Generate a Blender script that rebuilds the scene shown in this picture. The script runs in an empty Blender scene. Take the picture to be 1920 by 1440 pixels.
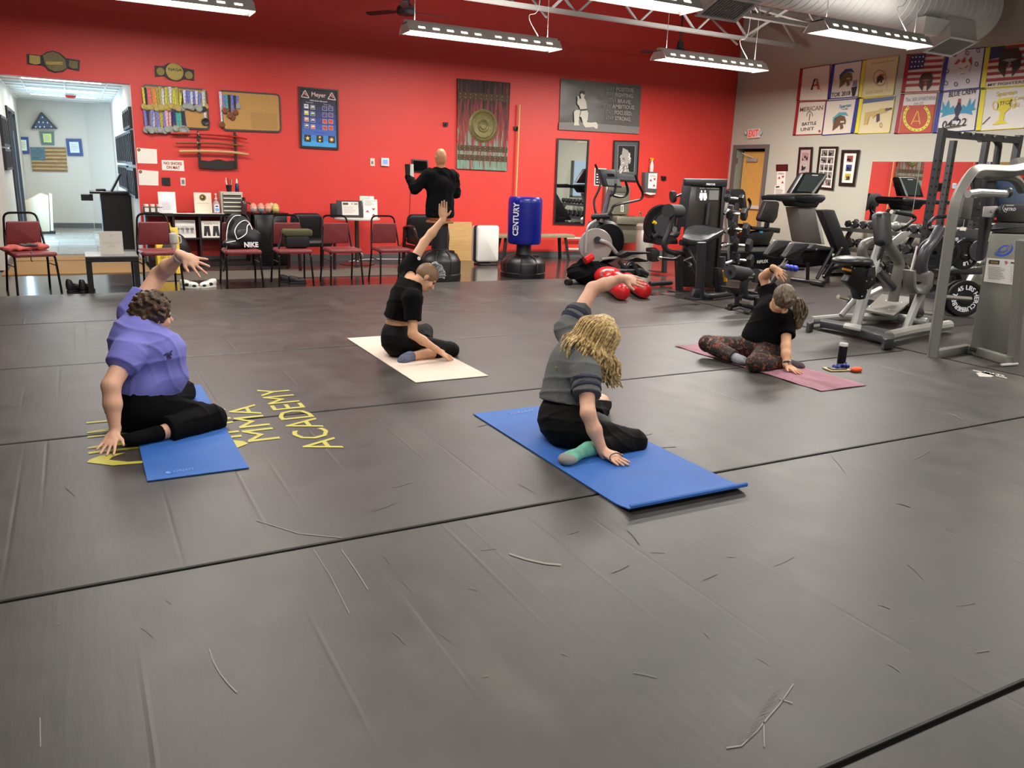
import bpy, bmesh, math, random
import numpy as np
from mathutils import Vector, Matrix
random.seed(7)
PI = math.pi
scn = bpy.context.scene
COL = scn.collection
# ---------------------------------------------------------------- camera
FPX = 1504.99
CR = np.array([[0.882663773291773, -0.08770206860270638, 0.46174994367204386],
               [-0.46865984396267896, -0.23850615915007523, 0.8505720208802758],
               [0.035533279826198215, -0.967172765957709, -0.25162318417528207]])
CH = 1.5
def W(x, y, X=None, Y=None, Z=None):
    """point of the photographed ray (1920x1440 frame) on the plane X=, Y= or Z= of the room"""
    d = CR @ np.array([x - 960, y - 720, FPX])
    t = X / d[0] if X is not None else Y / d[1] if Y is not None else (Z - CH) / d[2]
    return Vector((d[0] * t, d[1] * t, d[2] * t + CH))
cam = bpy.data.cameras.new('camera'); camo = bpy.data.objects.new('camera', cam); COL.objects.link(camo)
cam.sensor_width = 36; cam.lens = FPX / 1920 * 36; cam.clip_start = 0.05; cam.clip_end = 200
r, dn, fw = CR[:, 0], CR[:, 1], CR[:, 2]
camo.matrix_world = Matrix(((r[0], -dn[0], -fw[0], 0), (r[1], -dn[1], -fw[1], 0), (r[2], -dn[2], -fw[2], CH), (0, 0, 0, 1)))
scn.camera = camo
scn.view_settings.view_transform = 'Standard'; scn.view_settings.look = 'None'
scn.view_settings.gamma = 1; scn.view_settings.use_curve_mapping = False
scn.view_settings.exposure = 0.42
wd = bpy.data.worlds.new('world'); scn.world = wd; wd.use_nodes = True
wd.node_tree.nodes['Background'].inputs[0].default_value = (0.75, 0.88, 1.0, 1)
wd.node_tree.nodes['Background'].inputs[1].default_value = 0.6
LIGHT_W = 62.0
def area(name, loc, sx, sy, power, col, rot=(0, 0, 0)):
    l = bpy.data.lights.new(name, 'AREA'); l.shape = 'RECTANGLE'; l.size = sx; l.size_y = sy
    l.energy = power; l.color = col
    o = bpy.data.objects.new(name, l); COL.objects.link(o); o.location = loc; o.rotation_euler = rot
    return o
# hanging fluorescent fixtures: (x0, x1, y, shown in the frame)
FIX = [(-0.15, 2.17, 11.12, 1), (4.17, 6.57, 11.12, 1), (8.2, 10.35, 10.75, 1),
       (3.9, 6.26, 7.66, 1), (8.15, 10.1, 7.6, 1),
       (-0.3, 2.1, 7.6, 0), (-0.3, 2.1, 4.1, 0), (3.9, 6.3, 4.1, 0), (8.1, 10.5, 4.1, 0),
       (-0.3, 2.1, 0.6, 0), (3.9, 6.3, 0.6, 0), (8.1, 10.5, 0.6, 0), (1.8, 4.2, -2.8, 0)]
FZ = 3.32
for i, (x0, x1, y, v) in enumerate(FIX):
    area('tube_light', ((x0 + x1) / 2, y, FZ - 0.002), x1 - x0 - 0.1, 0.34, LIGHT_W * (1.3 if y > 7 else .66) * ((2.3 if y > 10 else 1.75) if x0 > 8 else 1.0), (1.0, 0.955, 0.89))
for i, (x0, x1, y, v) in enumerate(FIX):
    area('slot_uplight', ((x0 + x1) / 2, y, FZ + 0.18), x1 - x0 - 0.2, 0.1, LIGHT_W * (.36 if y > 10 else .08), (1.0, 0.95, 0.89), (PI, 0, 0))
for y in (15.2, 17.2, 18.8):
    area('hall_lamp', (0.0, y, 2.675), 1.05, 0.1, 20, (1.0, 0.97, 0.93))
area('hall_daylight', (-0.86, 17.6, 1.0), 1.9, 1.5, 75, (0.5, 0.75, 1.0), (0, -PI / 2, 0))

# ---------------------------------------------------------------- helpers
def lin(c):
    c = int(c[1:], 16) if isinstance(c, str) else c
    o = []
    for s in (16, 8, 0):
        v = ((c >> s) & 255) / 255
        o.append(v / 12.92 if v < 0.04045 else ((v + 0.055) / 1.055) ** 2.4)
    return (*o, 1)
MATS = {}
def mat(name, col, rough=0.6, metal=0.0, noise=0.0, nscale=20, bump=0.0, bscale=60, emit=None, es=1, spec=0.5, alpha=1, trans=0, stretch=None, coat=0, objco=True):
    if name in MATS: return MATS[name]
    m = bpy.data.materials.new(name); m.use_nodes = True; nt = m.node_tree; b = nt.nodes['Principled BSDF']
    c = lin(col); b.inputs['Base Color'].default_value = c
    b.inputs['Roughness'].default_value = rough; b.inputs['Metallic'].default_value = metal
    b.inputs['Specular IOR Level'].default_value = spec
    if coat: b.inputs['Coat Weight'].default_value = coat
    if trans: b.inputs['Transmission Weight'].default_value = trans
    if alpha < 1: b.inputs['Alpha'].default_value = alpha
    if emit: b.inputs['Emission Color'].default_value = lin(emit); b.inputs['Emission Strength'].default_value = es
    if noise or bump:
        tc = nt.nodes.new('ShaderNodeTexCoord'); mp = nt.nodes.new('ShaderNodeMapping')
        nt.links.new(tc.outputs['Object'], mp.inputs[0])
        if stretch: mp.inputs['Scale'].default_value = stretch
    if noise:
        n = nt.nodes.new('ShaderNodeTexNoise'); n.inputs['Scale'].default_value = nscale; n.inputs['Detail'].default_value = 5
        nt.links.new(mp.outputs[0], n.inputs['Vector'])
        r_ = nt.nodes.new('ShaderNodeMapRange'); r_.inputs[1].default_value = 0.3; r_.inputs[2].default_value = 0.7
        r_.inputs[3].default_value = 1 - noise; r_.inputs[4].default_value = 1 + noise
        nt.links.new(n.outputs[0], r_.inputs[0])
        mx = nt.nodes.new('ShaderNodeVectorMath'); mx.operation = 'SCALE'; mx.inputs[0].default_value = c[:3]
        nt.links.new(r_.outputs[0], mx.inputs['Scale']); nt.links.new(mx.outputs[0], b.inputs['Base Color'])
    if bump:
        n2 = nt.nodes.new('ShaderNodeTexNoise'); n2.inputs['Scale'].default_value = bscale; n2.inputs['Detail'].default_value = 4
        nt.links.new(mp.outputs[0], n2.inputs['Vector'])
        bp = nt.nodes.new('ShaderNodeBump'); bp.inputs['Strength'].default_value = bump; bp.inputs['Distance'].default_value = 0.01
        nt.links.new(n2.outputs[0], bp.inputs['Height']); nt.links.new(bp.outputs[0], b.inputs['Normal'])
    MATS[name] = m
    return m
def thing(name, label, cat, loc=(0, 0, 0), rz=0, group=None, rot=None):
    o = bpy.data.objects.new(name, None); COL.objects.link(o)
    o.location = loc; o.rotation_euler = rot if rot else (0, 0, rz)
    o.empty_display_size = 0.1
    o['label'] = label; o['category'] = cat
    if group: o['group'] = group
    return o
def tag(o, label, cat, group=None):
    o['label'] = label; o['category'] = cat
    if group: o['group'] = group
    return o
def wm(o):
    m = o.matrix_basis.copy()
    while o.parent: o = o.parent; m = o.matrix_basis @ m
    return m
def dup(root, loc=None, rz=None, label=None, group=None, skip=()):
    def cp(o, p):
        c = o.copy(); COL.objects.link(c)
        if p: c.parent = p
        for ch in list(o.children):
            if ch.name.split('.')[0] not in skip: cp(ch, c)
        return c
    r_ = cp(root, None)
    if loc is not None: r_.location = loc
    if rz is not None: r_.rotation_euler = (0, 0, rz)
    if label: r_['label'] = label
    if group: r_['group'] = group
    return r_
class MB:
    def __init__(s): s.v = []; s.f = []; s.c = []
    def add(s, vs, fs, col=None):
        n = len(s.v); s.v += [tuple(p) for p in vs]; s.f += [tuple(i + n for i in f) for f in fs]
        if col is not None: s.c += [col] * len(vs)
        return s
    def box(s, c, d, rot=None):
        c = Vector(c); h = [k / 2 for k in d]
        vs = [Vector((x * h[0], y * h[1], z * h[2])) for x in (-1, 1) for y in (-1, 1) for z in (-1, 1)]
        if rot is not None:
            R_ = rot if isinstance(rot, Matrix) else Matrix.Rotation(rot, 3, 'Z')
            vs = [R_ @ p for p in vs]
        return s.add([c + p for p in vs], [(0, 1, 3, 2), (4, 6, 7, 5), (0, 4, 5, 1), (2, 3, 7, 6), (0, 2, 6, 4), (1, 5, 7, 3)])
    def bar(s, a, b, w, h, up=(0, 0, 1), ch=0.0):
        """rectangular tube from a to b, w across, h along up"""
        a = Vector(a); b = Vector(b); t = (b - a).normalized(); up = Vector(up)
        if abs(t.dot(up.normalized())) > 0.98: up = Vector((0, 1, 0)) if abs(t.y) < 0.9 else Vector((1, 0, 0))
        x = t.cross(up).normalized(); y = x.cross(t).normalized()
        if ch:
            q = [(w / 2 - ch, -h / 2), (w / 2, -h / 2 + ch), (w / 2, h / 2 - ch), (w / 2 - ch, h / 2), (-w / 2 + ch, h / 2), (-w / 2, h / 2 - ch), (-w / 2, -h / 2 + ch), (-w / 2 + ch, -h / 2)]
        else: q = [(w / 2, -h / 2), (w / 2, h / 2), (-w / 2, h / 2), (-w / 2, -h / 2)]
        n = len(q); vs = [e + x * i + y * j for e in (a, b) for i, j in q]
        return s.add(vs, [tuple(range(n))[::-1], tuple(range(n, 2 * n))] + [(k, (k + 1) % n, (k + 1) % n + n, k + n) for k in range(n)])
    def tube(s, pts, r, n=8, closed=False, sy=1.0, up=None):
        pts = [Vector(p) for p in pts]; m = len(pts); rs = r if isinstance(r, (list, tuple)) else [r] * m
        vs = []; px = None
        for i, p in enumerate(pts):
            if closed: t = pts[(i + 1) % m] - pts[i - 1]
            else: t = pts[min(i + 1, m - 1)] - pts[max(i - 1, 0)]
            t = t.normalized() if t.length > 1e-9 else Vector((0, 0, 1))
            if up is not None: x = t.cross(Vector(up)); x = x.normalized() if x.length > 1e-3 else px
            elif px is None:
                x = t.orthogonal().normalized()
            else:
                x = px - t * px.dot(t); x = x.normalized() if x.length > 1e-6 else t.orthogonal().normalized()
            px = x; y = t.cross(x)
            for k in range(n):
                a = 2 * PI * k / n; vs.append(p + (x * math.cos(a) + y * math.sin(a) * sy) * rs[i])
        fs = [(i * n + k, i * n + (k + 1) % n, (i + 1) % m * n + (k + 1) % n, (i + 1) % m * n + k) for i in range(m if closed else m - 1) for k in range(n)]
        if not closed: fs += [tuple(range(n))[::-1], tuple((m - 1) * n + k for k in range(n))]
        return s.add(vs, fs)
    def cone(s, a, b, r1, r2, n=16): return s.tube([a, b], [r1, r2], n)
    def lathe(s, prof, base=(0, 0, 0), axis=(0, 0, 1), n=20, cap=True):
        ax = Vector(axis).normalized(); x = ax.orthogonal().normalized(); y = ax.cross(x); base = Vector(base)
        vs = [base + ax * z + (x * math.cos(2 * PI * k / n) + y * math.sin(2 * PI * k / n)) * rr for rr, z in prof for k in range(n)]
        m = len(prof)
        fs = [(i * n + k, i * n + (k + 1) % n, (i + 1) * n + (k + 1) % n, (i + 1) * n + k) for i in range(m - 1) for k in range(n)]
        if cap: fs += [tuple(range(n))[::-1], tuple((m - 1) * n + k for k in range(n))]
        return s.add(vs, fs)
    def prism(s, poly, o, u, v, d):
        """polygon in the plane o + u*x + v*y pushed along the vector d"""
        o = Vector(o); u = Vector(u); v = Vector(v); d = Vector(d); n = len(poly)
        a = [o + u * p[0] + v * p[1] for p in poly]
        return s.add(a + [p + d for p in a], [tuple(range(n))[::-1], tuple(range(n, 2 * n))] + [(k, (k + 1) % n, (k + 1) % n + n, k + n) for k in range(n)])
    def ell(s, c, r_, rot=None, nu=12, nv=16):
        c = Vector(c); vs = []
        for i in range(nu + 1):
            th = PI * i / nu
            for k in range(nv):
                p = Vector((math.sin(th) * math.cos(2 * PI * k / nv) * r_[0], math.sin(th) * math.sin(2 * PI * k / nv) * r_[1], math.cos(th) * r_[2]))
                vs.append(c + (rot @ p if rot is not None else p))
        return s.add(vs, [(i * nv + k, (i + 1) * nv + k, (i + 1) * nv + (k + 1) % nv, i * nv + (k + 1) % nv) for i in range(nu) for k in range(nv)])
    def pad(s, c, sx, sy, sz, R_, r_=0.03, n=4):
        """cushion: rounded box"""
        c = Vector(c); out = []
        def rr(hx, hy, rad):
            q = []
            for cx_, cy_, a0 in ((hx - rad, hy - rad, 0), (-hx + rad, hy - rad, PI / 2), (-hx + rad, -hy + rad, PI), (hx - rad, -hy + rad, 1.5 * PI)):
                for k in range(n + 1):
                    a = a0 + PI / 2 * k / n; q.append((cx_ + rad * math.cos(a), cy_ + rad * math.sin(a)))
            return q
        b = min(sz * 0.45, r_); lv = [(-sz / 2, b), (-sz / 2 + b * .3, b * .3), (-sz / 2 + b, 0), (sz / 2 - b, 0), (sz / 2 - b * .3, b * .3), (sz / 2, b)]
        R0 = max(r_, b * 1.2); vs = []
        for z, ins in lv:
            for x, y in rr(sx / 2 - ins, sy / 2 - ins, max(R0 - ins, 0.004)): vs.append(c + R_ @ Vector((x, y, z)))
        m = 4 * (n + 1)
        fs = [(i * m + k, i * m + (k + 1) % m, (i + 1) * m + (k + 1) % m, (i + 1) * m + k) for i in range(5) for k in range(m)] + [tuple(range(m))[::-1], tuple(5 * m + k for k in range(m))]
        return s.add(vs, fs)
    def build(s, name, m, parent=None, smooth=35, bevel=0, local=False):
        me = bpy.data.meshes.new(name)
        vs = s.v
        if parent is not None and not local:
            inv = wm(parent).inverted(); vs = [inv @ Vector(p) for p in vs]
        me.from_pydata([tuple(p) for p in vs], [], s.f)
        if s.c:
            ca = me.color_attributes.new('Col', 'FLOAT_COLOR', 'POINT')
            ca.data.foreach_set('color', np.array(s.c, dtype=np.float32).ravel())
        me.materials.append(m); me.update()
        bm_ = bmesh.new(); bm_.from_mesh(me)
        if not s.c: bmesh.ops.recalc_face_normals(bm_, faces=bm_.faces)
        if bevel: 
            bmesh.ops.bevel(bm_, geom=[e for e in bm_.edges if len(e.link_faces) == 2 and e.calc_face_angle(0) > 0.6], offset=bevel, segments=2, affect='EDGES', profile=0.5)
        bm_.to_mesh(me); bm_.free()
        if smooth:
            me.polygons.foreach_set('use_smooth', [True] * len(me.polygons)); me.set_sharp_from_angle(angle=math.radians(smooth))
        o = bpy.data.objects.new(name, me); COL.objects.link(o)
        if parent is not None: o.parent = parent
        return o
def struct(name, mb, m, parent=None, **k):
    o = mb.build(name, m, parent, **k)
    if parent is None: o['kind'] = 'structure'
    return o
def bez(pts, n=6):
    """Catmull-Rom through pts"""
    P = [Vector(p) for p in pts]; P = [P[0] * 2 - P[1]] + P + [P[-1] * 2 - P[-2]]; out = []
    for i in range(1, len(P) - 2):
        for k in range(n):
            t = k / n; a, b, c, d = P[i - 1:i + 3]
            out.append(0.5 * ((2 * b) + (c - a) * t + (2 * a - 5 * b + 4 * c - d) * t * t + (3 * b - a - 3 * c + d) * t ** 3))
    return out + [P[-2]]
def rnd(pts, rad=0.05, n=4):
    """polyline with rounded corners"""
    P = [Vector(p) for p in pts]; out = [P[0]]
    for a, b, c in zip(P, P[1:], P[2:]):
        d1 = (a - b); d2 = (c - b); q = min(rad, d1.length * .49, d2.length * .49)
        p1 = b + d1.normalized() * q; p2 = b + d2.normalized() * q
        for k in range(n + 1):
            t = k / n; out.append(p1 * (1 - t) ** 2 + b * 2 * t * (1 - t) + p2 * t * t)
    return out + [P[-1]]
# ---- flat print: coloured polygons and lettering on a plane
def print_mat(name, rough=0.6):
    if name in MATS: return MATS[name]
    m = bpy.data.materials.new(name); m.use_nodes = True; nt = m.node_tree; b = nt.nodes['Principled BSDF']
    a = nt.nodes.new('ShaderNodeVertexColor'); a.layer_name = 'Col'
    nt.links.new(a.outputs[0], b.inputs['Base Color']); b.inputs['Roughness'].default_value = rough
    MATS[name] = m; return m
PRINT = print_mat('print', 0.55)
TXT = {}
def glyphs(s, bold=0.0):
    k = (s, bold)
    if k not in TXT:
        cu = bpy.data.curves.new('t', 'FONT'); cu.body = s; cu.size = 1; cu.offset = bold; cu.resolution_u = 2
        o = bpy.data.objects.new('t', cu); me = o.to_mesh()
        vs = [(v.co.x, v.co.y) for v in me.vertices]; fs = [tuple(p.vertices) for p in me.polygons]
        o.to_mesh_clear(); bpy.data.objects.remove(o); bpy.data.curves.remove(cu)
        xs = [v[0] for v in vs] or [0, 1]; ys = [v[1] for v in vs] or [0, 1]
        TXT[k] = (vs, fs, min(xs), max(xs), min(ys), max(ys))
    return TXT[k]
class Art:
    """prints on a plane: o origin (lower left), u right, v up in metres, n outward; coordinates 0..1 of w x h"""
    def __init__(s, o, u, v, w, h, lay=0.0012):
        s.o = Vector(o); s.u = Vector(u).normalized(); s.v = Vector(v).normalized(); s.w = w; s.h = h
        s.n = s.u.cross(s.v); s.k = 0; s.lay = lay; s.mb = MB()
    def P(s, x, y): return s.o + s.u * (x * s.w) + s.v * (y * s.h) + s.n * (s.lay * (s.k + 1))
    def poly(s, pts, col, up=True):
        s.mb.add([s.P(*p) for p in pts], [tuple(range(len(pts)))], lin(col))
        return s
    def next(s): s.k += 1; return s
    def rect(s, x0, y0, x1, y1, col): return s.poly([(x0, y0), (x1, y0), (x1, y1), (x0, y1)], col)
    def disc(s, x, y, r_, col, n=20, r2=None):
        a = s.h / s.w; r2 = r2 or r_
        return s.poly([(x + r_ * a * math.cos(2 * PI * k / n), y + r2 * math.sin(2 * PI * k / n)) for k in range(n)], col)
    def ring(s, x, y, r_, t, col, n=24, a0=0, a1=2 * PI):
        a = s.h / s.w
        vs = []; 
        for k in range(n + 1):
            th = a0 + (a1 - a0) * k / n
            for q in (r_ - t / 2, r_ + t / 2): vs.append(s.P(x + q * a * math.cos(th), y + q * math.sin(th)))
        s.mb.add(vs, [(2 * k, 2 * k + 1, 2 * k + 3, 2 * k + 2) for k in range(n)], lin(col)); return s
    def line(s, pts, t, col):
        a = s.h / s.w
        for (x0, y0), (x1, y1) in zip(pts, pts[1:]):
            dx = (x1 - x0) / a; dy = y1 - y0; L = math.hypot(dx, dy) or 1; nx = -dy / L * t / 2 * a; ny = dx / L * t / 2
            s.poly([(x0 + nx, y0 + ny), (x0 - nx, y0 - ny), (x1 - nx, y1 - ny), (x1 + nx, y1 + ny)], col)
        return s
    def star(s, x, y, r_, col, n=5, q=0.4, rot=PI / 2):
        a = s.h / s.w
        return s.poly([(x + (r_ if k % 2 == 0 else r_ * q) * a * math.cos(rot + PI * k / n), y + (r_ if k % 2 == 0 else r_ * q) * math.sin(rot + PI * k / n)) for k in range(2 * n)], col)
    def text(s, t, x, y, hh, col, w=None, bold=0.0, al='c', rot=0):
        """text with cap height hh (fraction of h) centred on x, baseline y; w = width fraction"""
        vs, fs, x0, x1, y0, y1 = glyphs(t, bold)
        sc = hh * s.h / 0.7; wd_ = (x1 - x0) * sc; sx = sc
        if w: sx = w * s.w / (x1 - x0); wd_ = w * s.w
        off = {'c': wd_ / 2, 'l': 0, 'r': wd_}[al]; c, q = math.cos(rot), math.sin(rot); out = []
        for a, b in vs:
            X = (a - x0) * sx - off; Y = b * sc
            out.append(s.P(x + (X * c - Y * q) / s.w, y + (X * q + Y * c) / s.h))
        s.mb.add(out, fs, lin(col)); return s
    def build(s, name, parent, m=None):
        return s.mb.build(name, m or PRINT, parent, smooth=0)

# ---------------------------------------------------------------- the room
RED = mat('red_paint', '#d23830', 0.5, bump=0.05, bscale=150, noise=0.03, nscale=2)
GREY = mat('grey_paint', '#b6b4a6', 0.6, bump=0.05, bscale=150)
HALLG = mat('hall_paint', '#c9c6bc', 0.6, bump=0.05, bscale=150)
F0 = -0.012
ZC = 5.2
XR = 12.4; YB = 13.5
RUB = mat('rubber_floor', '#2a2422', 0.5, noise=0.25, nscale=90, bump=0.25, bscale=300)
def hardfloor():
    m = bpy.data.materials.new('polished_concrete'); m.use_nodes = True; nt = m.node_tree; b = nt.nodes['Principled BSDF']
    tc = nt.nodes.new('ShaderNodeTexCoord'); n = nt.nodes.new('ShaderNodeTexNoise'); n.inputs['Scale'].default_value = 1.6; n.inputs['Detail'].default_value = 8
    nt.links.new(tc.outputs['Object'], n.inputs['Vector']); cr = nt.nodes.new('ShaderNodeValToRGB')
    cr.color_ramp.elements[0].color = lin('#2b2422'); cr.color_ramp.elements[1].color = lin('#4a403b'); cr.color_ramp.elements[0].position = .3; cr.color_ramp.elements[1].position = .7
    nt.links.new(n.outputs[0], cr.inputs[0]); nt.links.new(cr.outputs[0], b.inputs['Base Color'])
    b.inputs['Roughness'].default_value = 0.16; b.inputs['Specular IOR Level'].default_value = 0.7
    return m
CONC = hardfloor()
struct('floor', MB().box((3.5, 6.5, F0 - 0.1), (19, 29.5, 0.2)), CONC, smooth=0)
o = MB().box((9.72, 3.0, F0 + 0.002), (5.34, 11.6, 0.004)).build('rubber_flooring', RUB, smooth=0)
o['kind'] = 'structure'; o.name = 'floor_rubber'
# red back wall with the hall opening
b = MB()
OX0, OX1, OZ = -1.1, 0.868, 2.58
b.box(((OX1 + XR + 0.2) / 2, YB + 0.1, (ZC + F0) / 2), (XR + 0.2 - OX1, 0.2, ZC - F0))
b.box(((OX0 + OX1) / 2, YB + 0.1, (ZC + OZ) / 2), (OX1 - OX0, 0.2, ZC - OZ))
b.box(((-6 + OX0) / 2, YB + 0.1, (ZC + F0) / 2), (OX0 + 6, 0.2, ZC - F0))
struct('wall_back', b, RED, smooth=0)
# grey right wall with the doorway
DY0, DY1, DZ = 12.47, 13.31, 2.2
b = MB()
b.box((XR + 0.1, (DY0 - 8) / 2, (ZC + F0) / 2), (0.2, DY0 + 8, ZC - F0))
b.box((XR + 0.1, (DY1 + YB) / 2, (ZC + F0) / 2), (0.2, YB - DY1, ZC - F0))
b.box((XR + 0.1, (DY0 + DY1) / 2, (ZC + DZ) / 2), (0.2, DY1 - DY0, ZC - DZ))
struct('wall_right', b, GREY, smooth=0)
struct('wall_left', MB().box((-5.9, 2.75, (ZC + F0) / 2), (0.2, 21.5, ZC - F0)), GREY, smooth=0)
# storefront side behind the camera: piers and header, the glazing is open sky
b = MB(); b.box((3.25, -8.1, 4.4), (18.5, 0.2, 1.6)); b.box((3.25, -8.1, 0.3), (18.5, 0.2, 0.62))
for x in (-5.9, -1.5, 3.0, 7.5, 12.3): b.box((x, -8.1, 2.1), (0.5, 0.2, 3.1))
b.box((9.8, -8.1, 2.1), (5, 0.2, 3.1))
struct('wall_front', b, GREY, smooth=0)
struct('ceiling', MB().box((3.25, 2.8, ZC + 0.05), (18.7, 22, 0.1)), mat('deck_ceiling', '#8d8a86', 0.8), smooth=0)
BB = mat('vinyl_base', '#5c5b5c', 0.5)
struct('baseboard_back', MB().box(((OX1 + XR) / 2, YB - 0.006, F0 + 0.055), (XR - OX1, 0.012, 0.11)), BB, smooth=0)
struct('baseboard_right', MB().box((XR - 0.006, (DY0 - 8) / 2 - .05, F0 + 0.055), (0.012, DY0 + 7.9, 0.11)), BB, smooth=0)
# hall beyond the opening
HX0, HX1, HY1, HZ = -0.88, 0.868, 20.4, 2.7
struct('wall_hall_right', MB().box((HX1 + 0.08, (YB + 0.2 + HY1) / 2, HZ / 2), (0.16, HY1 - YB - 0.2, HZ)), HALLG, smooth=0)
b = MB(); b.box((HX0 - 0.08, (12.9 + 16.5) / 2, HZ / 2), (0.16, 16.5 - 12.9, HZ)); b.box((HX0 - 0.08, 19.9, HZ / 2), (0.16, 2.4, HZ)); b.box((HX0 - 0.08, 17.6, HZ - 0.2), (0.16, 2.2, 0.4))
struct('wall_hall_left', b, HALLG, smooth=0)
b = MB(); b.box((-0.3, HY1 + 0.35, HZ / 2), (1.36, 0.1, HZ)); b.prism([(0.37, 0.3), (0.37, 0.4), (1.1, -0.02), (1.1, -0.14)], (0, HY1, 0), (1, 0, 0), (0, 1, 0), (0, 0, HZ))
struct('wall_hall_end', b, HALLG, smooth=0)
struct('baseboard_hall', MB().box((-0.3, HY1 + 0.29, 0.055), (1.3, 0.014, 0.13)).bar((0.37, HY1 + .295, .055), (0.868, HY1 - .0, .055), 0.014, 0.13), BB, smooth=0)
struct('baseboard_hall_left', MB().box((HX0 + 0.007, 14.7, 0.05), (0.014, 3.6, 0.13)), BB, smooth=0)
# daylit glass door in the hall's left side
MET = mat('dark_bronze', '#3a3634', 0.4, 0.6)
t = MB(); 
for y in (16.5, 17.6, 18.7): t.box((HX0 - 0.02, y, 1.15), (0.1, 0.06, 2.3))
t.box((HX0 - 0.02, 17.6, 2.3), (0.1, 2.26, 0.06))
dr = struct('door_1', t, MET, smooth=0)
MB().box((HX0 - 0.05, 17.6, 1.15), (0.01, 2.16, 2.26)).build('glass_pane', mat('day_glass', '#bfe0f5', 0.1, emit='#9fcdf2', es=1.6), dr, smooth=0)
# hall ceiling grid: tiles and bars
TL = mat('ceiling_tile', '#d8d6d0', 0.85, bump=0.3, bscale=200, noise=0.04, nscale=60)
cg = struct('ceiling_hall', MB().box((0, 17.3, HZ + 0.06), (1.74, 7.1, 0.06)), HALLG, smooth=0)
tb = MB()
for x in (-0.58, 0.03, 0.64): tb.box((x, 17.25, HZ - 0.004), (0.025, 6.9, 0.012))
ys = [13.8 + 0.61 * k for k in range(12)]
for y in ys: tb.box((0, y, HZ - 0.004), (1.74, 0.025, 0.012))
tb.build('grid_bar', mat('grid_white', '#dedcd6', 0.6), cg, smooth=0)
tile = None
for i, y in enumerate(ys[:-1]):
    for x0, x1 in ((-0.87, -0.59), (-0.57, 0.02), (0.04, 0.63), (0.65, 0.86)):
        q = MB().box(((x0 + x1) / 2, y + 0.305, HZ + 0.012), (x1 - x0, 0.585, 0.02)).build('ceiling_tile', TL, cg, smooth=0)
HL = mat('strip_glow', '#ffffff', 0.4, emit='#fff8ee', es=6)
for k, y in enumerate((15.2, 17.2, 18.8)):
    tr = thing('strip_light', 'white recessed strip light in hall ceiling, %s from the opening' % ('nearest', 'second', 'farthest')[k], 'light', (0, y, HZ - 0.01))
    MB().box((0, y, HZ - 0.006), (1.2, 0.2, 0.015)).build('frame', mat('grid_white', 0), tr, smooth=0)
    MB().box((0, y, HZ - 0.0165), (1.1, 0.12, 0.006)).build('diffuser', HL, tr, smooth=0)
# hall tile floor
tf = MB().box((0, 17.85, 0.0), (1.9, 6.0, 0.016)).build('floor_hall', mat('grout', '#8f8f8a', 0.8), smooth=0); tf['kind'] = 'structure'
tm = [mat('floor_tile_a', '#8f9490', 0.25, noise=0.12, nscale=6, stretch=(1, 4, 1)), mat('floor_tile_b', '#a3a49c', 0.25, noise=0.12, nscale=6, stretch=(1, 4, 1)), mat('floor_tile_c', '#8a877c', 0.25, noise=0.12, nscale=6)]
for i in range(19):
    for j in range(3):
        x0 = -0.88 + j * 0.59 + (0.0); y0 = 14.9 + i * 0.31
        MB().box((x0 + 0.29, y0 + 0.155, 0.01), (0.575, 0.3, 0.008)).build('floor_tile', random.choice(tm), tf, smooth=0)
# tan runner strips before the tiles
TAN = mat('tan_carpet', '#9a7440', 0.9, noise=0.15, nscale=60, bump=0.3, bscale=200, stretch=(8, 1, 1))
tag(MB().box((-0.02, 13.2, F0 + 0.006), (1.8, 1.6, 0.012)).build('runner_mat', TAN, smooth=0), 'wide tan ribbed carpet runner lying before the hall tiles', 'mat')
tag(MB().box((-0.02, 14.4, F0 + 0.01), (1.76, 0.74, 0.02)).build('runner_mat', TAN, smooth=0), 'narrow tan carpet strip against the edge of the hall tiles', 'mat')
tag(MB().box((2.6, 11.9, F0 + 0.004), (3.7, 0.95, 0.008)).build('runner_mat', mat('taupe_carpet', '#5d554c', 0.95, noise=0.3, nscale=250, bump=0.4, bscale=400), smooth=0), 'long taupe floor runner behind the burgundy chairs', 'mat')

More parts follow.
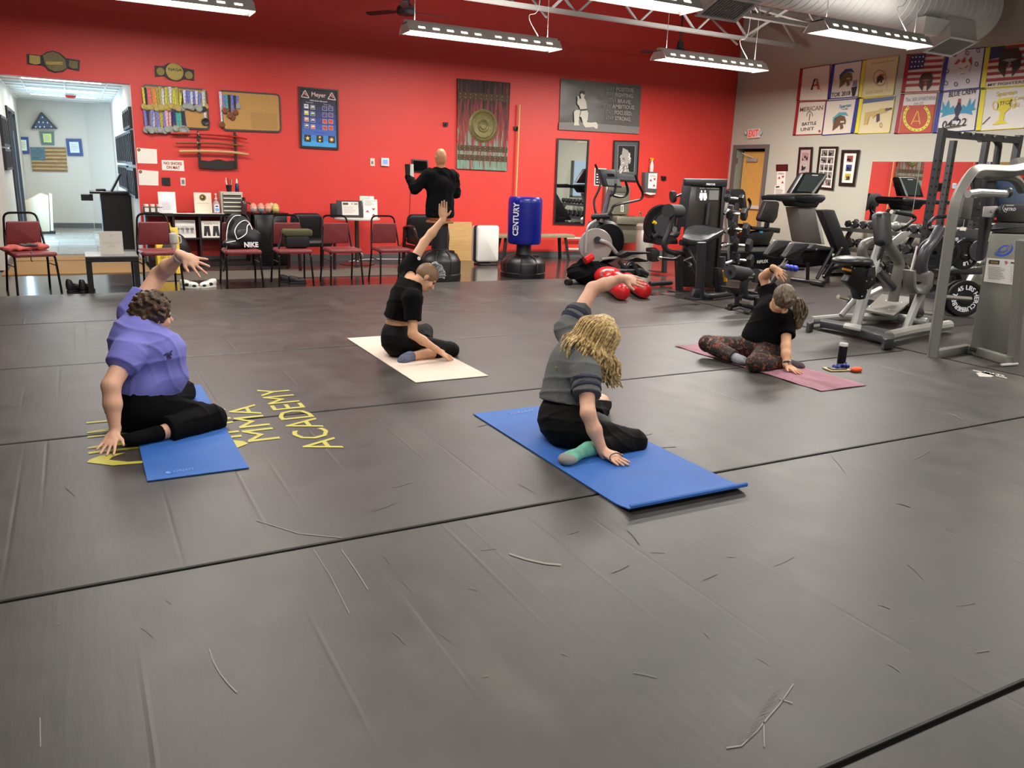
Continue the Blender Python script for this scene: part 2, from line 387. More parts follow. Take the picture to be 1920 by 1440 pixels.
# ---------------------------------------------------------------- training mats
def mat_top():
    m = bpy.data.materials.new('vinyl_mat'); m.use_nodes = True; nt = m.node_tree; b = nt.nodes['Principled BSDF']
    L = nt.links; N = nt.nodes.new
    ge = N('ShaderNodeNewGeometry'); sp = N('ShaderNodeSeparateXYZ'); L.new(ge.outputs['Position'], sp.inputs[0])
    def noise(scale, det, sc):
        mp = N('ShaderNodeMapping'); mp.inputs['Scale'].default_value = sc; L.new(ge.outputs['Position'], mp.inputs[0])
        n = N('ShaderNodeTexNoise'); n.inputs['Scale'].default_value = scale; n.inputs['Detail'].default_value = det; L.new(mp.outputs[0], n.inputs['Vector']); return n
    n1 = noise(0.7, 6, (1, 1, 1)); n2 = noise(5, 8, (1, 1, 1)); n3 = noise(30, 3, (1, .12, 1))
    cr = N('ShaderNodeValToRGB'); cr.color_ramp.elements[0].color = lin('#2f2d2b'); cr.color_ramp.elements[1].color = lin('#403d3a')
    cr.color_ramp.elements[0].position = .36; cr.color_ramp.elements[1].position = .64
    ad = N('ShaderNodeMath'); ad.operation = 'MULTIPLY_ADD'; ad.inputs[1].default_value = 0.55
    L.new(n2.outputs[0], ad.inputs[0]); m5 = N('ShaderNodeMath'); m5.operation = 'MULTIPLY'; m5.inputs[1].default_value = 0.45; L.new(n1.outputs[0], m5.inputs[0]); L.new(m5.outputs[0], ad.inputs[2])
    L.new(ad.outputs[0], cr.inputs[0])
    # pale scuffs
    wv = noise(2.2, 10, (1, .35, 1)); sc = N('ShaderNodeMapRange'); sc.inputs[1].default_value = .56; sc.inputs[2].default_value = .78; sc.inputs[3].default_value = 0; sc.inputs[4].default_value = .35
    L.new(wv.outputs[0], sc.inputs[0]); mx = N('ShaderNodeMix'); mx.data_type = 'RGBA'; L.new(sc.outputs[0], mx.inputs[0]); L.new(cr.outputs[0], mx.inputs[6]); mx.inputs[7].default_value = lin('#6b665e')
    L.new(mx.outputs[2], b.inputs['Base Color'])
    rr = N('ShaderNodeMapRange'); rr.inputs[3].default_value = 0.36; rr.inputs[4].default_value = 0.52; L.new(n2.outputs[0], rr.inputs[0]); L.new(rr.outputs[0], b.inputs['Roughness'])
    bp = N('ShaderNodeBump'); bp.inputs['Strength'].default_value = 0.35; bp.inputs['Distance'].default_value = 0.002; L.new(n3.outputs[0], bp.inputs['Height'])
    n4 = noise(420, 2, (1, 1, 1)); b2 = N('ShaderNodeBump'); b2.inputs['Strength'].default_value = 0.3; b2.inputs['Distance'].default_value = 0.0006
    L.new(n4.outputs[0], b2.inputs['Height']); L.new(bp.outputs[0], b2.inputs['Normal']); L.new(b2.outputs[0], b.inputs['Normal'])
    b.inputs['Specular IOR Level'].default_value = 0.5
    return m
VM = mat_top()
seams = [-6.2, -4.38, -2.53, -0.675, 1.18, 3.03, 4.885, 6.74, 8.59, 10.47]
desc = {1.18: 'broad dark vinyl mat roll in the foreground nearest the camera', 3.03: 'dark vinyl mat roll under the blond woman’s blue mat', 4.885: 'dark vinyl mat roll carrying most of the yellow lettering',
        6.74: 'dark vinyl mat roll behind the cream yoga mat', 8.59: 'farthest dark vinyl mat roll beside the row of chairs', -0.675: 'dark vinyl mat roll at the bottom right corner of the view'}
names6 = ['dark vinyl mat roll behind the camera, last of all', 'dark vinyl mat roll behind the camera, third back', 'dark vinyl mat roll behind the camera, second back', 'dark vinyl mat roll in the bottom right corner, just past the nearest seam',
          'broad dark vinyl mat roll in the empty foreground', 'dark vinyl mat roll under the near end of both blue yoga mats', 'dark vinyl mat roll under the cream yoga mat and the pink towel',
          'dark vinyl mat roll behind the cream yoga mat', 'farthest dark vinyl mat roll, beside the row of chairs']
for k in range(9):
    y0, y1 = seams[k] + 0.01, seams[k + 1] - 0.01; x0, x1 = -5.4, 6.93 + (0.04 if k % 2 else 0)
    if k == 8: x1 = 6.75
    nx, ny = 150, 16; mb = MB(); rg = random.Random(k)
    cre = [(x0 + (x1 - x0) * (i + rg.uniform(-.35, .35)) / 52, rg.uniform(.0006, .0028), rg.uniform(.05, 1), rg.uniform(0, 1), rg.uniform(.12, .6)) for i in range(52)]
    # columns with fine creases across the roll
    xs = set([x0, x1])
    for cx_, a, c0, c1, w in cre:
        for d in (-.012, -.004, 0, .004, .012): xs.add(round(min(max(cx_ + d, x0), x1), 4))
    xs = sorted(xs); ysn = [y0, y0 + .006] + [y0 + .006 + (y1 - y0 - .012) * j / ny for j in range(1, ny)] + [y1 - .006, y1]
    vs = []
    for y in ysn:
        e = min(1, (y - y0) / .006, (y1 - y) / .006); v_ = (y - y0) / (y1 - y0)
        for x in xs:
            z = -.004 * (1 - e)
            for cx_, a, c0, c1, w in cre:
                dd = abs(x - cx_)
                if dd < .0125: z += a * .55 * (1 - dd / .0125) * (1 if c1 > .5 else -1) * max(0, 1 - abs(v_ - c0) / w) * e
            vs.append((x, y, z))
    n = len(xs); fs = [(j * n + i, j * n + i + 1, (j + 1) * n + i + 1, (j + 1) * n + i) for j in range(len(ysn) - 1) for i in range(n - 1)]
    mb.add(vs, fs)
    mb.add([(x0, y0, F0), (x1, y0, F0), (x1, y1, F0), (x0, y1, F0), (x0, y0, -.004), (x1, y0, -.004), (x1, y1, -.004), (x0, y1, -.004)], [(3, 2, 1, 0), (0, 1, 5, 4), (1, 2, 6, 5), (2, 3, 7, 6), (3, 0, 4, 7)])
    tag(mb.build('training_mat', VM, smooth=0), names6[k], 'mat', 'dark vinyl mat rolls covering the floor')
struct('seam_shade_1', MB().box((.7, 2.1, F0 + .0008), (12.3, 16.6, .0015)), mat('seam_black', '#050505', .95, spec=.1), smooth=0)  # black sheet added under the mats, stands in for deep shade in the seams
# ---------------------------------------------------------------- implicit surfaces for soft bodies
def V3(*a): return np.array(a, dtype=np.float64)
def CAP(a, b, ra, rb, k=.03): return ('c', np.array(a, float), np.array(b, float), ra, rb, k)
def CON(a, b, ra, rb, k=.01): return ('k', np.array(a, float), np.array(b, float), ra, rb, k)
def ELL(c, r_, R_=None, k=.03): return ('e', np.array(c, float), np.array(r_, float), None if R_ is None else np.array(R_), k)
def basis(z, x):
    """rotation whose third axis is z and first axis close to x (columns)"""
    z = np.array(z, float); z /= np.linalg.norm(z); x = np.array(x, float); x = x - z * x.dot(z); x /= np.linalg.norm(x)
    return np.stack([x, np.cross(z, x), z], 1)
def sdf_mesh(prims, h=.008, off=0.0, clip=None, fold=None, sub=()):
    groups = prims if isinstance(prims[0], list) else [prims]; prims = [p for g_ in groups for p in g_]
    e_ = [(p[1], p[2], max(p[3], p[4])) if p[0] in 'ck' else (p[1], p[1], max(p[2])) for p in prims]
    lo = np.min([np.minimum(a, b) - r_ for a, b, r_ in e_], axis=0) - off - 3 * h - .01
    hi = np.max([np.maximum(a, b) + r_ for a, b, r_ in e_], axis=0) + off + 3 * h + .01
    n = np.ceil((hi - lo) / h).astype(int) + 1
    ax = [lo[i] + h * np.arange(n[i]) for i in range(3)]
    D = np.full(n, .2, dtype=np.float32)
    def ev(p, D, neg=False):
        k = p[5] if p[0] in 'ck' else p[4]
        R0 = max(p[3], p[4]) if p[0] in 'ck' else max(p[2]); a = p[1]; b = p[2] if p[0] in 'ck' else p[1]
        m = R0 + k + abs(off) + 3 * h; sl = []
        for i in range(3):
            i0 = max(int((min(a[i], b[i]) - m - lo[i]) / h), 0); i1 = min(int((max(a[i], b[i]) + m - lo[i]) / h) + 2, n[i]); sl.append(slice(i0, i1))
        sl = tuple(sl)
        if any(s_.stop <= s_.start for s_ in sl): return
        X = ax[0][sl[0]][:, None, None]; Y = ax[1][sl[1]][None, :, None]; Z = ax[2][sl[2]][None, None, :]
        if p[0] in 'ck':
            d = b - a; L2 = d.dot(d) + 1e-12; t = ((X - a[0]) * d[0] + (Y - a[1]) * d[1] + (Z - a[2]) * d[2]) / L2; tc = np.clip(t, 0, 1)
            q = np.sqrt((X - a[0] - d[0] * tc) ** 2 + (Y - a[1] - d[1] * tc) ** 2 + (Z - a[2] - d[2] * tc) ** 2)
            if p[0] == 'c': v = q - (p[3] + (p[4] - p[3]) * tc)
            else:
                q = np.sqrt((X - a[0] - d[0] * t) ** 2 + (Y - a[1] - d[1] * t) ** 2 + (Z - a[2] - d[2] * t) ** 2)
                v = np.maximum(q - (p[3] + (p[4] - p[3]) * tc), (np.abs(t - .5) - .5) * math.sqrt(L2) + off)
        else:
            x, y, z = X - a[0], Y - a[1], Z - a[2]; Rm = p[3]
            if Rm is not None: x, y, z = (Rm[0, 0] * x + Rm[1, 0] * y + Rm[2, 0] * z), (Rm[0, 1] * x + Rm[1, 1] * y + Rm[2, 1] * z), (Rm[0, 2] * x + Rm[1, 2] * y + Rm[2, 2] * z)
            r_ = p[2]; k0 = np.sqrt((x / r_[0]) ** 2 + (y / r_[1]) ** 2 + (z / r_[2]) ** 2); k1 = np.sqrt((x / r_[0] ** 2) ** 2 + (y / r_[1] ** 2) ** 2 + (z / r_[2] ** 2) ** 2) + 1e-9
            v = k0 * (k0 - 1) / k1
        v = v.astype(np.float32); cur = D[sl]
        if neg: D[sl] = np.maximum(cur, -v)
        elif k > 0: hh = np.maximum(k - np.abs(cur - v), 0) / k; D[sl] = np.minimum(cur, v) - hh * hh * k * .25
        else: D[sl] = np.minimum(cur, v)
    for gi, g_ in enumerate(groups):
        Dg = D if gi == 0 else np.full(n, .2, dtype=np.float32)
        for p in g_: ev(p, Dg)
        if gi: D = np.minimum(D, Dg)
    D -= off
    X, Y, Z = ax[0][:, None, None], ax[1][None, :, None], ax[2][None, None, :]
    if fold is not None: D += fold(X, Y, Z).astype(np.float32)
    if clip is not None: D = np.maximum(D, clip(X, Y, Z).astype(np.float32))
    for p in sub: ev(p, D, True)
    S = D < 0
    c = np.zeros(tuple(n - 1), dtype=np.int8)
    for i in (0, 1):
        for j in (0, 1):
            for k in (0, 1): c += S[i:n[0] - 1 + i, j:n[1] - 1 + j, k:n[2] - 1 + k]
    act = (c > 0) & (c < 8); idx = -np.ones(act.shape, dtype=np.int64); I = np.argwhere(act); idx[act] = np.arange(len(I))
    P = np.zeros((len(I), 3)); cnt = np.zeros(len(I)); co = [(i, j, k) for i in (0, 1) for j in (0, 1) for k in (0, 1)]
    for a in co:
        for b in co:
            if sum(b) - sum(a) == 1 and all(b[i] >= a[i] for i in range(3)):
                da = D[I[:, 0] + a[0], I[:, 1] + a[1], I[:, 2] + a[2]]; db = D[I[:, 0] + b[0], I[:, 1] + b[1], I[:, 2] + b[2]]; m = (da < 0) != (db < 0)
                t = np.where(m, da / np.where(m, da - db, 1), 0); P += np.where(m[:, None], np.array(a) + t[:, None] * (np.array(b) - np.array(a)), 0); cnt += m
    P = lo + h * (I + P / cnt[:, None]); F = []
    for axn in range(3):
        o1, o2 = [(1, 2), (2, 0), (0, 1)][axn]; s0 = [slice(0, -1)] * 3; s1 = [slice(0, -1)] * 3; s1[axn] = slice(1, None)
        A_ = S[tuple(slice(0, n[i] - 1) if i == axn else slice(1, n[i] - 1) for i in range(3))]; B_ = S[tuple(slice(1, n[i]) if i == axn else slice(1, n[i] - 1) for i in range(3))]
        E_ = np.argwhere(A_ != B_)
        if not len(E_): continue
        fl = A_[tuple(E_.T)]; base = E_.copy(); base[:, o1] += 1; base[:, o2] += 1
        def cell(d1, d2): q = base.copy(); q[:, o1] -= d1; q[:, o2] -= d2; return idx[tuple(q.T)]
        q = np.stack([cell(1, 1), cell(0, 1), cell(0, 0), cell(1, 0)], 1); q[~fl] = q[~fl][:, ::-1]; F.append(q)
    F = np.concatenate(F); return P, F[(F >= 0).all(1)]
def soft(name, m, parent, prims, h=.008, cols=None, smooth=1, **k):
    P, F = sdf_mesh(prims, h, **k)
    if parent is not None: inv = np.array(wm(parent).inverted()); Pl = P @ inv[:3, :3].T + inv[:3, 3]
    else: Pl = P
    me = bpy.data.meshes.new(name); me.vertices.add(len(Pl)); me.vertices.foreach_set('co', Pl.astype(np.float32).ravel())
    me.loops.add(F.size); me.loops.foreach_set('vertex_index', F.astype(np.int32).ravel()); me.polygons.add(len(F))
    me.polygons.foreach_set('loop_start', np.arange(0, F.size, 4, dtype=np.int32)); me.polygons.foreach_set('loop_total', np.full(len(F), 4, dtype=np.int32))
    me.update(calc_edges=True); me.polygons.foreach_set('use_smooth', [True] * len(F))
    if cols is not None:
        C = cols(P); ca = me.color_attributes.new('Col', 'FLOAT_COLOR', 'POINT'); ca.data.foreach_set('color', C.astype(np.float32).ravel())
    me.materials.append(m); o = bpy.data.objects.new(name, me); COL.objects.link(o)
    if parent is not None: o.parent = parent
    return o
def wig(f, a, ph=0, d=(1, .3, .6)):
    return lambda X, Y, Z: a * (np.sin(f * (d[0] * X + d[1] * Y + d[2] * Z) + ph + 1.7 * np.sin(f * .45 * (Z - .6 * X + .4 * Y))) + .6 * np.sin(f * 1.9 * (-.5 * X + .8 * Y + .5 * Z) + 2 * np.sin(f * .5 * X + ph)))
def crease(f, a, ph=0):
    """cloth wrinkles: sharp ridges that only stand outwards"""
    def g(X, Y, Z):
        w1 = 1 - np.abs(np.sin(f * (.75 * X + .3 * Y + .75 * Z) * .5 + ph + 1.6 * np.sin(f * .16 * (Z - X) + 2 * Y))); w2 = 1 - np.abs(np.sin(f * (-.7 * X + .4 * Y + .55 * Z) * .42 + 1.3 * ph + 1.8 * np.sin(f * .13 * (Z + X))))
        m1 = .5 + .5 * np.sin(f * .11 * (Z + .7 * X + Y) + ph); m2 = .5 + .5 * np.sin(f * .15 * (X - Z) + 2 + ph)
        return -a * (w1 ** 3 * m1 + .8 * w2 ** 3 * m2)
    return g
# ================================================================ overhead
WHM = mat('white_metal', '#d9d6d0', 0.45); GRYM = mat('grey_painted_steel', '#c2bfbc', 0.5)
BLK = mat('black_plastic', '#141416', 0.45); BLM = mat('black_metal', '#17171a', 0.35, 0.4); CHR = mat('chrome', '#d8d8d8', 0.15, 1.0)
TUBE = mat('lamp_tube', '#ffffff', 0.4, emit='#fff6ea', es=7)
SLOT = mat('lamp_slot', '#ffffff', 0.4, emit='#fff0dc', es=3.5)
FXL = ['white hanging fluorescent fixture at top left, above the champion belts', 'white hanging fluorescent fixture between ceiling fan and red canvas art',
       'white hanging fluorescent fixture in front of the far right ceiling fan', 'white fluorescent fixture at top centre, left end past the frame edge',
       'white hanging fluorescent fixture under the spiral duct']
fx_i = 0
for x0, x1, y, v in FIX:
    if not v: lab = 'white hanging fluorescent fixture over the foreground mats'; grp = 'fixtures above the foreground mats, out of view'
    else: lab = FXL[fx_i]; fx_i += 1; grp = None
    xm = (x0 + x1) / 2; L = x1 - x0
    t = thing('hanging_light', lab, 'light', (xm, y, FZ), group=grp)
    b = MB(); b.box((xm, y, FZ + 0.125), (L, 0.2, 0.012))
    for s in (-1, 1):
        b.prism([(s * .1, .13), (s * .2, .012), (s * .205, .012), (s * .105, .135)], (x0, y, FZ), (0, 1, 0), (0, 0, 1), (L, 0, 0))
    for x in (x0, x1 - .006): b.prism([(-.1, .13), (.1, .13), (.2, .0), (-.2, .0)], (x, y, FZ), (0, 1, 0), (0, 0, 1), (.006, 0, 0))
    b.box((xm, y, FZ + 0.15), (L, 0.09, 0.04))
    b.build('housing', mat('lamp_housing', '#dcdad6', 0.5), t, smooth=0)
    b = MB()
    for s in (-.15, -.05, .05, .15):
        for xx in (x0 + L * .255, x0 + L * .745): b.tube([(xx - L * .22, y + s, FZ + .03), (xx + L * .22, y + s, FZ + .03)], 0.02, 8)
    b.build('lamp_tubes', TUBE, t)
    for k in range(10):
        xx = x0 + L * (.08 + k * .088 + (.045 if k > 4 else 0))
        MB().box((xx, y - 0.156, FZ + 0.071), (L * .04, .008, .03), Matrix.Rotation(-.7, 3, 'X')).build('light_slot', SLOT, t, smooth=0)
    for xx in (x0 + .15, x1 - .15): MB().tube([(xx, y, FZ + .165), (xx, y, ZC)], 0.004, 5).build('suspension_cable', GRYM, t)
    MB().tube(bez([(x1 - .3, y, FZ + .165), (x1 - .42, y + .1, FZ + .45), (x1 - .25, y + .1, FZ + .65), (x1 - .3, y + .1, ZC)], 5), 0.006, 5).build('power_cord', GRYM, t)
# roof joists along the red wall
for jy, lab in ((11.6, 'pale grey open-web roof joist nearer the red wall'), (10.05, 'pale grey open-web roof joist passing behind the duct')):
    t = thing('roof_joist', lab, 'joist', (12.3, jy, 3.98))
    for z, nm in ((3.98, 'bottom_chord'), (4.5, 'top_chord')):
        b = MB()
        for s in (-.03, .03): b.bar((-5.7, jy + s, z), (12.25 if z > 4.2 else 12.1, jy + s, z), .03, .06)
        b.build(nm, GRYM, t, smooth=0)
    for k in range(15):
        x = 12.0 - k * 1.2
        MB().bar((x, jy, 3.98), (x - .6, jy, 4.5), .03, .03).build('web_bar', GRYM, t, smooth=0)
        MB().bar((x - .6, jy, 4.5), (x - 1.2, jy, 3.98), .03, .03).build('web_bar', GRYM, t, smooth=0)
    MB().box((12.3, jy, 4.5), (.2, .16, .1)).build('bearing_seat', GRYM, t, smooth=0)
for i, (x, lab) in enumerate(((6.75, 'diagonal bridging rods between the joists above the centre light'), (10.7, 'diagonal bridging rods crossing between the joists left of the duct diffuser'))):
    b = MB(); b.bar((x, 11.6, 4.0), (x, 10.05, 4.5), .03, .03); b.bar((x + .02, 11.6, 4.5), (x + .02, 10.05, 4.0), .03, .03)
    b.bar((x, 11.75, 3.9), (x, 12.6, 4.5), .03, .03)
    tag(b.build('joist_bridging', GRYM, smooth=0), lab, 'bridging')
FAN = mat('fan_dark', '#2b2a2c', 0.5)
for fx, fy, fz, dr, lab in ((4.57, 12.1, 3.78, 0.1, 'dark three-blade ceiling fan left of the centre light'), (9.62, 12.0, 3.66, 0.75, 'dark three-blade ceiling fan behind the far right light')):
    t = thing('ceiling_fan', lab, 'fan', (fx, fy, fz))
    MB().tube([(fx, fy, fz + .1), (fx, fy, ZC)], .018, 8).build('down_rod', FAN, t)
    MB().lathe([(.02, -.06), (.13, -.05), (.15, 0), (.13, .06), (.06, .1), (.05, .2), (.02, .24)], (fx, fy, fz), n=20).build('motor_housing', FAN, t)
    for k in range(3):
        a = dr + k * 2 * PI / 3; c, s = math.cos(a), math.sin(a)
        u = Vector((c, s, 0)); v = Vector((-s * .96, c * .96, .22))
        MB().prism([(.12, -.02), (.3, -.05), (.68, -.07), (.72, -.02), (.7, .05), (.3, .06), (.12, .02)], (fx, fy, fz), u, v, (0, 0, .008)).build('fan_blade', FAN, t, smooth=0)
# spiral duct with two diffusers
DU = mat('duct_white', '#e2e1de', 0.5, noise=0.04, nscale=4)
t = thing('air_duct', 'large white spiral ventilation duct along the top right', 'duct', (8.5, 8.2, 4.08))
pr_ = []
x = 3.2
while x < 11.95:
    pr_ += [(.4, x), (.4, x + .105), (.408, x + .112), (.408, x + .123)]; x += .13
pr_ += [(.4, 11.98), (.38, 12.06), (.3, 12.13), (.15, 12.16)]
MB().lathe([(.02, 3.2)] + pr_ + [(.01, 12.17)], (0, 8.2, 4.08), (1, 0, 0), n=40).build('duct_shell', DU, t)
b = MB()
for x in (4.4, 8.9, 11.7): b.tube([(x, 8.2, 4.46), (x, 8.2, ZC)], .008, 5)
b.build('hanger_rod', GRYM, t)
for x in (7.05, 11.25):
    R_ = Matrix.Rotation(math.radians(-22), 3, 'X')      # local -Z points down and toward the camera
    c0 = Vector((x, 8.2, 4.08)); ax = R_ @ Vector((0, 0, -1))
    b = MB(); q = []
    for d, h1, h2 in ((.34, .3, .24), (.62, .3, .2)):
        for sx, sy in ((-1, -1), (1, -1), (1, 1), (-1, 1)): q.append(c0 + ax * d + R_ @ Vector((sx * h1, sy * h2, 0)))
    b.add(q, [(0, 1, 5, 4), (1, 2, 6, 5), (2, 3, 7, 6), (3, 0, 4, 7), (3, 2, 1, 0)])
    dbox = b.build('diffuser_box', DU, t, smooth=0)
    b = MB()
    for sx, sy, w, h in ((0, -.2, .64, .04), (0, .2, .64, .04), (-.3, 0, .04, .4), (.3, 0, .04, .4)): b.box(c0 + ax * .625 + R_ @ Vector((sx, sy, 0)), (w, h, .02), R_)
    b.build('frame', WHM, dbox, smooth=0)
    for k in range(13): MB().box(c0 + ax * .62 + R_ @ Vector((-.26 + k * .0433, 0, 0)), (.006, .36, .02), R_ @ Matrix.Rotation(.5, 3, 'Y')).build('grille_slat', GRYM, dbox, smooth=0)
    MB().box(c0 + ax * .59, (.57, .37, .004), R_).build('grille_back', mat('grille_dark', '#8a8784', .7), dbox, smooth=0)
    # tapered branch saddle beside it
    b = MB(); q = []
    for d, h1, h2 in ((.3, .26, .3), (.5, .16, .22)):
        for sx, sy in ((-1, -1), (1, -1), (1, 1), (-1, 1)): q.append(Vector((x - .62 + sx * h1, 8.2 - .12 + sy * h2, 4.08 - d)))
    b.add(q, [(0, 1, 5, 4), (1, 2, 6, 5), (2, 3, 7, 6), (3, 0, 4, 7), (3, 2, 1, 0), (4, 5, 6, 7)]); b.build('branch_saddle', DU, t, smooth=0)

# ================================================================ things on the walls
class Px:
    """flat print traced on its real wall plane; points are where the photograph shows them"""
    def __init__(s, lay=0.0015, **pl): s.ax, s.val = list(pl.items())[0]; s.lay = lay; s.k = 0; s.mb = MB()
    def P(s, p):
        kw = {s.ax: s.val - s.lay * s.k}
        return W(p[0], p[1], **kw)
    def next(s): s.k += 1; return s
    def poly(s, pts, col): s.mb.add([s.P(p) for p in pts], [tuple(range(len(pts)))], lin(col)); return s
    def disc(s, x, y, rx, ry, col, n=18, a0=0, a1=2 * PI):
        return s.poly([(x + rx * math.cos(a0 + (a1 - a0) * k / n), y + ry * math.sin(a0 + (a1 - a0) * k / n)) for k in range(n + (0 if a1 - a0 > 6.2 else 1))], col)
    def ring(s, x, y, rx, ry, t, col, n=20, a0=0, a1=2 * PI):
        vs = []
        for k in range(n + 1):
            th = a0 + (a1 - a0) * k / n
            for q in (1 - t, 1): vs.append(s.P((x + rx * q * math.cos(th), y + ry * q * math.sin(th))))
        s.mb.add(vs, [(2 * k, 2 * k + 1, 2 * k + 3, 2 * k + 2) for k in range(n)], lin(col)); return s
    def line(s, pts, t, col):
        for (x0, y0), (x1, y1) in zip(pts, pts[1:]):
            L = math.hypot(x1 - x0, y1 - y0) or 1; nx = -(y1 - y0) / L * t / 2; ny = (x1 - x0) / L * t / 2
            s.poly([(x0 + nx, y0 + ny), (x0 - nx, y0 - ny), (x1 - nx, y1 - ny), (x1 + nx, y1 + ny)], col)
        return s
    def text(s, t, p0, p1, ht, col, bold=0.0):
        """baseline from p0 to p1, cap height ht pixels"""
        vs, fs, x0, x1, y0, y1 = glyphs(t, bold); a = s.P(p0); u = (s.P(p1) - a) / (x1 - x0); v = (s.P((p0[0], p0[1] - ht)) - a); v = v / .7
        v = Vector((0, 0, v.z)) if s.ax != 'Z' else v
        s.mb.add([a + u * (q[0] - x0) + v * q[1] for q in vs], fs, lin(col)); return s
    def tiny(s, x0, y0, x1, y1, n, col, t=.8, slope=.1, seed=1):
        r_ = random.Random(seed)
        for k in range(n):
            yy = y0 + (y1 - y0) * (k + .5) / n; e = x0 + (x1 - x0) * r_.uniform(.7, 1)
            s.line([(x0, yy), (e, yy + (e - x0) * slope)], t, col)
        return s
    def build(s, name, parent, m=None): return s.mb.build(name, m or PRINT, parent, smooth=0)
def wbox(px4, d, name, m, parent, off=0.0, bevel=0, **pl):
    """solid slab whose front outline is traced at px4 on the wall plane, d thick"""
    ax, val = list(pl.items())[0]
    f = [W(p[0], p[1], **{ax: val - d - off}) for p in px4]; dv = Vector((0, d, 0)) if ax == 'Y' else Vector((d, 0, 0)); n = len(f)
    return MB().add(f + [p + dv for p in f], [tuple(range(n)), tuple(range(2 * n - 1, n - 1, -1))] + [(k, k + n, (k + 1) % n + n, (k + 1) % n) for k in range(n)]).build(name, m, parent, bevel=bevel, smooth=30)
def lerp4(q, u, v):
    a = (q[0][0] + (q[1][0] - q[0][0]) * u, q[0][1] + (q[1][1] - q[0][1]) * u); b = (q[3][0] + (q[2][0] - q[3][0]) * u, q[3][1] + (q[2][1] - q[3][1]) * u)
    return (a[0] + (b[0] - a[0]) * v, a[1] + (b[1] - a[1]) * v)
def inset(q, a, b=None):
    b = a if b is None else b
    return [lerp4(q, a, b), lerp4(q, 1 - a, b), lerp4(q, 1 - a, 1 - b), lerp4(q, a, 1 - b)]
def frame_px(q, fw, d, fm, parent, **pl):
    """picture frame ring; q outline tl,tr,br,bl ; fw fraction of width,height"""
    i = inset(q, *fw); ax, val = list(pl.items())[0]
    F = lambda p, off: W(p[0], p[1], **{ax: val - off})
    vs = [F(p, d) for p in q] + [F(p, d) for p in i] + [F(p, 0) for p in q] + [F(p, d * .5) for p in i]
    fs = []
    for k in range(4):
        j = (k + 1) % 4
        fs += [(k, j, 4 + j, 4 + k), (k, 8 + k, 8 + j, j), (4 + k, 4 + j, 12 + j, 12 + k)]
    fs += [(8, 9, 10, 11)]
    return MB().add(vs, fs).build('frame', fm, parent, smooth=0)
YW = YB - 0.001
GOLD = mat('gold_plate', '#a08d52', 0.35, 0.8, bump=.6, bscale=120); BRZ = mat('bronze_plate', '#7f7458', 0.45, 0.7, bump=.8, bscale=120); LEA = mat('black_leather', '#15141a', 0.5, bump=.2, bscale=200)
c = W(100, 116, Y=YW)
t = thing('champion_belt', 'bronze champion belt hanging above the hall opening', 'belt', c)
wbox([(51, 101), (77, 104), (88, 97), (99, 95), (112, 99), (124, 109), (150, 113), (149, 133), (127, 128), (119, 134), (103, 136), (91, 132), (84, 124), (78, 122), (52, 120)], .02, 'strap', LEA, t, Y=YW)
pl = wbox([(80, 104), (89, 99), (99, 97), (111, 101), (122, 112), (125, 127), (117, 132), (104, 134), (92, 130), (84, 120)], .012, 'centre_plate', BRZ, t, off=.02, Y=YW)
wbox([(86, 115), (117, 116), (118, 122), (87, 121)], .01, 'relief_bar', GOLD, pl, off=.032, Y=YW)
wbox([(55, 103), (75, 105), (76, 119), (67, 121), (55, 118)], .01, 'side_plate', GOLD, t, off=.02, Y=YW)
wbox([(129, 113), (146, 115), (146, 128), (137, 129), (129, 125)], .01, 'side_plate', BRZ, t, off=.02, Y=YW)
t = thing('champion_belt', 'black and gold champion belt above the medal board', 'belt', W(327, 134, Y=YW))
wbox([(290, 123), (306, 124), (314, 119), (322, 118), (333, 119), (344, 127), (364, 131), (364, 151), (345, 148), (336, 152), (327, 152), (315, 148), (308, 142), (291, 144)], .02, 'strap', LEA, t, Y=YW)
pl = MB().lathe([(.0, 0), (.115, 0), (.12, .006), (.1, .012), (.09, .01), (.0, .012)], W(327.5, 134.5, Y=YW - .02), (0, -1, 0), n=24, cap=False).build('centre_plate', GOLD, t)
for (x, y, r_) in ((301, 134, .055), (354, 141, .055)): MB().lathe([(.0, 0), (r_, 0), (r_, .008), (r_ * .7, .01), (0, .012)], W(x, y, Y=YW - .02), (0, -1, 0), n=16, cap=False).build('side_plate', mat('gold_worn', '#8f8350', .4, .7, bump=.6, bscale=150), t)
p = Px(Y=YW - .034); p.text('NAGA', (316, 132), (341, 134), 5, '#161412', .02); p.build('lettering', pl)
# corkboards
CORK = mat('cork', '#b98e55', 0.9, noise=0.12, nscale=120, bump=.3, bscale=250); CFR = mat('board_frame', '#3c3634', 0.4)
def rrect(q, r_=.06):
    o = []
    for cx_, cy_, a0 in ((0, 0, PI), (1, 0, 1.5 * PI), (1, 1, 0), (0, 1, .5 * PI)):
        for k in range(5):
            a = a0 + PI / 2 * k / 4; rx = r_; ry = r_ * 1.5
            o.append(lerp4(q, (cx_ + (rx if cx_ == 0 else -rx)) + rx * math.cos(a), (cy_ + (ry if cy_ == 0 else -ry)) + ry * math.sin(a)))
    return o
Q1 = [(266, 157), (388, 167), (394, 244), (270, 238)]; Q2 = [(410, 168), (525, 176), (528, 249), (418, 245)]
for Q, lab in ((Q1, 'corkboard crowded with medals, right of the hall opening'), (Q2, 'mostly bare corkboard right of the crowded one')):
    t = thing('corkboard', lab, 'board', W(*Q[2], Y=YW))
    wbox(rrect(Q, .06), .025, 'frame', CFR, t, Y=YW); wbox(rrect(inset(Q, .028, .045), .045), .004, 'cork_panel', CORK, t, off=.025, Y=YW)
    if Q is Q2: wbox([(469, 210), (519, 213), (520, 243), (473, 241)], .002, 'cork_patch', mat('cork_b', '#ab8550', .9), t, off=.029, Y=YW)
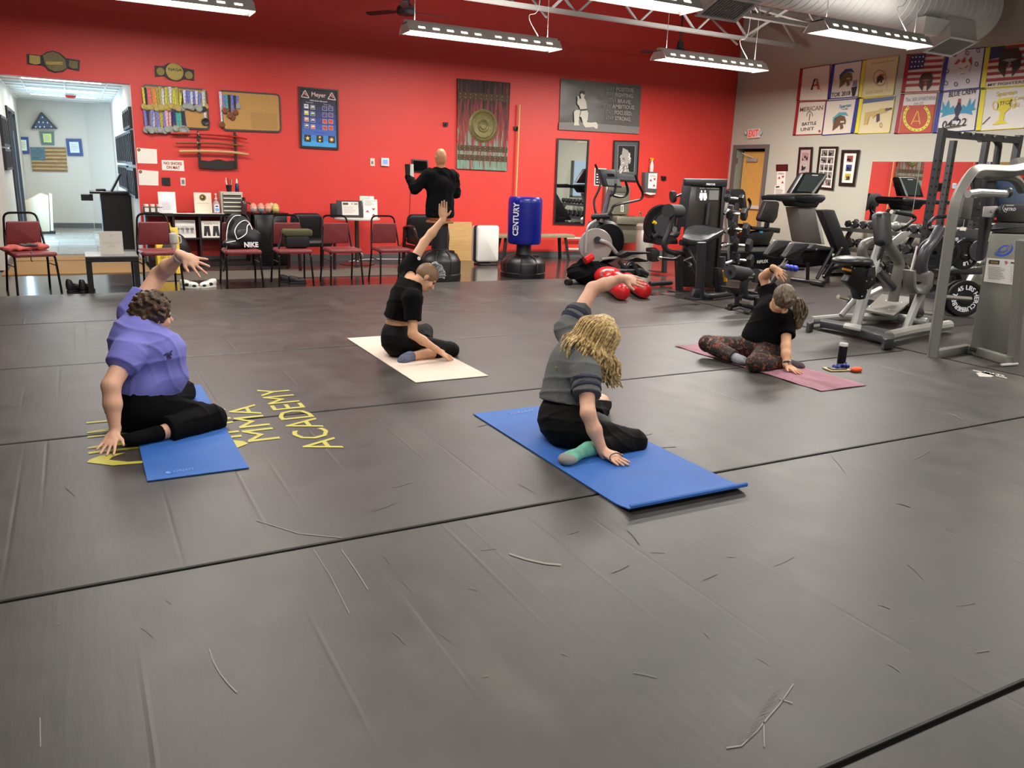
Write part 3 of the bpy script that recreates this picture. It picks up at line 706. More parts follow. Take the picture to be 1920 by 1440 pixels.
# medals: one ribbon and disc each
RIB = {'blue and white': '#6f78c4', 'yellow': '#c9cf3a', 'orange': '#d98c3c', 'red striped': '#d8606a', 'dark navy': '#22295e', 'white': '#c9c7dc', 'black': '#17161b', 'teal': '#3fa7a0', 'pink': '#d9a3b4', 'olive and yellow': '#a9a24a'}
DSC = {'gold': GOLD, 'silver': mat('silver_medal', '#8e8f8a', .35, .7, bump=.5, bscale=200), 'bronze': mat('bronze_medal', '#7a4c34', .4, .6), 'dark': mat('dark_medal', '#33302e', .4, .6)}
medals = {}; mcount = {}; ORDN = 'first second third fourth fifth sixth seventh eighth'.split()
rg = random.Random(3)
def medal(x, yt, yb, rib, dsc, r_, row, z=.035, w=5.5, lean=0):
    kx = (rib, dsc, round(r_, 3), row)
    lab = '%s medal on %s ribbon in %s' % (dsc, rib, row)
    mcount[lab] = mcount.get(lab, 0) + 1; full = '%s medal, %s ribbon, %s such in %s' % (dsc, rib, ORDN[mcount[lab] - 1], row)
    top = W(x, yt, Y=YW - z); bot = W(x, yb, Y=YW - z); key = (rib, dsc, row)
    if key in medals and abs(medals[key][1] - (top.z - bot.z)) < .06:
        o = dup(medals[key][0], bot + Vector((0, -rg.uniform(0, .02), 0)), None, full); o.rotation_euler = (0, rg.uniform(-.12, .12), 0); return
    if key in medals:
        o = dup(medals[key][0], bot, None, full); o.rotation_euler = (0, rg.uniform(-.1, .1), 0); o.scale = (1, 1, (top.z - bot.z) / medals[key][1]); return
    t = thing('medal', full, 'medal', bot, group=lab + 's'); h = top.z - bot.z; hw = .5 * w * .0075
    b = MB()
    b.prism([(-hw, h), (0, h), (.004, .02), (-.012, .02)], bot, (1, 0, 0), (0, 0, 1), (0, .004, 0)); b.prism([(0, h), (hw, h), (.012, .02), (-.004, .02)], bot + Vector((0, -.004, 0)), (1, 0, 0), (0, 0, 1), (0, .004, 0))
    b.build('ribbon', mat('ribbon_' + rib.replace(' ', '_'), RIB[rib], .6, noise=.5, nscale=60), t, smooth=0)
    MB().lathe([(0, 0), (r_, 0), (r_, .006), (r_ * .8, .008), (r_ * .75, .006), (0, .006)], bot + Vector((0, -.004, -.02)), (0, -1, 0), n=16, cap=False).build('medallion', DSC[dsc], t)
    medals[key] = (t, h)
U = 'upper row of crowded corkboard'; Lw = 'lower row of crowded corkboard'
rowU = [('yellow', 'gold'), ('black', 'gold'), ('red striped', 'gold'), ('red striped', 'gold'), ('orange', 'gold'), ('orange', 'gold'), ('olive and yellow', 'gold'), ('olive and yellow', 'gold'), ('white', 'gold'), ('yellow', 'gold'), ('olive and yellow', 'gold'), ('white', 'gold'), ('yellow', 'gold'), ('yellow', 'gold'), ('olive and yellow', 'gold'), ('yellow', 'gold'), ('black', 'silver'), ('white', 'silver'), ('blue and white', 'silver'), ('blue and white', 'silver'), ('white', 'silver'), ('blue and white', 'dark'), ('white', 'silver'), ('blue and white', 'silver'), ('olive and yellow', 'silver'), ('white', 'dark')]
for k, (r_, d_) in enumerate(rowU):
    x = 271 + k * 4.45; medal(x, 164 + (x - 270) * .065, 199 + rg.uniform(-3, 3), r_, d_, .04 + (.008 if k % 3 == 0 else 0), U, z=.034 + .012 * (k % 3))
rowL = [('blue and white', 'silver'), ('dark navy', 'silver'), ('blue and white', 'silver'), ('white', 'silver'), ('blue and white', 'silver'), ('blue and white', 'silver'), ('olive and yellow', 'silver'), ('blue and white', 'silver'), ('pink', 'silver'), ('pink', 'silver'), ('dark navy', 'silver'), ('dark navy', 'silver'), ('teal', 'silver'), ('teal', 'gold'), ('black', 'silver'), ('dark navy', 'silver')]
for k, (r_, d_) in enumerate(rowL):
    x = 274 + k * 5.0; medal(x, 205 + (x - 270) * .05, 240 + rg.uniform(-2, 3), r_, d_, .045 if k < 10 else .06, Lw, z=.034 + .012 * (k % 3))
medal(385, 197, 226, 'white', 'dark', .06, 'right edge of crowded corkboard'); medal(384, 168, 197, 'olive and yellow', 'gold', .05, 'right edge of crowded corkboard')
R3 = 'left end of bare corkboard'
for k, (r_, d_, yt, yb) in enumerate([('white', 'bronze', 172, 231), ('blue and white', 'bronze', 178, 205), ('teal', 'bronze', 177, 206), ('black', 'bronze', 178, 214), ('blue and white', 'bronze', 178, 215), ('dark navy', 'bronze', 179, 208), ('blue and white', 'silver', 180, 196)]):
    medal(416 + k * 5, yt, yb, r_, d_, .045, R3, z=.034 + .01 * (k % 2))
# poster of exam symbols
t = thing('framed_poster', 'blue framed poster of rank badge symbols', 'poster', W(598, 277, Y=YW)); Q = [(560, 162), (634.5, 168.5), (635, 281), (563, 277)]
frame_px(Q, (.045, .03), .03, BLK, t, Y=YW); I = inset(Q, .05, .035)
p = Px(Y=YW - .016)
gr = ['#1c1a22', '#211f2a', '#24243c', '#2a2f5e', '#2f3878', '#36458c', '#3c55a0', '#3f66b4', '#3b86cd', '#3fa0de']
for k in range(10): p.poly([lerp4(I, 0, k / 10), lerp4(I, 1, k / 10), lerp4(I, 1, (k + 1) / 10), lerp4(I, 0, (k + 1) / 10)], gr[k])
p.next(); L4 = lambda u, v: lerp4(I, u, v)
p.text('Meyer', L4(.3, .115), L4(.7, .12), 8, '#d9b9b4', .02); p.text('2022 Exam Binaural', L4(.25, .2), L4(.73, .205), 2.4, '#e8e8ee', .01)
p.text('Private Belt', L4(.14, .235), L4(.34, .24), 1.6, '#e8e8ee'); p.text('Private Cape', L4(.64, .25), L4(.84, .255), 1.6, '#e8e8ee'); p.text('Private Teams', L4(.36, .76), L4(.66, .765), 2.2, '#eef')
for cx_ in (.12, .87):
    for q, c_ in (((0, -.06), '#e7d5d2'),):
        p.line([L4(cx_ - .11, .14), L4(cx_, .02), L4(cx_ + .11, .15), L4(cx_ - .11, .14)], 1.3, '#e7d5d2'); p.line([L4(cx_ - .06, .12), L4(cx_, .05), L4(cx_ + .05, .12)], 1.2, '#c23b3b'); p.line([L4(cx_ - .06, .05), L4(cx_ + .05, .12)], 1, '#e7d5d2')
cs = [['#e8e6e4', '#7b7a5e'], ['#d6cf2e', '#3c7a4e'], ['#e08a52', '#3a4a8e'], ['#5b4a86', '#e36a38']]; c2 = [['#34407e', '#34407e'], ['#34407e', '#34407e'], ['#d9523a', '#d9523a'], ['#d9523a', '#d9523a']]
for i in range(4):
    for j in range(2):
        for bx, cc, yo in ((.08 + j * .18, cs, .26), (.6 + j * .17, c2, .275)):
            y = yo + i * .115 - (.005 * j if bx > .5 else -.01 * j); p.k = 1; p.poly([L4(bx, y), L4(bx + .13, y + .002), L4(bx + .13, y + .08), L4(bx, y + .078)], '#b9bcd6'); p.k = 2
            p.poly([L4(bx + .01, y + .006), L4(bx + .12, y + .008), L4(bx + .12, y + .074), L4(bx + .01, y + .072)], cc[i][j]); p.k = 3
            a = L4(bx + .065, y + .045)
            if bx < .5: p.disc(a[0], a[1], 3.2, 3, '#e9e7dd' if cc[i][j] != '#e8e6e4' else '#8f8f90', a0=PI, a1=2 * PI)
            else:
                for m_ in range(1 + (i % 2) * 2 + j): p.disc(a[0] + (-1.8 if m_ % 2 else 1.8) * (1 if i % 2 or j else 0), a[1] + (m_ // 2) * 3 - 1.5, 1, 1, '#7e2323' if i > 1 else '#c25b62', n=8)
for i, u in enumerate((.07, .42, .76)):
    p.k = 2; p.poly([L4(u, .8), L4(u + .19, .803), L4(u + .19, .925), L4(u, .922)], '#222024'); a = L4(u + .095, .862); p.k = 3
    def st(x, y, r_): p.poly([(x + (r_ if k % 2 == 0 else r_ * .42) * math.sin(PI * k / 5), y - (r_ if k % 2 == 0 else r_ * .42) * math.cos(PI * k / 5)) for k in range(10)], '#f0cf62')
    if i == 0: st(a[0], a[1], 4.6)
    elif i == 1: st(a[0], a[1] - 3.2, 3); st(a[0], a[1] + 3.2, 3)
    else: p.disc(a[0], a[1], 4.6, 4.6, '#8a5a2c').next().disc(a[0], a[1], 2.4, 2.4, '#f0cf8a')
p.build('print', t)
# sword rack with three swords
t = thing('sword_rack', 'black wall rack holding three wooden training swords', 'rack', W(409, 318, Y=YW)); WB = mat('dark_wood', '#1f1512', .4)
for xa, ya, xb, yb in ((371, 246, 375, 315), (438, 248, 443, 317)):
    a = W(xa, ya, Y=YW - .05); b_ = W(xb, yb, Y=YW - .05); a.x = b_.x
    MB().bar(a, b_, .035, .025, (0, 1, 0)).build('upright', WB, t, smooth=0)
    for yy in (254, 269, 284):
        q = W(xb - .5, yy, Y=YW - .09); MB().bar(q, q + Vector((0, .07, -.02)), .03, .02).build('peg', WB, t, smooth=0)
wbox([(374, 300), (384, 301), (392, 302), (405, 299), (414, 299), (424, 302), (434, 301), (444, 302), (444, 317), (410, 318), (375, 315)], .02, 'scroll_panel', WB, t, off=.03, Y=YW)
for (pts, r_, m_, lab) in ((((320, 251), (350, 251), (372, 252), (400, 254), (435, 257), (463, 262)), .013, mat('red_lacquer', '#a8201d', .35), 'red lacquered sword on the top pegs of the black rack'),
                        (((330, 269), (350, 269), (370, 269), (410, 270), (440, 273), (458, 275)), .013, mat('brown_oak', '#7a4a22', .5), 'brown wooden sword on the middle pegs of the black rack'),
                        (((336, 285), (355, 285), (375, 284.5), (410, 285.5), (440, 287.5), (466, 291)), .018, mat('pale_oak', '#c9a46e', .5), 'pale wooden sword on the lowest pegs of the black rack')):
    P_ = [W(*q, Y=YW - .09) + Vector((0, 0, .01)) for q in pts]; s_ = thing('training_sword', lab, 'sword', P_[0])
    hd = MB().tube(P_[:3], r_, 8, sy=1.3).build('handle', m_ if 'red' not in lab else mat('handle_wrap', '#b0463a', .7, noise=.5, nscale=90), s_); MB().tube(bez(P_[2:], 5), [r_ * (1 - .45 * max(0, k - 12) / 4) for k in range(16)], 8, sy=1.2).build('blade', m_, s_)
    MB().lathe([(r_ * 1.3, -.006), (r_ * 1.9, 0), (r_ * 1.3, .006)], P_[2], (1, 0, 0), n=12).build('hand_guard', mat('guard', '#c9b48a', .4), s_)
# papers and plates on the wall
PAP = mat('paper', '#e8e3da', 0.7)
for Q, lab in (([(256, 277), (294, 280), (295, 307), (258, 306)], 'upper white notice sheet with a small round emblem'), ([(259, 318), (297, 321), (297, 348), (261, 347)], 'lower white notice sheet with a small round emblem')):
    t = thing('wall_notice', lab, 'notice', W(*Q[3], Y=YW)); wbox(Q, .004, 'sheet', PAP, t, Y=YW)
    p = Px(Y=YW - .006); a = lerp4(Q, .11, .13); p.disc(a[0], a[1], 3, 3, '#4a3a22').next().disc(a[0], a[1], 1.4, 1.4, '#b98e3a'); p.build('emblem', t)
t = thing('wall_sign', 'white no shoes on mat sign below the notices', 'sign', W(324, 320, Y=YW)); Q = [(303, 300), (344, 301), (346, 321), (304, 319)]; wbox(Q, .006, 'sign_board', PAP, t, Y=YW)
p = Px(Y=YW - .009); p.text('NO SHOES', lerp4(Q, .09, .42), lerp4(Q, .91, .44), 5.4, '#a3231f', .025).text('ON MAT', lerp4(Q, .2, .82), lerp4(Q, .8, .84), 5.4, '#a3231f', .025); p.build('lettering', t)
tag(wbox([(303, 333), (319, 333), (320, 348), (304, 347)], .015, 'wall_cover', BLK, None, Y=YW), 'small black square plate below the no shoes sign', 'plate')
OUTL = mat('ivory_plastic', '#d8cfbf', .4)
t = thing('wall_outlet', 'ivory outlet plate right of the small black square', 'outlet', W(343, 348, Y=YW)); wbox([(338, 333), (347.5, 333.5), (348, 348.5), (339, 348)], .008, 'cover_plate', OUTL, t, Y=YW)
wbox([(340.5, 337), (345.5, 337), (346, 345), (341, 345)], .006, 'socket', mat('grey_plastic', '#77777a', .5), t, off=.008, Y=YW)
t = thing('light_switch', 'ivory light switch left of the thermostat', 'switch', W(699, 310, Y=YW)); wbox([(694, 296.5), (702.5, 297), (703, 311.5), (694.5, 311)], .008, 'cover_plate', OUTL, t, Y=YW); wbox([(697, 302), (700, 302), (700, 307), (697, 307)], .01, 'toggle', mat('grey_plastic', 0), t, off=.008, Y=YW)
t = thing('thermostat', 'white thermostat with blue screen on the red wall', 'thermostat', W(722, 312, Y=YW)); wbox([(715, 296), (729.5, 296.5), (730, 312), (715, 311)], .03, 'body', WHM, t, bevel=.004, Y=YW); wbox([(718, 299), (727, 299.5), (727, 308), (718, 307.5)], .002, 'screen', mat('lcd_blue', '#7d9ad6', .3, emit='#6f8fd0', es=.35), t, off=.03, Y=YW)
t = thing('wall_tablet', 'black tablet mounted on the wall beside the standing dummy', 'tablet', W(787, 322, Y=YW)); wbox([(773, 298.5), (802.5, 300), (803, 324), (773, 322)], .03, 'casing', BLK, t, bevel=.004, Y=YW); wbox([(775, 301), (800.5, 302.5), (801, 321), (775, 320)], .002, 'screen', mat('dark_glass', '#08080a', .08), t, off=.03, Y=YW)
MB().tube(bez([W(773, 318, Y=YW - .01), W(770, 360, Y=YW - .01), W(768, 400, Y=YW - .01), W(764, 430, Y=YW - .01), W(755, 455, Y=YW - .01), W(740, 474, Y=YW - .01)], 5), .004, 5).build('power_cord', BLK, t)
for x, y, lab in ((836, 233, 'small black wall hook left of the door canvas'), (968.5, 241, 'small black wall hook behind the tall wooden staff'), (1245, 334, 'small black wall hook right of the paper dispenser')):
    t = thing('wall_hook', lab, 'hook', W(x, y, Y=YW)); wbox([(x - 4, y - 4), (x + 4.5, y - 3.5), (x + 4.5, y + 3.5), (x, y + 5), (x - 4, y + 3)], .03, 'hook_plate', BLK, t, Y=YW)
    MB().tube([W(x, y, Y=YW - .03), W(x, y + 2, Y=YW - .06), W(x, y - 2, Y=YW - .075)], .008, 6).build('peg', BLK, t)
st_ = MB().tube([W(974.5, 196, Y=YW - .06), W(966.5, 391, Y=YW - .06)], .017, 10).build('wooden_staff', mat('pale_staff', '#dca76a', .5, noise=.08, nscale=30)); tag(st_, 'tall pale wooden staff hanging right of the door canvas', 'staff')
# painted door canvas in two panels
t = thing('wall_art', 'tall two-panel canvas of an old studded door with round medallion', 'art', W(905, 320, Y=YW)); CQ = [(858, 147), (957, 155), (951, 320.5), (857, 316)]
def art_mat():
    m = bpy.data.materials.new('weathered_door'); m.use_nodes = True; nt = m.node_tree; b = nt.nodes['Principled BSDF']; N = nt.nodes.new; L = nt.links
    tc = N('ShaderNodeNewGeometry'); mp = N('ShaderNodeMapping'); mp.inputs['Scale'].default_value = (14, 1, 1.6); L.new(tc.outputs['Position'], mp.inputs[0])
    n = N('ShaderNodeTexNoise'); n.inputs['Scale'].default_value = 2.2; n.inputs['Detail'].default_value = 7; L.new(mp.outputs[0], n.inputs['Vector'])
    sp = N('ShaderNodeSeparateXYZ'); L.new(tc.outputs['Position'], sp.inputs[0])
    mr = N('ShaderNodeMapRange'); mr.inputs[1].default_value = 1.55; mr.inputs[2].default_value = 3.1; mr.inputs[3].default_value = .34; mr.inputs[4].default_value = -.22; L.new(sp.outputs[2], mr.inputs[0])
    ad = N('ShaderNodeMath'); ad.operation = 'ADD'; L.new(n.outputs[0], ad.inputs[0]); L.new(mr.outputs[0], ad.inputs[1])
    cr = N('ShaderNodeValToRGB'); e = cr.color_ramp.elements; e[0].position = .3; e[0].color = lin('#2c1f1f'); e[1].position = .95; e[1].color = lin('#6f9a86')
    for ps, c_ in ((.42, '#4a2b2a'), (.55, '#7d2e2c'), (.66, '#8a3a34'), (.74, '#6f8273')):
        q = e.new(ps); q.color = lin(c_)
    L.new(ad.outputs[0], cr.inputs[0]); L.new(cr.outputs[0], b.inputs['Base Color']); b.inputs['Roughness'].default_value = .7
    return m
AM = art_mat()
for u0, u1 in ((0, .497), (.503, 1)): wbox([lerp4(CQ, u0, 0), lerp4(CQ, u1, 0), lerp4(CQ, u1, 1), lerp4(CQ, u0, 1)], .035, 'canvas_panel', AM, t, Y=YW)
BND = mat('rusty_band', '#4a3420', .7, noise=.4, nscale=40)
for v0, v1 in ((.145, .225), (.735, .795), (.84, .9)):
    bd = wbox([lerp4(CQ, .01, v0), lerp4(CQ, .99, v0), lerp4(CQ, .99, v1), lerp4(CQ, .01, v1)], .003, 'painted_band', BND, t, off=.036, Y=YW)
    b = MB()
    for r_ in (.25, .75):
        for k in range(10): b.ell(W(*lerp4(CQ, .05 + k * .1, v0 + (v1 - v0) * r_), Y=YW - .041), (.009, .003, .009), nu=4, nv=8)
    b.build('stud', mat('stud_brass', '#9a8558', .4, .6), bd)
cc_ = W(906, 236, Y=YW - .04); b = MB()
b.lathe([(0, .01), (.05, .016), (.07, .004), (.1, .016), (.115, .004), (.16, .006), (.2, .018), (.22, .004), (.245, .02), (.27, .006), (.285, 0)], cc_, (0, -1, 0), n=40, cap=False)
b.build('medallion', mat('aged_brass', '#6f663c', .5, .3, bump=.35, bscale=60, noise=.25, nscale=25), t)
# kneeling fighter banner
t = thing('wall_banner', 'grey banner of kneeling martial artist with six stay mottos', 'banner', W(1050, 244, Y=YW)); BQ = [(1052, 147), (1203, 160), (1198, 251), (1048, 243)]
nu = 24; vs = []; fs = []
for j in range(13):
    for i in range(nu + 1):
        u, v = i / nu, j / 12; s = .012 + .008 * math.sin(u * 9 + v * 4) + .01 * math.exp(-((v - u * .7 - .05) / .06) ** 2) + .008 * math.exp(-((v - (1 - u) * .8) / .05) ** 2)
        vs.append(W(*lerp4(BQ, u, v), Y=YW - s))
for j in range(12):
    for i in range(nu): a = j * (nu + 1) + i; fs.append((a, a + 1, a + nu + 2, a + nu + 1))
MB().add(vs, fs).build('cloth', mat('banner_cloth', '#5c5957', .35, noise=.06, nscale=5), t)
p = Px(Y=YW - .036); L4 = lambda u, v: lerp4(BQ, u, v)
p.poly([L4(.0, .86), L4(.3, .83), L4(1, .86), L4(1, 1), L4(0, 1)], '#777470').next()
KN = [(1090, 172), (1095, 171), (1097, 176), (1095, 183), (1099, 190), (1101, 206), (1103, 212), (1102, 224), (1100, 229), (1108, 230), (1118, 229), (1121, 234), (1120, 241), (1117, 241), (1113, 238), (1098, 239), (1094, 234), (1090, 220), (1086, 218), (1085, 232), (1087, 235), (1076, 235), (1077, 230), (1076, 210), (1080, 206), (1088, 206), (1086, 199), (1082, 194), (1083, 186), (1082, 180), (1085, 180), (1087, 186), (1090, 184), (1088, 178)]
p.poly(KN, '#c9c4b6').next(); p.poly([(1088, 173), (1091, 170), (1096, 171), (1097, 176), (1095, 178), (1092, 175), (1089, 176)], '#2b2725'); p.poly([(1087, 205), (1101, 204), (1101, 207), (1088, 208)], '#2f2b28'); p.line([(1089, 208), (1087, 217)], 1.2, '#2f2b28')
for k, (w1, w2) in enumerate((('STAY', 'POSITIVE.'), ('STAY', 'FIGHTING.'), ('STAY', 'BRAVE.'), ('STAY', 'AMBITIOUS.'), ('STAY', 'FOCUSED.'), ('STAY', 'STRONG.'))):
    y = 169 + k * 11; x0 = (1138, 1136, 1141, 1131, 1135, 1136)[k]; x1 = x0 + 14; x2 = (1189, 1188, 1183, 1190, 1185, 1183)[k]; y += (x0 - 1138) * .1
    p.text(w1, (x0, y), (x1, y + 1), 7, '#8b8782').text(w2, (x1 + 3, y + 1.2), (x2, y + 4), 7, '#9a958f', .025)
p.build('print', t)
# wall mirror
MIR = mat('mirror_glass', '#e9eeee', 0.015, 1.0)
t = thing('wall_mirror', 'narrow black-framed mirror on the red wall below the banner', 'mirror', W(1070, 420, Y=YW)); Q = [(1045, 259), (1105.5, 262), (1096.5, 422), (1038, 420)]
wbox(inset(Q, .03, .02), .006, 'glass', MIR, t, off=.012, Y=YW); frame_px(Q, (.05, .018), .03, BLK, t, Y=YW)
# tiger picture (generic big cat portrait)
t = thing('framed_picture', 'framed black and white tiger picture right of the mirror', 'picture', W(1172, 338, Y=YW)); Q = [(1151, 263), (1199.5, 264), (1195.5, 341), (1148, 338)]
frame_px(Q, (.05, .03), .03, BLK, t, Y=YW); p = Px(Y=YW - .016); p.poly(inset(Q, .05, .03), '#4a4c50').next(); L4 = lambda u, v: lerp4(Q, u, v)
p.poly([L4(.17, .12), L4(.85, .12), L4(.85, .78), L4(.17, .78)], '#8a8a86').next(); p.poly([L4(.19, .13), L4(.83, .13), L4(.83, .77), L4(.19, .77)], '#151517').next()
p.poly([L4(.36, .18), L4(.42, .2), L4(.56, .24), L4(.64, .34), L4(.7, .5), L4(.66, .58), L4(.6, .55), L4(.6, .68), L4(.66, .77), L4(.22, .77), L4(.3, .62), L4(.3, .45), L4(.34, .3)], '#9b9690').next()
rg = random.Random(5)
for k in range(26): a = L4(rg.uniform(.3, .66), rg.uniform(.25, .76)); p.line([a, (a[0] + rg.uniform(-4, 4), a[1] + rg.uniform(1, 6))], 1.1, rg.choice(['#1a1817', '#e8e2d8', '#5b3d2c', '#e8e2d8']))
p.text('STRENGTH', L4(.3, .87), L4(.8, .88), 4, '#77787a', .01); p.build('print', t)
# small grid plate behind the elliptical
t = thing('wall_card', 'small black card with white grid partly behind the elliptical console', 'card', W(1116, 350, Y=YW)); Q = [(1115, 315), (1137, 316), (1136, 349), (1114, 348)]; wbox(Q, .006, 'card', WHM, t, Y=YW)
p = Px(Y=YW - .008); p.poly(inset(Q, .08, .05), '#1a1a1c').next()
for i in range(3):
    for j in range(4): a = lerp4(Q, .25 + i * .25, .35 + j * .15); p.poly([(a[0] - 1.8, a[1] - .9), (a[0] + 1.8, a[1] - .9), (a[0] + 1.8, a[1] + .9), (a[0] - 1.8, a[1] + .9)], '#e8e8e8')
p.build('print', t)
# soap and towel dispenser with spray bottle on top
def redtri(p, Q):
    for (u, v, s) in ((.28, .45, 1), (.72, .4, -1), (.7, .78, 1)):
        p.poly([lerp4(Q, u - .17, v + .08 * s), lerp4(Q, u, v - .1 * s), lerp4(Q, u + .17, v + .08 * s)], '#b8343a')
    p.tiny(*lerp4(Q, .1, .08), *lerp4(Q, .9, .25), 3, '#8b8885', .7, 0)
t = thing('towel_dispenser', 'grey paper dispenser with a red triangle notice on its front', 'dispenser', W(1222, 362, Y=YW)); wbox([(1210, 323), (1233.5, 323), (1231.5, 361), (1209, 359)], .12, 'body', mat('dispenser_grey', '#55585a', .35), t, bevel=.008, Y=YW)
Q = [(1216.5, 325), (1232.5, 325), (1230.5, 354), (1215, 353)]; wbox(Q, .003, 'notice', PAP, t, off=.12, Y=YW); p = Px(Y=YW - .125); redtri(p, Q); p.build('print', t)
wbox([(1212, 358), (1231, 360), (1229, 364.5), (1220, 366), (1211, 363)], .07, 'towel_sheet', PAP, t, off=.02, bevel=.006, Y=YW)
t = thing('spray_bottle', 'clear spray bottle with yellow trigger standing on the grey dispenser', 'bottle', W(1222, 322, Y=YW - .06))
q = W(1221, 322.5, Y=YW - .06); MB().lathe([(.038, 0), (.042, .01), (.042, .12), (.03, .17), (.016, .2), (.016, .23)], q, n=14).build('bottle', mat('milky_plastic', '#cfc6c2', .3), t)
b = MB(); b.box(q + Vector((.005, 0, .25)), (.05, .03, .035)); b.box(q + Vector((-.035, 0, .262)), (.04, .018, .02)); b.bar(q + Vector((-.03, 0, .25)), q + Vector((-.045, 0, .2)), .012, .01); b.build('trigger', mat('yellow_plastic', '#e0a81e', .4), t, bevel=.004)
# barre pipes along the wall
t = thing('wall_rail', 'low double pale pipe rail on the wall behind the bench', 'rail', W(1090, 467, Y=YW)); WP = mat('pale_pipe', '#cfc0b4', .4)
for y in (446.5, 467): MB().tube([W(1061, y, Y=YW - .08), W(1120, y + .5, Y=YW - .08)], .022, 8).build('pipe', WP, t)
for x in (1063, 1095): MB().tube([W(x, 446.5, Y=YW - .03), W(x - 1, 467, Y=YW - .03)], .008, 6).build('bracket', WP, t)

# ================================================================ the grey wall: X = XR
XW = XR - .001
def wx(*p): return W(*p, X=XW)
# exit sign with lamp heads
t = thing('exit_sign', 'white exit sign with red letters above the doorway', 'sign', wx(1411, 260)); Q = [(1401, 242), (1423, 241), (1423, 258), (1401, 260)]
wbox(Q, .05, 'housing', WHM, t, bevel=.006, X=XW); p = Px(X=XW - .053); p.text('EXIT', (1403, 256.5), (1421, 255), 12, '#e0352e', .03); p.build('lettering', t, mat('exit_red', '#e0352e', .4, emit='#ff3020', es=.25))
for x, y in ((1398.5, 249), (1425.5, 249)):
    q = W(x, y, X=XW - .04); MB().lathe([(.02, -.03), (.045, 0), (.04, .03), (.035, .035)], q, Vector((-.8, .3 if x < 1410 else -.3, -.4)), n=12).build('lamp_head', GRYM, t)
# doorway: frame, open leaf
t = MB(); fm = mat('door_frame_paint', '#67635f', .5)
for y in (DY0 - .04, DY1 + .04): t.box((XR + .08, y, DZ / 2), (.24, .08, DZ))
t.box((XR + .08, (DY0 + DY1) / 2, DZ + .04), (.24, DY1 - DY0 + .16, .08))
D = struct('door_2', t, fm, smooth=0); OAK = mat('oak_veneer', '#cfa053', .45, noise=.1, nscale=10, stretch=(6, 6, .6))
lf = MB().box((XR + .17, DY0 + .4, 1.08), (.045, .75, 2.14)).build('door_leaf', OAK, D, smooth=0)
MB().box((XR + .12, DY0 + .5, 1.98), (.05, .3, .07)).build('door_closer', mat('closer_grey', '#9a958e', .4), D, bevel=.006)
MB().bar((XR + .1, DY0 + .42, 2.02), (XR + .02, DY0 + .7, 2.12), .02, .012).build('closer_arm', GRYM, D, smooth=0)
MB().bar((XR + .12, DY0 + .05, 1.03), (XR + .12, DY0 + .6, 1.03), .05, .07).build('panic_bar', GRYM, D, bevel=.005)
for z in (.3, 1.1, 1.9): MB().tube([(XR + .0, DY1 - .02, z), (XR + .0, DY1 - .02, z + .12)], .014, 8).build('hinge', CHR, D)
struct('wall_store_room', MB().box((XR + 1.6, 12.8, 1.4), (.1, 2.4, 2.8)).box((XR + .9, 11.9, 1.4), (1.5, .1, 2.8)).box((XR + .9, 13.9, 1.4), (1.5, .1, 2.8)), GREY, smooth=0)
struct('ceiling_store_room', MB().box((XR + .95, 12.9, 2.8), (1.5, 2.1, .06)), GREY, smooth=0)
struct('floor_store_room', MB().box((XR + .9, 12.9, F0 - .03), (1.6, 2.1, .06)), RUB, smooth=0)
# notices beside the doorway
t = thing('wall_sign', 'dark red caution sign above the triangle notice by the doorway', 'sign', wx(1466, 320)); Q = [(1455, 308.5), (1477, 308), (1477, 321), (1455, 321)]; wbox(Q, .008, 'sign_board', mat('maroon', '#3d0b10', .4), t, X=XW)
p = Px(X=XW - .011); p.text('CAUTION', (1458, 314), (1474, 313.5), 2, '#8e3038', .01).text('WET FLOOR', (1459, 318.5), (1473, 318), 2, '#8e3038', .01); p.build('lettering', t)
t = thing('wall_notice', 'white notice with three red triangles beside the doorway', 'notice', wx(1466, 345)); Q = [(1457, 321.5), (1473, 321), (1471.5, 347), (1456, 348)]; wbox(Q, .004, 'sheet', PAP, t, X=XW); p = Px(X=XW - .007); redtri(p, Q); p.build('print', t)
t = thing('wall_notice', 'white text notice under the red triangle sheet', 'notice', wx(1463, 366)); Q = [(1453, 348), (1472, 347), (1471, 366), (1451, 367)]; wbox(Q, .004, 'sheet', PAP, t, X=XW); p = Px(X=XW - .007); p.poly([lerp4(Q, .1, .08), lerp4(Q, .45, .06), lerp4(Q, .45, .2), lerp4(Q, .1, .22)], '#2c281c'); p.tiny(1454, 354, 1469, 365, 6, '#8a8884', .7, 0); p.build('print', t)
# three photo frames
FR = mat('dark_frame_wood', '#1d120f', .35)
def photo(p, q, base='#77706c', seed=0):
    p.poly(q, base); rg = random.Random(seed); k0 = p.k; p.next()
    for k in range(9):
        u, v = rg.uniform(.05, .75), rg.uniform(.3, .7); p.poly([lerp4(q, u, v), lerp4(q, u + .14, v), lerp4(q, u + .16, v + .3), lerp4(q, u - .02, v + .3)], rg.choice(['#1d1a1c', '#5a4a48', '#c9c2bc', '#2c2c34', '#9c3a35']))
    p.k = k0
t = thing('photo_frame', 'narrow dark photo frame nearest the doorway, beside the tall collage', 'frame', wx(1507, 347)); Q = [(1498, 276), (1524, 275.5), (1519, 352), (1491, 350)]; frame_px(Q, (.14, .06), .03, FR, t, X=XW)
p = Px(X=XW - .016); p.poly(inset(Q, .14, .06), '#b59c98').next()
for k in range(3): photo(p, [lerp4(Q, .28, .14 + k * .26), lerp4(Q, .74, .14 + k * .26), lerp4(Q, .74, .34 + k * .26), lerp4(Q, .28, .34 + k * .26)], ['#a07c7a', '#a8a09a', '#c4a352'][k], k)
p.build('photo_print', t)
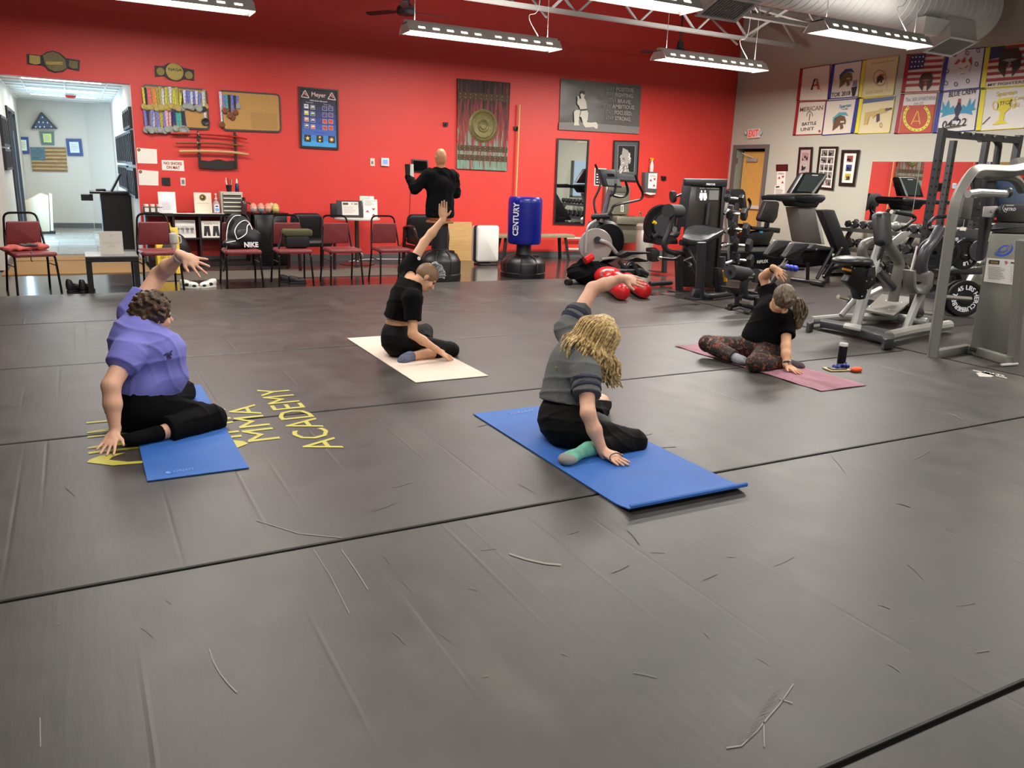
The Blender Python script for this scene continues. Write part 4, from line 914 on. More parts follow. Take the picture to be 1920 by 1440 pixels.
t = thing('photo_frame', 'tall dark collage frame of many photos, middle of three', 'frame', wx(1552, 355)); Q = [(1536, 275), (1571.5, 274.5), (1562, 357), (1527, 353)]; frame_px(Q, (.11, .05), .03, FR, t, X=XW)
p = Px(X=XW - .016); p.poly(inset(Q, .11, .05), '#ded8ce').next()
for k in range(5):
    for j in range(3 if k in (2, 3) else 2):
        n = 3 if k in (2, 3) else 2; w_ = .7 / n; u = .15 + j * w_; v = .08 + k * .17; photo(p, [lerp4(Q, u + .02, v), lerp4(Q, u + w_ - .02, v), lerp4(Q, u + w_ - .02, v + .145), lerp4(Q, u + .02, v + .145)], '#6e6963', k * 3 + j)
p.build('photo_print', t)
t = thing('photo_frame', 'dark frame of three stacked photos, nearest the big mirror', 'frame', wx(1591, 350)); Q = [(1578, 281), (1612.5, 281), (1602, 349.5), (1572, 348)]; frame_px(Q, (.16, .09), .03, FR, t, X=XW)
p = Px(X=XW - .016); p.poly(inset(Q, .16, .09), '#e6e0d6').next()
for k in range(3): photo(p, [lerp4(Q, .34, .16 + k * .25), lerp4(Q, .68, .16 + k * .25), lerp4(Q, .68, .34 + k * .25), lerp4(Q, .34, .34 + k * .25)], ['#8c3a38', '#33417e', '#b4a03c'][k], 7 + k)
p.build('photo_print', t)
# wall of mirror panes
t = thing('wall_mirror', 'large frameless mirror wall above the dumbbell rack', 'mirror', (XW, 8, .95))
for y0, y1 in ((8.99, 9.915), (8.06, 8.98), (7.13, 8.05)):
    MB().box((XW - .004, (y0 + y1) / 2, 1.455), (.006, y1 - y0, 1.0)).build('mirror_pane', MIR, t, smooth=0)
# painted flags
FW_ = '#ddd3c4'; CL = {'r': '#9c2028', 'b': '#27338c', 'y': '#e0d23a'}
def flag(Q, side, sc, lab, art, bg=FW_, edge=.1, right=False):
    t = thing('painted_flag', lab, 'flag', wx(*Q[3])); L4 = lambda u, v: lerp4(Q, u, v)
    nu = 8; vs = [W(*L4(i / nu, j / nu), X=XW - .008 - .007 * abs(math.sin(i * 1.3 + j * .9 + Q[0][0]))) for j in range(nu + 1) for i in range(nu + 1)]
    MB().add(vs, [(j * (nu + 1) + i, j * (nu + 1) + i + 1, (j + 1) * (nu + 1) + i + 1, (j + 1) * (nu + 1) + i) for j in range(nu) for i in range(nu)]).build('cloth', mat('flag_cloth_' + bg[1:], bg, .85), t)
    p = Px(X=XW - .02); c_ = CL[sc]; e0, e1 = (0, edge) if not right else (1 - edge, 1)
    p.poly([L4(e0, 0), L4(e1, 0), L4(e1, 1), L4(e0, 1)], c_); p.line([L4(0, .01), L4(1, .01)], 1.4, c_); p.line([L4(0, .99), L4(1, .99)], 1.4, c_); p.line([L4(0 if right else .995, 0), L4(0 if right else .995, 1)], 1.2, c_)
    p.next(); art(p, L4); p.build('painting', t)
def helmet(p, L4, u, v, s, c1, c2, crest=None, fl=1):
    H = [(-.5, .1), (-.45, -.3), (-.1, -.5), (.25, -.42), (.42, -.1), (.4, .15), (.2, .1), (.3, .4), (.1, .5), (0, .15), (-.15, .3), (-.5, .55)]
    if crest: p.poly([L4(u + x * s * fl, v + y * s) for x, y in [(-.55, .1), (-.6, -.35), (-.2, -.7), (.3, -.68), (.55, -.4), (.2, -.5), (-.15, -.48), (-.42, -.25)]], crest)
    p.poly([L4(u + x * s * fl, v + y * s) for x, y in H], c1).next(); p.poly([L4(u + x * s * fl, v + y * s) for x, y in [(.0, -.1), (.3, -.08), (.3, .02), (.02, .02)]], c2)
def face_helm(p, L4, u, v, s, c1, c2):
    p.poly([L4(u + x * s, v + y * s) for x, y in [(-.4, -.2), (-.25, -.5), (.25, -.5), (.42, -.2), (.4, .3), (.15, .62), (.1, .1), (-.08, .1), (-.12, .62), (-.38, .3)]], c1).next()
    p.poly([L4(u + x * s, v + y * s) for x, y in [(-.28, -.05), (-.03, .02), (0, .3), (.05, .02), (.3, -.05), (.1, -.1), (-.1, -.1)]], c2)
def stripes(p, L4, u0, v0, u1, v1, n=11):
    for k in range(n):
        if k % 2 == 0: p.poly([L4(u0, v0 + (v1 - v0) * k / n), L4(u1, v0 + (v1 - v0) * k / n), L4(u1, v0 + (v1 - v0) * (k + 1) / n), L4(u0, v0 + (v1 - v0) * (k + 1) / n)], '#9e3038')
    p.next()
def a1(p, L4):
    p.poly([L4(.42, .68), L4(.5, .36), L4(.56, .36), L4(.5, .5), L4(.48, .68)], '#26232a'); p.poly([L4(.56, .36), L4(.64, .68), L4(.72, .68), L4(.6, .36)], '#c2614a'); p.poly([L4(.48, .58), L4(.62, .56), L4(.62, .51), L4(.5, .53)], '#b5584a')
    for a in ((.28, .32), (.32, .74), (.75, .7), (.7, .3)): q = L4(*a); p.disc(q[0], q[1], .8, .8, '#3a3a40', n=6)
def a2(p, L4):
    helmet(p, L4, .55, .48, .42, '#6d6440', '#c9bfa0', '#2f4f86'); p.text('TOK 2018', L4(.12, .95), L4(.72, .93), 8, '#2a2830', .01); p.poly([L4(.74, .72), L4(.92, .7), L4(.88, .96), L4(.8, .97)], '#2a2830'); p.poly([L4(.76, .7), L4(.8, .52), L4(.84, .6), L4(.88, .48), L4(.9, .69)], '#7c86a8')
def a3(p, L4):
    q = L4(.55, .52); p.ring(q[0], q[1], 12, 15, .06, '#4a4644'); helmet(p, L4, .58, .56, .2, '#2f2c2c', '#8a4a40', '#b0604a'); p.text('The Spartan Guards', L4(.25, .14), L4(.9, .12), 3.4, '#8a7f6a'); p.text('EST 2018', L4(.22, .93), L4(.7, .9), 5, '#c4b28e')
    p.tiny(*L4(.74, .62), *L4(.86, .9), 7, '#a39b8a', .6, -.05)
def b1(p, L4):
    p.text('MERICAN', L4(.14, .3), L4(.92, .26), 8, '#8b6f62', .01); q = L4(.5, .45); p.ring(q[0], q[1], 6, 10, .16, '#77706a', a0=PI, a1=2 * PI); p.line([L4(.5, .36), L4(.5, .58)], 1.2, '#55504c')
    p.text('BATTLE', L4(.28, .72), L4(.76, .7), 6, '#3a3230', .01).text('UNIT', L4(.25, .88), L4(.7, .86), 6, '#5c4a44', .01); q = L4(.9, .9); p.disc(q[0], q[1], 2.2, 2.4, '#a0443a')
def b2(p, L4):
    p.text('Spartan', L4(.42, .24), L4(.78, .22), 6, '#3d8396', .015).text('TRIBE', L4(.5, .31), L4(.7, .3), 3, '#3d8396'); helmet(p, L4, .52, .66, .42, '#6b4f3a', '#d9cfb8', '#5ba0ae')
def b3(p, L4):
    p.poly([L4(.1, .03), L4(.98, .0), L4(.98, .1), L4(.1, .16)], '#55688a').next()
    p.poly([L4(.22, .42), L4(.6, .36), L4(.62, .33), L4(.85, .31), L4(.85, .42), L4(.64, .47), L4(.52, .5), L4(.46, .6), L4(.42, .5), L4(.35, .55), L4(.33, .75), L4(.22, .75)], '#c4ab6a').next(); p.poly([L4(.55, .48), L4(.63, .46), L4(.66, .66), L4(.58, .7)], '#4a3f46'); p.poly([L4(.78, .33), L4(.97, .31), L4(.97, .36), L4(.78, .4)], '#55504a'); q = L4(.72, .78); p.ring(q[0], q[1], 2.4, 5, .3, '#b58f4a')
def c1_(p, L4):
    stripes(p, L4, .1, .03, .97, .85); p.poly([L4(.1, .02), L4(.5, .02), L4(.48, .4), L4(.1, .42)], '#28325e').next()
    for i in range(4):
        for j in range(3): q = L4(.17 + i * .09, .09 + j * .12); p.disc(q[0], q[1], 1.5, 1.5, '#d9d9e2', n=6)
    face_helm(p, L4, .6, .72, .42, '#3b2722', '#9c5848')
def c2_(p, L4):
    q = L4(.5, .55)
    for a in ((.22, .1), (.55, .1), (.83, .07), (.1, .5), (.12, .8), (.38, .85), (.68, .8), (.84, .4)): w_ = L4(*a); p.ring(w_[0], w_[1], 3.6, 4.4, .35, '#55525a')
    p.poly([L4(.25, .35), L4(.35, .22), L4(.42, .34), L4(.5, .2), L4(.57, .33), L4(.68, .2), L4(.72, .42)], '#b84436').next(); p.poly([L4(.3, .38), L4(.4, .3), L4(.5, .34), L4(.6, .28), L4(.7, .4), L4(.66, .58), L4(.5, .7), L4(.32, .6)], '#d8d2cc').next(); p.line([L4(.4, .45), L4(.48, .48)], 1.2, '#3a3638'); p.line([L4(.54, .47), L4(.62, .42)], 1.2, '#3a3638'); p.line([L4(.46, .62), L4(.56, .6)], 1, '#3a3638')
def c3_(p, L4):
    stripes(p, L4, .1, .03, 1, .85); p.poly([L4(.1, .02), L4(.42, .02), L4(.4, .28), L4(.1, .32)], '#28325e').next(); face_helm(p, L4, .56, .4, .6, '#3a2e24', '#9a948a'); p.text('MY FIGHTERS', L4(.15, .96), L4(.95, .94), 5, '#55524e', .01)
def d1(p, L4):
    p.poly([L4(.12, .3), L4(.98, .3), L4(.98, .98), L4(.12, .98)], '#b8482f').next(); p.text('The 300 SPARTANS', L4(.15, .2), L4(.97, .18), 7, '#8d8a92', .005).text('04-22', L4(.4, .3), L4(.65, .28), 5, '#8d8a92'); q = L4(.54, .6); p.ring(q[0], q[1], 26, 27, .2, '#d8cf4c', a0=-.9, a1=PI + .9).next()
    for k in range(16): a = -.8 + (PI + 1.6) * k / 15; p.disc(q[0] + 23.5 * math.cos(a), q[1] + 24.5 * math.sin(a), 1.3, 1.3, '#2b2a20', n=4)
    p.line([L4(.42, .78), L4(.54, .42), L4(.66, .78)], 1.8, '#e0b04a'); p.line([L4(.46, .7), L4(.62, .7)], 1.4, '#e0b04a')
def d2(p, L4):
    p.text('BLUE CREW', L4(.25, .14), L4(.92, .1), 9, '#26242c', .015)
    for s in (-1, 1):
        W_ = [(.52, .55), (.52 + s * .12, .35), (.52 + s * .2, .42), (.52 + s * .26, .2), (.52 + s * .31, .38), (.52 + s * .4, .22), (.52 + s * .38, .42), (.52 + s * .44, .5), (.52 + s * .34, .52), (.52 + s * .38, .62), (.52 + s * .22, .57)]; p.poly([L4(*a) for a in W_], '#3a94b8')
    p.next(); p.poly([L4(.5, .3), L4(.56, .3), L4(.62, .45), L4(.55, .62), L4(.6, .72), L4(.42, .72), L4(.49, .62), L4(.44, .45)], '#28284e'); p.poly([L4(.5, .2), L4(.56, .2), L4(.57, .31), L4(.49, .31)], '#9c4038'); p.text('04-22', L4(.2, .9), L4(.78, .86), 14, '#26242c', .015)
def d3(p, L4):
    p.text('Spartan', L4(.33, .2), L4(.75, .17), 8, '#c7ae28', .01).text('Camp', L4(.72, .32), L4(.95, .3), 7, '#c7ae28').text('2022', L4(.68, .48), L4(.84, .47), 6, '#c7ae28'); p.poly([L4(.38, .26), L4(.68, .24), L4(.66, .5), L4(.56, .6), L4(.55, .78), L4(.64, .86), L4(.32, .88), L4(.44, .78), L4(.46, .6), L4(.39, .5)], '#d9c93c'); a = L4(.34, .42); p.ring(a[0], a[1], 6, 9, .25, '#d9c93c'); a = L4(.7, .4); p.ring(a[0], a[1], 6, 9, .25, '#d9c93c'); p.next(); p.text('TFG', L4(.42, .42), L4(.62, .41), 7, '#4a4030', .01); p.line([L4(.12, .85), L4(.26, .68)], 1.6, '#55504a')
flag([(1500, 129), (1557, 120.5), (1552, 188), (1493, 190)], 'l', 'r', 'cream painted flag with letter A, upper left of the flag display', a1)
flag([(1560, 121), (1617, 112.5), (1609, 182), (1551, 186)], 'l', 'b', 'painted flag of crested gold helmet and torch, blue border', a2)
flag([(1618, 113), (1685, 105), (1674, 178), (1608, 184)], 'l', 'y', 'yellow edged painted flag with small helmet in a ring', a3, '#dccfa2')
flag([(1494, 191), (1549, 189), (1541, 252), (1486, 254)], 'l', 'r', 'red edged painted flag lettered merican with a small arch', b1)
flag([(1550, 189), (1611, 184), (1600, 250), (1541, 254)], 'l', 'b', 'painted flag of teal crested helmet, blue right border', b2, right=True)
flag([(1612, 184), (1678, 180), (1667, 249), (1602, 251)], 'l', 'y', 'yellow edged painted flag of a tan rifle', b3, '#dccfa8')
flag([(1700, 102), (1773, 97), (1761, 171), (1689, 174)], 'l', 'r', 'stars and stripes painted flag with small dark helmet, red border', c1_)
flag([(1775, 96), (1847, 88), (1836, 165), (1762, 172)], 'l', 'b', 'white painted flag of spiky creature among rings, blue border', c2_, '#d6d4da', edge=.08)
flag([(1849, 88), (1935, 78), (1925, 160), (1838, 166)], 'l', 'y', 'stars and stripes painted flag with large dark helmet, yellow border', c3_)
flag([(1689, 176), (1758, 173), (1746, 249), (1676, 251)], 'l', 'r', 'red painted flag with yellow key-pattern wreath', d1, '#dedad6')
flag([(1761, 173), (1838, 166), (1827, 245), (1748, 250)], 'l', 'b', 'painted flag of blue winged bird lettered blue crew', d2, '#dedad6')
flag([(1840, 167), (1930, 161), (1920, 240), (1829, 246)], 'l', 'y', 'white painted flag of yellow trophy cup, yellow border', d3, '#dedad6')

# ================================================================ hall wall things
YH = HY1 + .3 - .002
def hp(*p): return W(*p, Y=YH)
t = thing('flag_case', 'triangular display case with folded starry flag in the hall', 'case', hp(83, 241)); wbox([(58, 241), (76, 210.5), (79, 210.5), (108, 241)], .12, 'case', mat('case_navy', '#1c2433', .4), t, Y=YH)
p = Px(Y=YH - .125); p.poly([(64, 239), (78, 214), (101, 239)], '#3c4c66').next()
for x, y in ((79.5, 220), (73, 229), (81, 229.5), (89, 230), (67, 238), (75, 238), (83, 238), (96, 237.5)): p.disc(x, y, 1.3, 1.8, '#c5d4e6', n=8)
p.build('folded_flag', t)
def plaque(Q, lab, mc, ic, t_='plaque'):
    t = thing('wall_plaque', lab, 'plaque', hp(*Q[3])); wbox(Q, .04, 'board', mat('plaque_' + mc[1:], mc, .4), t, Y=YH); p = Px(Y=YH - .043); p.poly(inset(Q, .2, .18), ic).next(); I = inset(Q, .3, .3); p.tiny(*I[0], *I[2], 4, '#8d9098', .6, 0); p.build('print', t)
plaque([(74, 246), (101, 246), (102, 272), (78, 271)], 'green plaque with yellow sheet below the flag case', '#56706c', '#c9dc86')
plaque([(123, 260), (152, 260.5), (156, 292.5), (127, 292)], 'blue framed certificate right of the wooden flag', '#2b4a86', '#cfe0ee')
plaque([(31, 256), (53, 257), (55.5, 288), (34, 288)], 'blue framed certificate left of the wooden flag', '#2b4a86', '#dbe8d6')
t = thing('wooden_flag', 'wooden plank flag with weathered stripes on hall wall', 'flag', hp(90, 322)); Q = [(57, 276), (123, 276.5), (127, 322), (61, 321)]
for k in range(13):
    wbox([lerp4(Q, 0, k / 13), lerp4(Q, 1, k / 13), lerp4(Q, 1, (k + .95) / 13), lerp4(Q, 0, (k + .95) / 13)], .03 + .004 * (k % 3), 'plank', mat('plank_a', '#86683f', .7, noise=.25, nscale=9, stretch=(1, 1, 6)) if k % 2 == 0 else mat('plank_b', '#b09a72', .7, noise=.25, nscale=9, stretch=(1, 1, 6)), t, Y=YH)
wbox([lerp4(Q, 0, 0), lerp4(Q, .4, 0), lerp4(Q, .4, .54), lerp4(Q, 0, .54)], .006, 'star_field', mat('field_blue', '#52707c', .7, noise=.2, nscale=20), t, off=.038, Y=YH)
t = thing('ceiling_exit_light', 'small red lamp under the hall ceiling', 'lamp', (.12, 18.5, 2.66)); MB().lathe([(.06, 0), (.1, .03), (.1, .05)], (.12, 18.4, 2.63), n=14).build('lens', mat('red_lens', '#a02226', .3), t)
t = thing('air_purifier', 'tall cream air purifier standing in the hall', 'purifier', W(80, 438, Z=0.0)); c = W(78, 437, Z=0.016)
b = MB(); b.prism([(-.26, .04), (.16, .04), (.2, .75), (.05, .8), (-.26, .62)], c + Vector((0, .18, 0)), (1, 0, 0), (0, 0, 1), (0, -.36, 0)); b.build('body', mat('cream_plastic', '#c9bea6', .45), t, bevel=.02)
b = MB(); b.prism([(.17, .05), (.22, .05), (.26, .78), (.21, .8)], c + Vector((0, .15, 0)), (1, 0, 0), (0, 0, 1), (0, -.3, 0)); b.build('front_panel', WHM, t, bevel=.01); MB().box(c + Vector((0, 0, .02)), (.5, .34, .04)).build('base', BLK, t, bevel=.01)
# framed photographs along both hall walls
HF = mat('hall_frame', '#26242a', .4); HPr = mat('hall_photo', '#8e8c8c', .3, noise=.5, nscale=12)
rg = random.Random(11); nfr = 0
def hall_frames(x, sgn, rows, grp, lab):
    proto = None
    for ri, (y0, y1, zs) in enumerate(rows):
        for zi, (z0, z1) in enumerate(zs):
            lb = '%s, %s column in from the opening, %s row' % (lab, 'nearest second third fourth fifth sixth seventh eighth ninth tenth farthest'.split()[ri], ('lowest', 'middle', 'top')[zi])
            c = Vector((x, (y0 + y1) / 2, z0))
            if proto is None or abs(proto[1] - (z1 - z0)) > .02 or abs(proto[2] - (y1 - y0)) > .02:
                t = thing('hall_photo_frame', lb, 'frame', c, group=grp)
                b = MB(); w, h = y1 - y0, z1 - z0
                for yy in (y0 + .02, y1 - .02): b.box((x + sgn * .02, yy, z0 + h / 2), (.04, .04, h))
                for zz in (z0 + .02, z1 - .02): b.box((x + sgn * .02, (y0 + y1) / 2, zz), (.04, w - .08, .04))
                b.build('frame', HF, t, smooth=0); MB().box((x + sgn * .01, (y0 + y1) / 2, z0 + h / 2), (.02, w - .08, h - .08)).build('photo', HPr, t, smooth=0); proto = (t, h, w)
            else: dup(proto[0], c, None, lb)
hall_frames(.866, -1, [(13.75 + k * .42, 14.1 + k * .42, ((.95, 1.4), (1.45, 1.95), (1.98, 2.28)) if k < 4 else ((1.0, 1.42), (1.46, 1.95))) for k in range(11)], 'frames on the right hall wall', 'dark photo frame on the hall’s right wall')
hall_frames(-.878, 1, [(14.6 + k * .36, 14.88 + k * .36, ((1.3, 1.62), (1.65, 2.1))) for k in range(4)], 'frames on the left hall wall', 'dark photo frame on the hall’s left wall')
t = MB()
for y in (16.52, 15.98): t.box((-.865, y, 1.05), (.05, .05, 2.1))
# podium
t = thing('podium', 'black lectern cabinet standing at the hall entrance', 'podium', (.68, 15.6, 0)); CB = mat('cabinet_black', '#101013', .35)
c = W(247, 471, Z=0.0); MB().box((.63, 15.85, .48), (.46, .6, .96)).build('body', CB, t, bevel=.006, smooth=0); MB().box((.55, 15.8, .97), (.62, .7, .035)).build('top', CB, t, bevel=.005)
MB().box((.2, 15.8, .88), (.18, .4, .1)).build('side_shelf', CB, t, smooth=0)
t2 = thing('display_stand', 'dark tilted display screen on the black lectern', 'screen', (.66, 15.7, .99)); MB().bar((.58, 15.7, .99), (.74, 15.7, 1.28), .34, .03, (1, 0, 0)).build('panel', BLK, t2, smooth=0); MB().bar((.565, 15.7, 1.0), (.72, 15.7, 1.28), .28, .008, (1, 0, 0)).build('screen', mat('grey_screen', '#9a9da0', .2), t2, smooth=0)
tag(MB().pad((.42, 15.75, 1.008), .16, .2, .04, Matrix(), .02).build('card_reader', BLK), 'small black box lying on the black lectern', 'box')
# ================================================================ furniture along the red wall
BUR = mat('burgundy_vinyl', '#7a3537', .38, noise=.1, nscale=40, bump=.15, bscale=120); CHF = mat('chair_frame', '#1c1a1b', .25, .6)
def make_chair(label):
    t = thing('stacking_chair', label, 'chair', group='burgundy stacking chairs')
    for s in (-1, 1):
        MB().tube(rnd([(s * .225, -.23, F0), (s * .205, -.19, .40), (s * .2, -.1, .415)], .04), 0.013, 8).build('leg', CHF, t, local=True)
        MB().tube(rnd([(s * .225, .24, F0), (s * .212, .16, .36), (s * .205, .17, .46)], .08), 0.013, 8).build('leg', CHF, t, local=True)
        MB().tube([(s * .208, -.2, .3), (s * .21, .17, .3)], .007, 6).build('side_rail', CHF, t, local=True)
    MB().tube(rnd([(-.205, .17, .44), (-.2, .2, .55), (-.165, .27, .875), (.165, .27, .875), (.2, .2, .55), (.205, .17, .44)], .075, 6), 0.013, 8).build('back_frame', CHF, t, local=True)
    R_ = Matrix.Rotation(math.radians(-78), 3, 'X')
    b = MB().pad((0, .215, .64), .36, .29, .035, R_, .02)
    b.v = [(x * (1 + (.64 - z) * .42), y, z) for x, y, z in b.v]; b.build('backrest', BUR, t, local=True)
    b = MB().pad((0, -.02, .435), .44, .44, .055, Matrix(), .05); b.v = [(x * (1 - (y + .02) * .25), y, z) for x, y, z in b.v]; b.build('seat', BUR, t, local=True)
    return t
CHAIRS = [((34, 114), (15, 93), 'burgundy chair with pinkish clothes on its seat, left of the low table'), ((272, 344), (261, 330), 'burgundy chair in front of the cube shelf’s left end'),
      ((427, 493), (416, 480), 'burgundy chair holding the black drawstring bag'), ((524, 588), (511, 572), 'burgundy chair holding the olive flapped shoulder bag'),
      ((620, 681), (603, 661), 'empty burgundy chair in front of the round table’s left side'), ((711, 772), (692, 750), 'empty burgundy chair in front of the round table’s right side')]
chair0 = None; cpos = []
for f_, r_, lab in CHAIRS:
    a = (W(f_[0], 540, Y=10.62).x + W(f_[1], 540, Y=10.62).x) / 2; b_ = (W(r_[0], 540, Y=11.04).x + W(r_[1], 540, Y=11.04).x) / 2
    yaw = math.atan2(a - b_, .45); p_ = ((a + b_) / 2, 10.84, 0)
    if chair0 is None: chair0 = make_chair(lab); chair0.location = p_; chair0.rotation_euler = (0, 0, yaw)
    else: dup(chair0, p_, yaw, lab)
    cpos.append((p_, yaw))
dup(chair0, (-1.13, 10.92, 0), .25, 'burgundy chair cut off by the left frame edge, only a leg showing')
def on(c, x, y, z):
    p_, a = c; return Vector((p_[0] + x * math.cos(a) - y * math.sin(a), p_[1] + x * math.sin(a) + y * math.cos(a), z))
# clothes on first chair
SAL = mat('salmon_cloth', '#b0544e', .85, noise=.15, nscale=30); t = thing('folded_clothes', 'salmon and grey clothes folded on the leftmost whole chair', 'clothes', on(cpos[0], 0, .02, .465)); c = on(cpos[0], 0, .03, .49)
soft('garment', SAL, t, [ELL(c + Vector((-.13, -.02, .0)), (.14, .12, .035), k=.03), ELL(c + Vector((.08, .04, .01)), (.12, .09, .045), k=.03), ELL(c + Vector((-.2, -.08, .0)), (.08, .05, .03), k=.03)], .008, fold=wig(45, .006))
soft('garment', mat('grey_cloth', '#4e4a4e', .85), t, [ELL(c + Vector((0, -.03, .035)), (.1, .05, .018), k=.01)], .006, fold=wig(60, .004))
MB().tube(bez([c + Vector((.03, -.2, -.0)), c + Vector((.03, -.26, -.03)), c + Vector((.02, -.28, -.1)), c + Vector((.03, -.27, -.13))], 4), .005, 6).build('strap', BLK, t)
# drawstring bag
BGK = mat('black_nylon', '#0d0d11', .55, bump=.3, bscale=30); c = on(cpos[2], .03, 0.0, .47)
t = thing('drawstring_bag', 'black drawstring bag with white piping and lettering', 'bag', c)
soft('bag_body', BGK, t, [ELL(c + Vector((.02, .0, .13)), (.22, .11, .14), k=.08), ELL(c + Vector((-.04, .06, .28)), (.15, .07, .15), k=.08), ELL(c + Vector((-.14, -.02, .05)), (.1, .08, .06), k=.05)], .009, fold=wig(26, .007), clip=lambda X, Y, Z: (c.z - Z) + 0 * X + 0 * Y)
WPI = mat('white_piping', '#e4e2df', .5)
def onb(pts, dy=.0): return [c + Vector((x, -.02 - dy, z)) for x, z in pts]
for pts, dy in (([(-.2, .08), (-.19, .2), (-.15, .32), (-.08, .4), (0, .41)], [.03, .02, -.02, -.03, -.05]), ([(-.08, .12), (-.1, .22), (-.04, .31), (.04, .35), (.1, .31), (.13, .2)], [.09, .06, .02, 0, -.01, .04]), ([(-.08, .12), (-.02, .15), (.04, .2), (.06, .28), (.1, .31)], [.1, .1, .08, .04, 0]), ([(-.21, .075), (-.15, .09), (-.1, .1)], [.06, .09, .1])):
    q = [c + Vector((x, -.025 - d_, z)) for (x, z), d_ in zip(pts, dy)]; MB().tube(bez(q, 5), .006, 6).build('piping', WPI, t)
A = Art(c + Vector((.0, -.118, .015)), (1, 0, .0), (0, .12, 1), .18, .075); A.text('NIKE', .5, .1, .8, '#e9e9ea', w=.98, bold=.045); A.build('lettering', t)
MB().tube(bez([c + Vector((-.2, -.08, .04)), c + Vector((-.24, -.16, -.06)), c + Vector((-.25, -.14, -.2)), c + Vector((-.27, -.12, -.28)), c + Vector((-.26, -.05, -.12))], 5), .009, 6).build('strap', BGK, t)
# olive shoulder bag
c = on(cpos[3], .07, .0, .468); t = thing('shoulder_bag', 'black shoulder bag with olive flap on the fourth chair', 'bag', c)
MB().pad(c + Vector((.0, .0, .11)), .33, .16, .22, Matrix(), .04).build('bag_body', mat('black_bag', '#17181a', .5), t)
MB().pad(c + Vector((.01, -.01, .2)), .38, .19, .09, Matrix(), .03).build('flap', mat('olive_canvas', '#4c4a2c', .75, noise=.1, nscale=30), t)
MB().tube(bez([c + Vector((-.17, -.02, .2)), c + Vector((-.22, -.08, .1)), c + Vector((-.25, -.1, .0)), c + Vector((-.24, -.05, .06))], 5), .014, 6, sy=.4).build('strap', BLK, t)
# cube shelf
SHM = mat('shelf_black', '#191314', .45); SY = 13.1; SX0, SX1, ST = W(272, 403, Y=SY).x, W(470, 403, Y=SY).x, .77
t = thing('cube_shelf', 'black open cube shelf against the red wall', 'shelf', ((SX0 + SX1) / 2, 13.28, F0)); w_ = SX1 - SX0
for z, d_ in ((ST - .02, .04), (.4, .02), (F0 + .03, .05)): MB().box(((SX0 + SX1) / 2, 13.28, z), (w_, .37, d_)).build('shelf_board', SHM, t, smooth=0)
for k in range(5): MB().box((SX0 + .015 + (w_ - .03) * k / 4, 13.28, ST / 2 - .02), (.03, .36, ST - .05)).build('upright', SHM, t, smooth=0)
def sgn(x, y, z, w, h, d, label, cat, m=PAP, lean=.0, rz=0, name='paper_sign'):
    """upright sheet sign standing at x,y,z; returns thing and Art on its front"""
    t = thing(name, label, cat, (x, y, z)); R_ = Matrix.Rotation(rz, 3, 'Z') @ Matrix.Rotation(-lean, 3, 'X')
    o = Vector((x, y, z)); c = o + R_ @ Vector((0, 0, h / 2)); MB().box(c, (w, d, h), R_).build('board', m, t, smooth=0)
    A = Art(o + R_ @ Vector((-w / 2, -d / 2 - .0005, 0)), R_ @ Vector((1, 0, 0)), R_ @ Vector((0, 0, 1)), w, h); return t, A
def xz(x, Y): return W(x, 400, Y=Y).x
t, A = sgn(xz(345, 13.12), 13.14, .412, .3, .26, .02, 'white sign of four black t-shirts in the shelf’s upper row', 'sign', lean=.08)
A.rect(.04, .82, .96, .96, '#a9a6a2').rect(.05, .2, .95, .68, '#c9c6c2').text('SHIRTS', .5, .6, .05, '#333333')
for k in range(4):
    x = .16 + k * .225; A.poly([(x - .1, .52), (x - .04, .58), (x + .04, .58), (x + .1, .52), (x + .08, .44), (x + .055, .46), (x + .055, .26), (x - .055, .26), (x - .055, .46), (x - .08, .44)], '#1c1c1e')
A.build('print', t)
t, A = sgn(xz(395, 13.12), 13.14, .412, .28, .25, .02, 'white sign of two pairs of black shorts in the shelf’s upper row', 'sign', lean=.08)
A.text('Grappling Shorts', .5, .8, .1, '#2a2a2c', w=.75)
for x in (.27, .73): A.poly([(x - .13, .7), (x + .13, .7), (x + .18, .1), (x + .04, .1), (x, .38), (x - .04, .1), (x - .18, .1)], '#1c1c1e')
A.build('print', t)
t, A = sgn(xz(315, 13.2), 13.2, ST, .24, .31, .012, 'clear acrylic frame with white sheet at the shelf’s left end', 'sign', lean=.1); A.rect(.04, .04, .96, .97, '#e4dfe4').next().poly([(.1, .7), (.2, .88), (.6, .92), (.9, .8), (.86, .62), (.5, .55), (.15, .6)], '#ffffff')
for k in range(7): A.rect(.2, .46 - k * .05, .2 + .6 * random.uniform(.7, 1), .475 - k * .05, '#b3aeb6')
A.build('print', t)
t, A = sgn(xz(382, 13.2), 13.2, ST, .25, .31, .015, 'cream sign with round black and gold emblem on the shelf', 'sign', mat('cream_card', '#ddd3c0', .6), lean=.1); A.disc(.5, .76, .16, '#2c2818', 28).next().ring(.5, .76, .13, .02, '#a88f42').disc(.5, .76, .09, '#2c2818').next().disc(.47, .78, .045, '#c2a552').text('MARTIAL ARTS ACADEMY', .5, .47, .03, '#8d8674', w=.7)
A.build('print', t)
# row of little pots in a tray
t = thing('trinket_tray', 'dark box with three small white pots at shelf left end', 'tray', (xz(287, 13.25), 13.25, ST)); c = Vector((xz(287, 13.25), 13.25, ST)); WDD = mat('brown_box', '#4a3a26', .6); MB().box(c + Vector((0, 0, .045)), (.27, .1, .09)).build('box', WDD, t, bevel=.004)
for k in range(3): MB().box(c + Vector((-.085 + k * .085, -.052, .045)), (.055, .01, .06)).build('window', WHM, t, smooth=0)
for k in range(3): MB().lathe([(.03, 0), (.034, .03), (.03, .035)], c + Vector((-.085 + k * .085, 0, .09)), n=10).build('pot', PAP, t)
